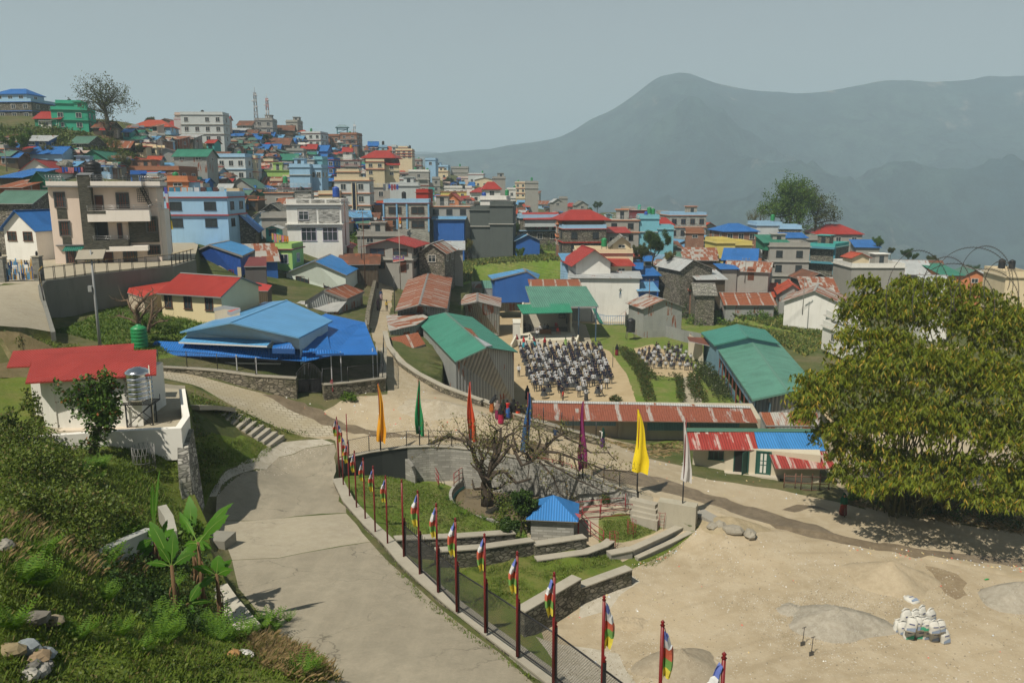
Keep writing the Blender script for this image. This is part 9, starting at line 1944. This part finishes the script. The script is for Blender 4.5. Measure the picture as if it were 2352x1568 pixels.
for i,(u,v,s_,l,c) in enumerate([(110,1290,.30,'ochre slab stone at the edge of the stone pile',(.3,.24,.14)),(245,1290,.33,'blue-grey slab in the stone pile on the bank',(.25,.28,.3)),(340,1370,.34,'tan rounded stone in the stone pile',(.36,.26,.16)),(420,1330,.28,'grey-blue stone in the stone pile',(.28,.31,.33)),(420,1425,.22,'small grey stone in the stone pile',(.34,.32,.29)),(300,1450,.24,'dark slab at the bottom of the stone pile',(.2,.19,.17)),(380,1475,.26,'pale slab at the bottom of the stone pile',(.38,.36,.32)),(265,1515,.22,'white-grey stone below the stone pile',(.42,.4,.35)),(340,1000,.34,'round grey boulder half buried in weeds',(.22,.2,.17)),(490,1020,.26,'flat brown stone beside the round grey boulder',(.26,.22,.15)),(55,330,.28,'flat pale stone in the dry grass',(.3,.28,.24)),(2150,1320,.24,'orange-brown stone at the bank top',(.35,.2,.08)),(2260,1315,.24,'white stone at the bank top beside the orange one',(.6,.58,.54))]):rock(*T('I',u,v),s_,l,i+10,c,None,'stones on the bank')
def sack(px,py,z,lean,rz,lab,tint,up=True):
 p=atz(px,py,z);r=empty('cement_sack',p,R(rz),lab,'sack','cement sacks in the yard');r.scale=(random.uniform(.9,1.1),1.1,random.uniform(.85,1.08));r.rotation_euler=(R(random.uniform(-7,5)),R(random.uniform(-7,7)),R(rz));m=MB();W=plain((.62,.61,.56),.7,.3);n=10;V=[]
 for i in range(8):
  k=i/7;w=.27*(1-.25*abs(k-.4)**2*2)*(1 if i<7 else .75);d=.15*(1 if i<6 else .45)
  for j in range(n):a=2*math.pi*j/n;V.append((random.uniform(-.018,.018)+.03*math.sin(k*5+rz)+w*math.copysign(abs(math.cos(a))**.6,math.cos(a))+lean*k*.2,d*math.copysign(abs(math.sin(a))**.7,math.sin(a)),.02+.66*k))
 m.mesh(V,[(i*n+j,i*n+(j+1)%n,(i+1)*n+(j+1)%n,(i+1)*n+j) for i in range(7) for j in range(n)]+[tuple(range(n-1,-1,-1)),tuple(70+j for j in range(n))],W,True);m.build('body',r)
 m=MB();m.tube([(-.2+lean*.2,0,.66),(0+lean*.2,.02,.78),(.18+lean*.2,-.02,.72)],[.05,.03,.02],W,5);m.build('tied_top',r)
 m=MB();t_=flat(tint,.7);m.mesh([(-.2,-.157,.1),(.21,-.157,.1),(.21,-.157,.3),(-.2,-.157,.2)],[(0,1,2,3)],t_);m.mesh([(-.12+lean*.1,-.157,.40),(.14+lean*.1,-.157,.40),(.14+lean*.1,-.157,.46),(-.12+lean*.1,-.157,.46)],[(0,1,2,3)],flat((.12,.13,.22)));m.build('print',r)
 if not up:r.rotation_euler=(R(-78),0,R(rz))
SK=[(520,900,0),(630,960,0),(790,1080,0),(1090,1060,0),(1280,1070,0),(1480,1130,0),(1640,1080,0),(1790,1190,0)]
tn=[(.22,.27,.36),(.05,.30,.18)];NMS=['leftmost white sack slumped at the sack pile','white-blue sack second in the bottom row','green-marked sack third in the bottom row','tan sack in the middle of the bottom row','grey-blue sack right of the middle in the bottom row','blue-striped sack leaning forward in the bottom row','half hidden sack behind the blue-striped one','dark blue-striped sack standing at the right end of the pile']
for i,(u,v,z) in enumerate(SK):sack((3520+u*.1446)*.5742,(2400+v*.1446)*.5742,1.12,-.3 if i<2 else .1,-8+i*3,NMS[i],tn[i in(2,3)])
for i,(u,v,l) in enumerate([(830,850,'blue-triangle sack first in the upper row'),(960,800,'dark blue sack squeezed in the upper row'),(1110,800,'green-banded sack in the upper row'),(1290,810,'white and green sack in the upper row'),(1490,900,'large blue-corner sack in the upper row'),(1650,850,'grey sack at the right end of the upper row'),(720,640,'tall sack at the back left of the pile'),(900,560,'torn-topped sack crowning the pile'),(1130,520,'open sack showing brown cement at the back'),(1380,560,'crumpled sack lying on the back of the pile')]):sack((3520+u*.1446)*.5742,(2400+(v+20)*.1446)*.5742,1.75 if i<6 else 1.55,.05,i*5-20,l,tn[i in(2,3)])
sack(2105,1388,1.15,0,20,'single white sack lying apart beside the sand heap',tn[0],False)
for i,(x,y,l) in enumerate([(1843,1482,'shovel standing upright in the gravel, left one'),(1863,1505,'shovel standing upright in the gravel, nearer one')]):
 p=on(x,y);r=empty('shovel',p,R(20),l,'shovel','shovels');m=MB();m.tube([(0,0,.15),(.04,0,.95)],.018,flat((.05,.04,.035)),5);m.tube([(-.08,0,.95),(.15,0,.97)],.018,flat((.05,.04,.035)),5);m.build('handle',r);m=MB();m.hexa([(-.11,-.02,-.1),(.11,-.02,-.1),(.11,.01,-.1),(-.11,.01,-.1)],[(-.12,-.02,.22),(.12,-.02,.22),(.12,.02,.22),(-.12,.02,.22)],flat((.12,.12,.12),.4,.6));m.build('blade',r)
rr=np.random.default_rng(8)
def specks(name,regs,sz,mats,seed):
 rr=np.random.default_rng(seed);V,F,mi=[],[],[]
 for poly,n in regs:
  q=[(p.x,p.y) for p in(on(*a) for a in poly)];A=np.array(q);X=rr.uniform(A.min(0),A.max(0),(n*4,2));X=X[inside(q,X)][:n];Z=Hn(X)
  for(x,y),z in zip(X,Z):
   s_=sz*rr.uniform(.4,1.5);a=rr.uniform(0,6.28);c,d=math.cos(a)*s_,math.sin(a)*s_;j=len(V);V+=[(x-c,y-d,z-.01),(x+d*.7,y-c*.7,z-.01),(x+c,y+d,z-.01),(x-d*.7,y+c*.7,z-.01),(x+c*.1,y,z+s_*.7)];k=int(rr.integers(len(mats)))
   F+=[(j,j+1,j+4),(j+1,j+2,j+4),(j+2,j+3,j+4),(j+3,j,j+4)];mi+=[k]*4
 npmesh(name,V,F,None,mats=mats,mi=mi,kind='stuff')
YD=[(1450,1310),(1620,1230),(1932,1250),(2352,1345),(2352,1568),(1400,1568),(1240,1445)]
PB=[flat((.45,.42,.36),.9),flat((.33,.29,.22),.9),flat((.2,.17,.12),.9)]
specks('pebbles',[(YD,2600),([(1440,1310),(1475,1330),(1350,1400),(1330,1370)],260),([(1260,1470),(1420,1500),(1500,1568),(1300,1568)],500),([(480,1140),(520,1080),(640,1025),(760,1010),(760,1030),(560,1090),(500,1140)],700),([(900,850),(870,740),(895,740),(930,850),(1000,900),(920,960)],700),([(840,960),(1080,960),(1080,1010),(840,1005)],500),([(1440,1300),(1600,1215),(1610,1225),(1470,1310)],150)],.05,PB,2)
specks('pebbles',[([(1745,1430),(1830,1370),(1990,1370),(2030,1430),(1960,1480),(1850,1480)],1500),([(1470,1520),(1560,1480),(1660,1520),(1640,1568),(1480,1568)],900),([(2270,1380),(2352,1345),(2352,1430)],500),([(1700,1370),(2080,1350),(2090,1500),(1760,1500)],1500),([(1930,1290),(2180,1280),(2200,1400),(1940,1390)],500)],.035,PB,3)
specks('litter',[(YD,60),([(1450,1295),(1600,1212),(1606,1222),(1470,1305)],70),([(1240,1430),(1450,1310),(1470,1330),(1300,1450)],40),([(1400,1020),(1900,1110),(1900,1150),(1500,1110)],60),([(840,960),(1100,960),(1100,1005),(840,1005)],60),([(640,900),(1000,900),(1000,960),(700,960)],50),([(1950,1250),(2352,1300),(2352,1315),(1950,1265)],90)],.07,[flat((.7,.7,.68)),flat((.5,.55,.6)),flat((.55,.12,.08)),flat((.55,.42,.2)),flat((.4,.35,.2))],4)
b1=on(2262,1332);m=MB();m.tube([(0,0,.05),(.22,.02,.05),(.3,.03,.05)],[.04,.04,.012],flat((.02,.30,.06),.3),7);m.build('bottle',None,b1,.2,label='green glass bottle lying on the yard',cat='bottle')
cg_=on(*T('E',1330,1090));r=empty('wire_cage',cg_,0,'round wire cage round a small shrub on the lawn','cage');m=MB();n=16
for j in range(n):
 a0,a1=2*math.pi*j/n,2*math.pi*(j+1)/n
 for s_ in(0,1):m.tube([(.5*math.cos(a0),.5*math.sin(a0),0),(.5*math.cos(a1 if s_ else 2*a0-a1),.5*math.sin(a1 if s_ else 2*a0-a1),1.15)],.010,flat((.2,.2,.19)),3)
for z in(0,.4,.8,1.15):m.tube([(.5*math.cos(2*math.pi*j/n),.5*math.sin(2*math.pi*j/n),z) for j in range(n+1)],.010,flat((.2,.2,.19)),3)
m.build('cage',r);bush(*T('E',1330,1085),36,38,'small dusty shrub inside the wire cage',L_BUSH,300,seed=91,size=.10)
for i,(u,v) in enumerate([(1095,1250),(1370,1170),(930,1370)]):
 p=on(*T('G',u,v));r=empty('tree_guard',p,0,['thin rusty tree guard in the middle of the square lawn','leaning rusty tree guard near the corner of the square lawn','rusty tree guard at the edge of the square lawn'][i],'tree guard','rusty tree guards');m=MB()
 for j in range(5):a=j*1.256;m.tube([(.28*math.cos(a),.28*math.sin(a),0),(.28*math.cos(a)+.1*(i==1),.28*math.sin(a),1.1)],.014,MARR,4)
 for z in(.3,.7,1.08):m.tube([(.28*math.cos(j*1.256),.28*math.sin(j*1.256),z) for j in range(6)],.012,MARR,4)
 m.build('guard',r)
# ------------------------------------------------------------------ smaller houses filling the slope
FP_=[(0,330),(110,345),(330,300),(430,330),(560,300),(660,305),(760,330),(860,345),(960,380),(1060,420),(1160,445),(1240,478),(1300,500),(1230,520),(1000,500),(960,530),(860,545),(640,560),(520,530),(400,450),(250,410),(0,400)]
def overlap(x0,x1,y0,y1):
 s=0
 for q in BOX:s=max(s,max(0,min(x1,q[1])-max(x0,q[0]))*max(0,min(y1,q[3])-max(y0,q[2]))/((x1-x0)*(y1-y0)))
 return s
F2_=[(1300,490),(1500,522),(1640,560),(1760,582),(1900,605),(1960,640),(1900,690),(1800,695),(1650,680),(1600,640),(1500,640),(1400,590)]
GREEN=[(0,296),(225,318),(322,342),(312,392),(200,372),(90,350),(0,345)]
BOX=[]
for h in ALLH:
 r=h[0];me=[c for c in r.children if c.name.startswith('wall')];t=r['_t'];px,py,_=proj(r.location);w=max(v[0] for v in me[0].bound_box)*2*FPX/t;hh=max(v[2] for v in me[0].bound_box)*FPX/t;BOX.append((px-w/2,px+w/2,py-hh-4,py-1))
rs=random.Random(44);nfill=0;stuffm=MB();nst=0;tries=0
ws=['gr','gr','st','lt','w','c','l','wd','bk','b','ti','p','t'];rf=['B','B','b','b','R','O','U','u','G','T','Z','S','g']
while(nfill<57 or nst<340) and tries<16000:
 tries+=1;x=rs.uniform(0,1960);y=rs.uniform(290,700)
 if not inside(FP_,[(x,y)])[0] and not inside(F2_,[(x,y)])[0]:continue
 if inside(GREEN,[(x,y)])[0]:continue
 k=(y-300)/250;far_=max(.0,min(1,(x-300)/800));wp_=rs.uniform(12,24)*(1.25-.55*far_)*(.75+.6*k);hp=wp_*rs.uniform(.28,.62)
 if overlap(x-wp_/2,x+wp_/2,y-hp,y)>(.35 if nfill<57 else .62):continue
 p=hit(x,y);t=proj(p)[2]
 if t<115 or t>600:continue
 BOX.append((x-wp_/2,x+wp_/2,y-hp,y));w=wp_*t/FPX;h=max(2.2,min(7,hp*t/FPX));kd=rs.choice('gggesffh');wl_=rs.choice(ws);rfk=rs.choice(rf);d=min(9,max(4,w*.7));yaw=rs.uniform(-14,14)
 bd=rs.choice([None,'r','o','ma','b']) if kd=='f' else None
 if nfill<57:
  house('house',p,w,d,h,kd,wl_,rfk,yaw=yaw,floors=max(1,int(h/2.8)),band=bd,sink=3.5,ns=0,nw=max(1,int(w/3)),win=rs.choice('wbkl'),tank=rs.choice(['','','g.3','k.6']) if kd=='f' else '');nfill+=1
 else:
  a=MB();wm=wallmat(wl_);a.box(-w/2,w/2,0,d,-3.5,h,wm);rm=ROOFM[rfk]()
  if kd=='f':a.box(-w/2-.3,w/2+.3,-.3,d+.3,h,h+.2,flat(C[bd]) if bd else wm);a.box(-w/2,w/2,0,.12,h+.2,h+.85,wm);a.box(-w/2,w/2,d-.12,d,h+.2,h+.85,wm)
  else:
   rmx=roof_mesh(kd,w,d,h,d*.22 if kd in 'gh' else w*.18 if kd=='e' else .8,.5,rm,flat((.2,.2,.19)),wm,a);i0=len(a.v);a.v+=rmx.v
   for f,mi in zip(rmx.f,rmx.mi):a.f.append(tuple(i0+j for j in f));a.mi.append(a.m(rmx.mats[mi]));a.smooth.append(False)
  for i in range(max(1,int(w/2.6))):
   for fl in range(max(1,int(h/2.8))):xx=-w/2+w*(i+.5)/max(1,int(w/2.6));z=fl*2.8+.9;a.box(xx-.6,xx+.6,-.05,0.0,z,z+1.1,glass());a.box(xx-.7,xx+.7,-.08,-.051,z+1.1,z+1.2,flat((.4,.38,.34)))
  M_=Matrix.Translation(p)@Matrix.Rotation(R(yaw),4,'Z');i0=len(stuffm.v);stuffm.v+=[tuple(M_@Vector(v)) for v in a.v]
  for f,mi in zip(a.f,a.mi):stuffm.f.append(tuple(i0+j for j in f));stuffm.mi.append(stuffm.m(a.mats[mi]));stuffm.smooth.append(False)
  nst+=1
if nst:stuffm.build('distant_houses',kind='stuff')
print('fill',nfill,nst,tries)
# ------------------------------------------------------------------ labels that single each house out
LM=[(h[1],h[2],h[4]) for h in ALLH if h[4]]
used={}
SIZE={}
for h in ALLH:
 r,px,py,lk,lm=h
 if r.get('label'):used[r['label']]=1
cands=[]
def rel(px,py,l):
 dx,dy=px-l[0],py-l[1]
 if abs(dx)>1.6*abs(dy):return 'uphill of' if dx<0 else 'downhill of'
 return 'behind' if dy<0 else 'in front of'
for h in sorted(ALLH,key=lambda h:h[4] is None):
 r,px,py,lk,lm=h
 if r.get('label'):continue
 lk=lk.replace('-storey ','-storey ');opts=[]
 if lm or not lk.split()[0].endswith('-storey'):opts.append(lk)
 near=sorted([l for l in LM if l[2]!=lm],key=lambda l:math.hypot(l[0]-px,(l[1]-py)*1.5))[:4]
 for l in near:opts.append(f'{lk}, {rel(px, py, l)} the {l[2]}')
 short=lk.replace('one-storey ','').replace('two-storey ','').replace('three-storey ','').replace('four-storey ','')
 for a in range(3):
  for b in range(a+1,4):opts.append(f'{short} between the {near[a][2]} and the {near[b][2]}')
 for w_ in('smaller','farther','nearer','lower'):
  for l in near:opts.append(f'{w_} {short}, {rel(px, py, l)} the {l[2]}')
 for o_ in opts:
  if o_ not in used and 4<=len(o_.split())<=16:r['label']=o_;used[o_]=1;break
 else:r['label']=' '.join(opts[1].split()[:15]);r['group']='houses of the hillside town'
HL={h[3]:h[0] for h in ALLH}
cnt={}
for(o,lab),(c,p,lm,lk,st) in zip(TKN,TANKS):
 px,py,_=proj(p);near=sorted(LM,key=lambda l:math.hypot(l[0]-px,(l[1]-py)*1.5));opts=[f'{TN[c]} water tank on the {lm}'] if lm else[]
 short=lk.split(' with ')[0].replace('one-storey ','').replace('two-storey ','')
 opts+=[f'{TN[c]} water tank on a {short} {rel(px, py, l)} the {l[2]}' for l in near[:4]]+[f'{a} {TN[c]} water tank {rel(px, py, l)} the {l[2]}' for a in('second','smaller','farther') for l in near[:3]]
 for q in opts:
  if q not in used and len(q.split())<=16:o['label']=q;used[q]=1;break
 else:o['label']=opts[0]
for o in COL.objects:
 for k in('_t','_w'):
  if k in o:del o[k]
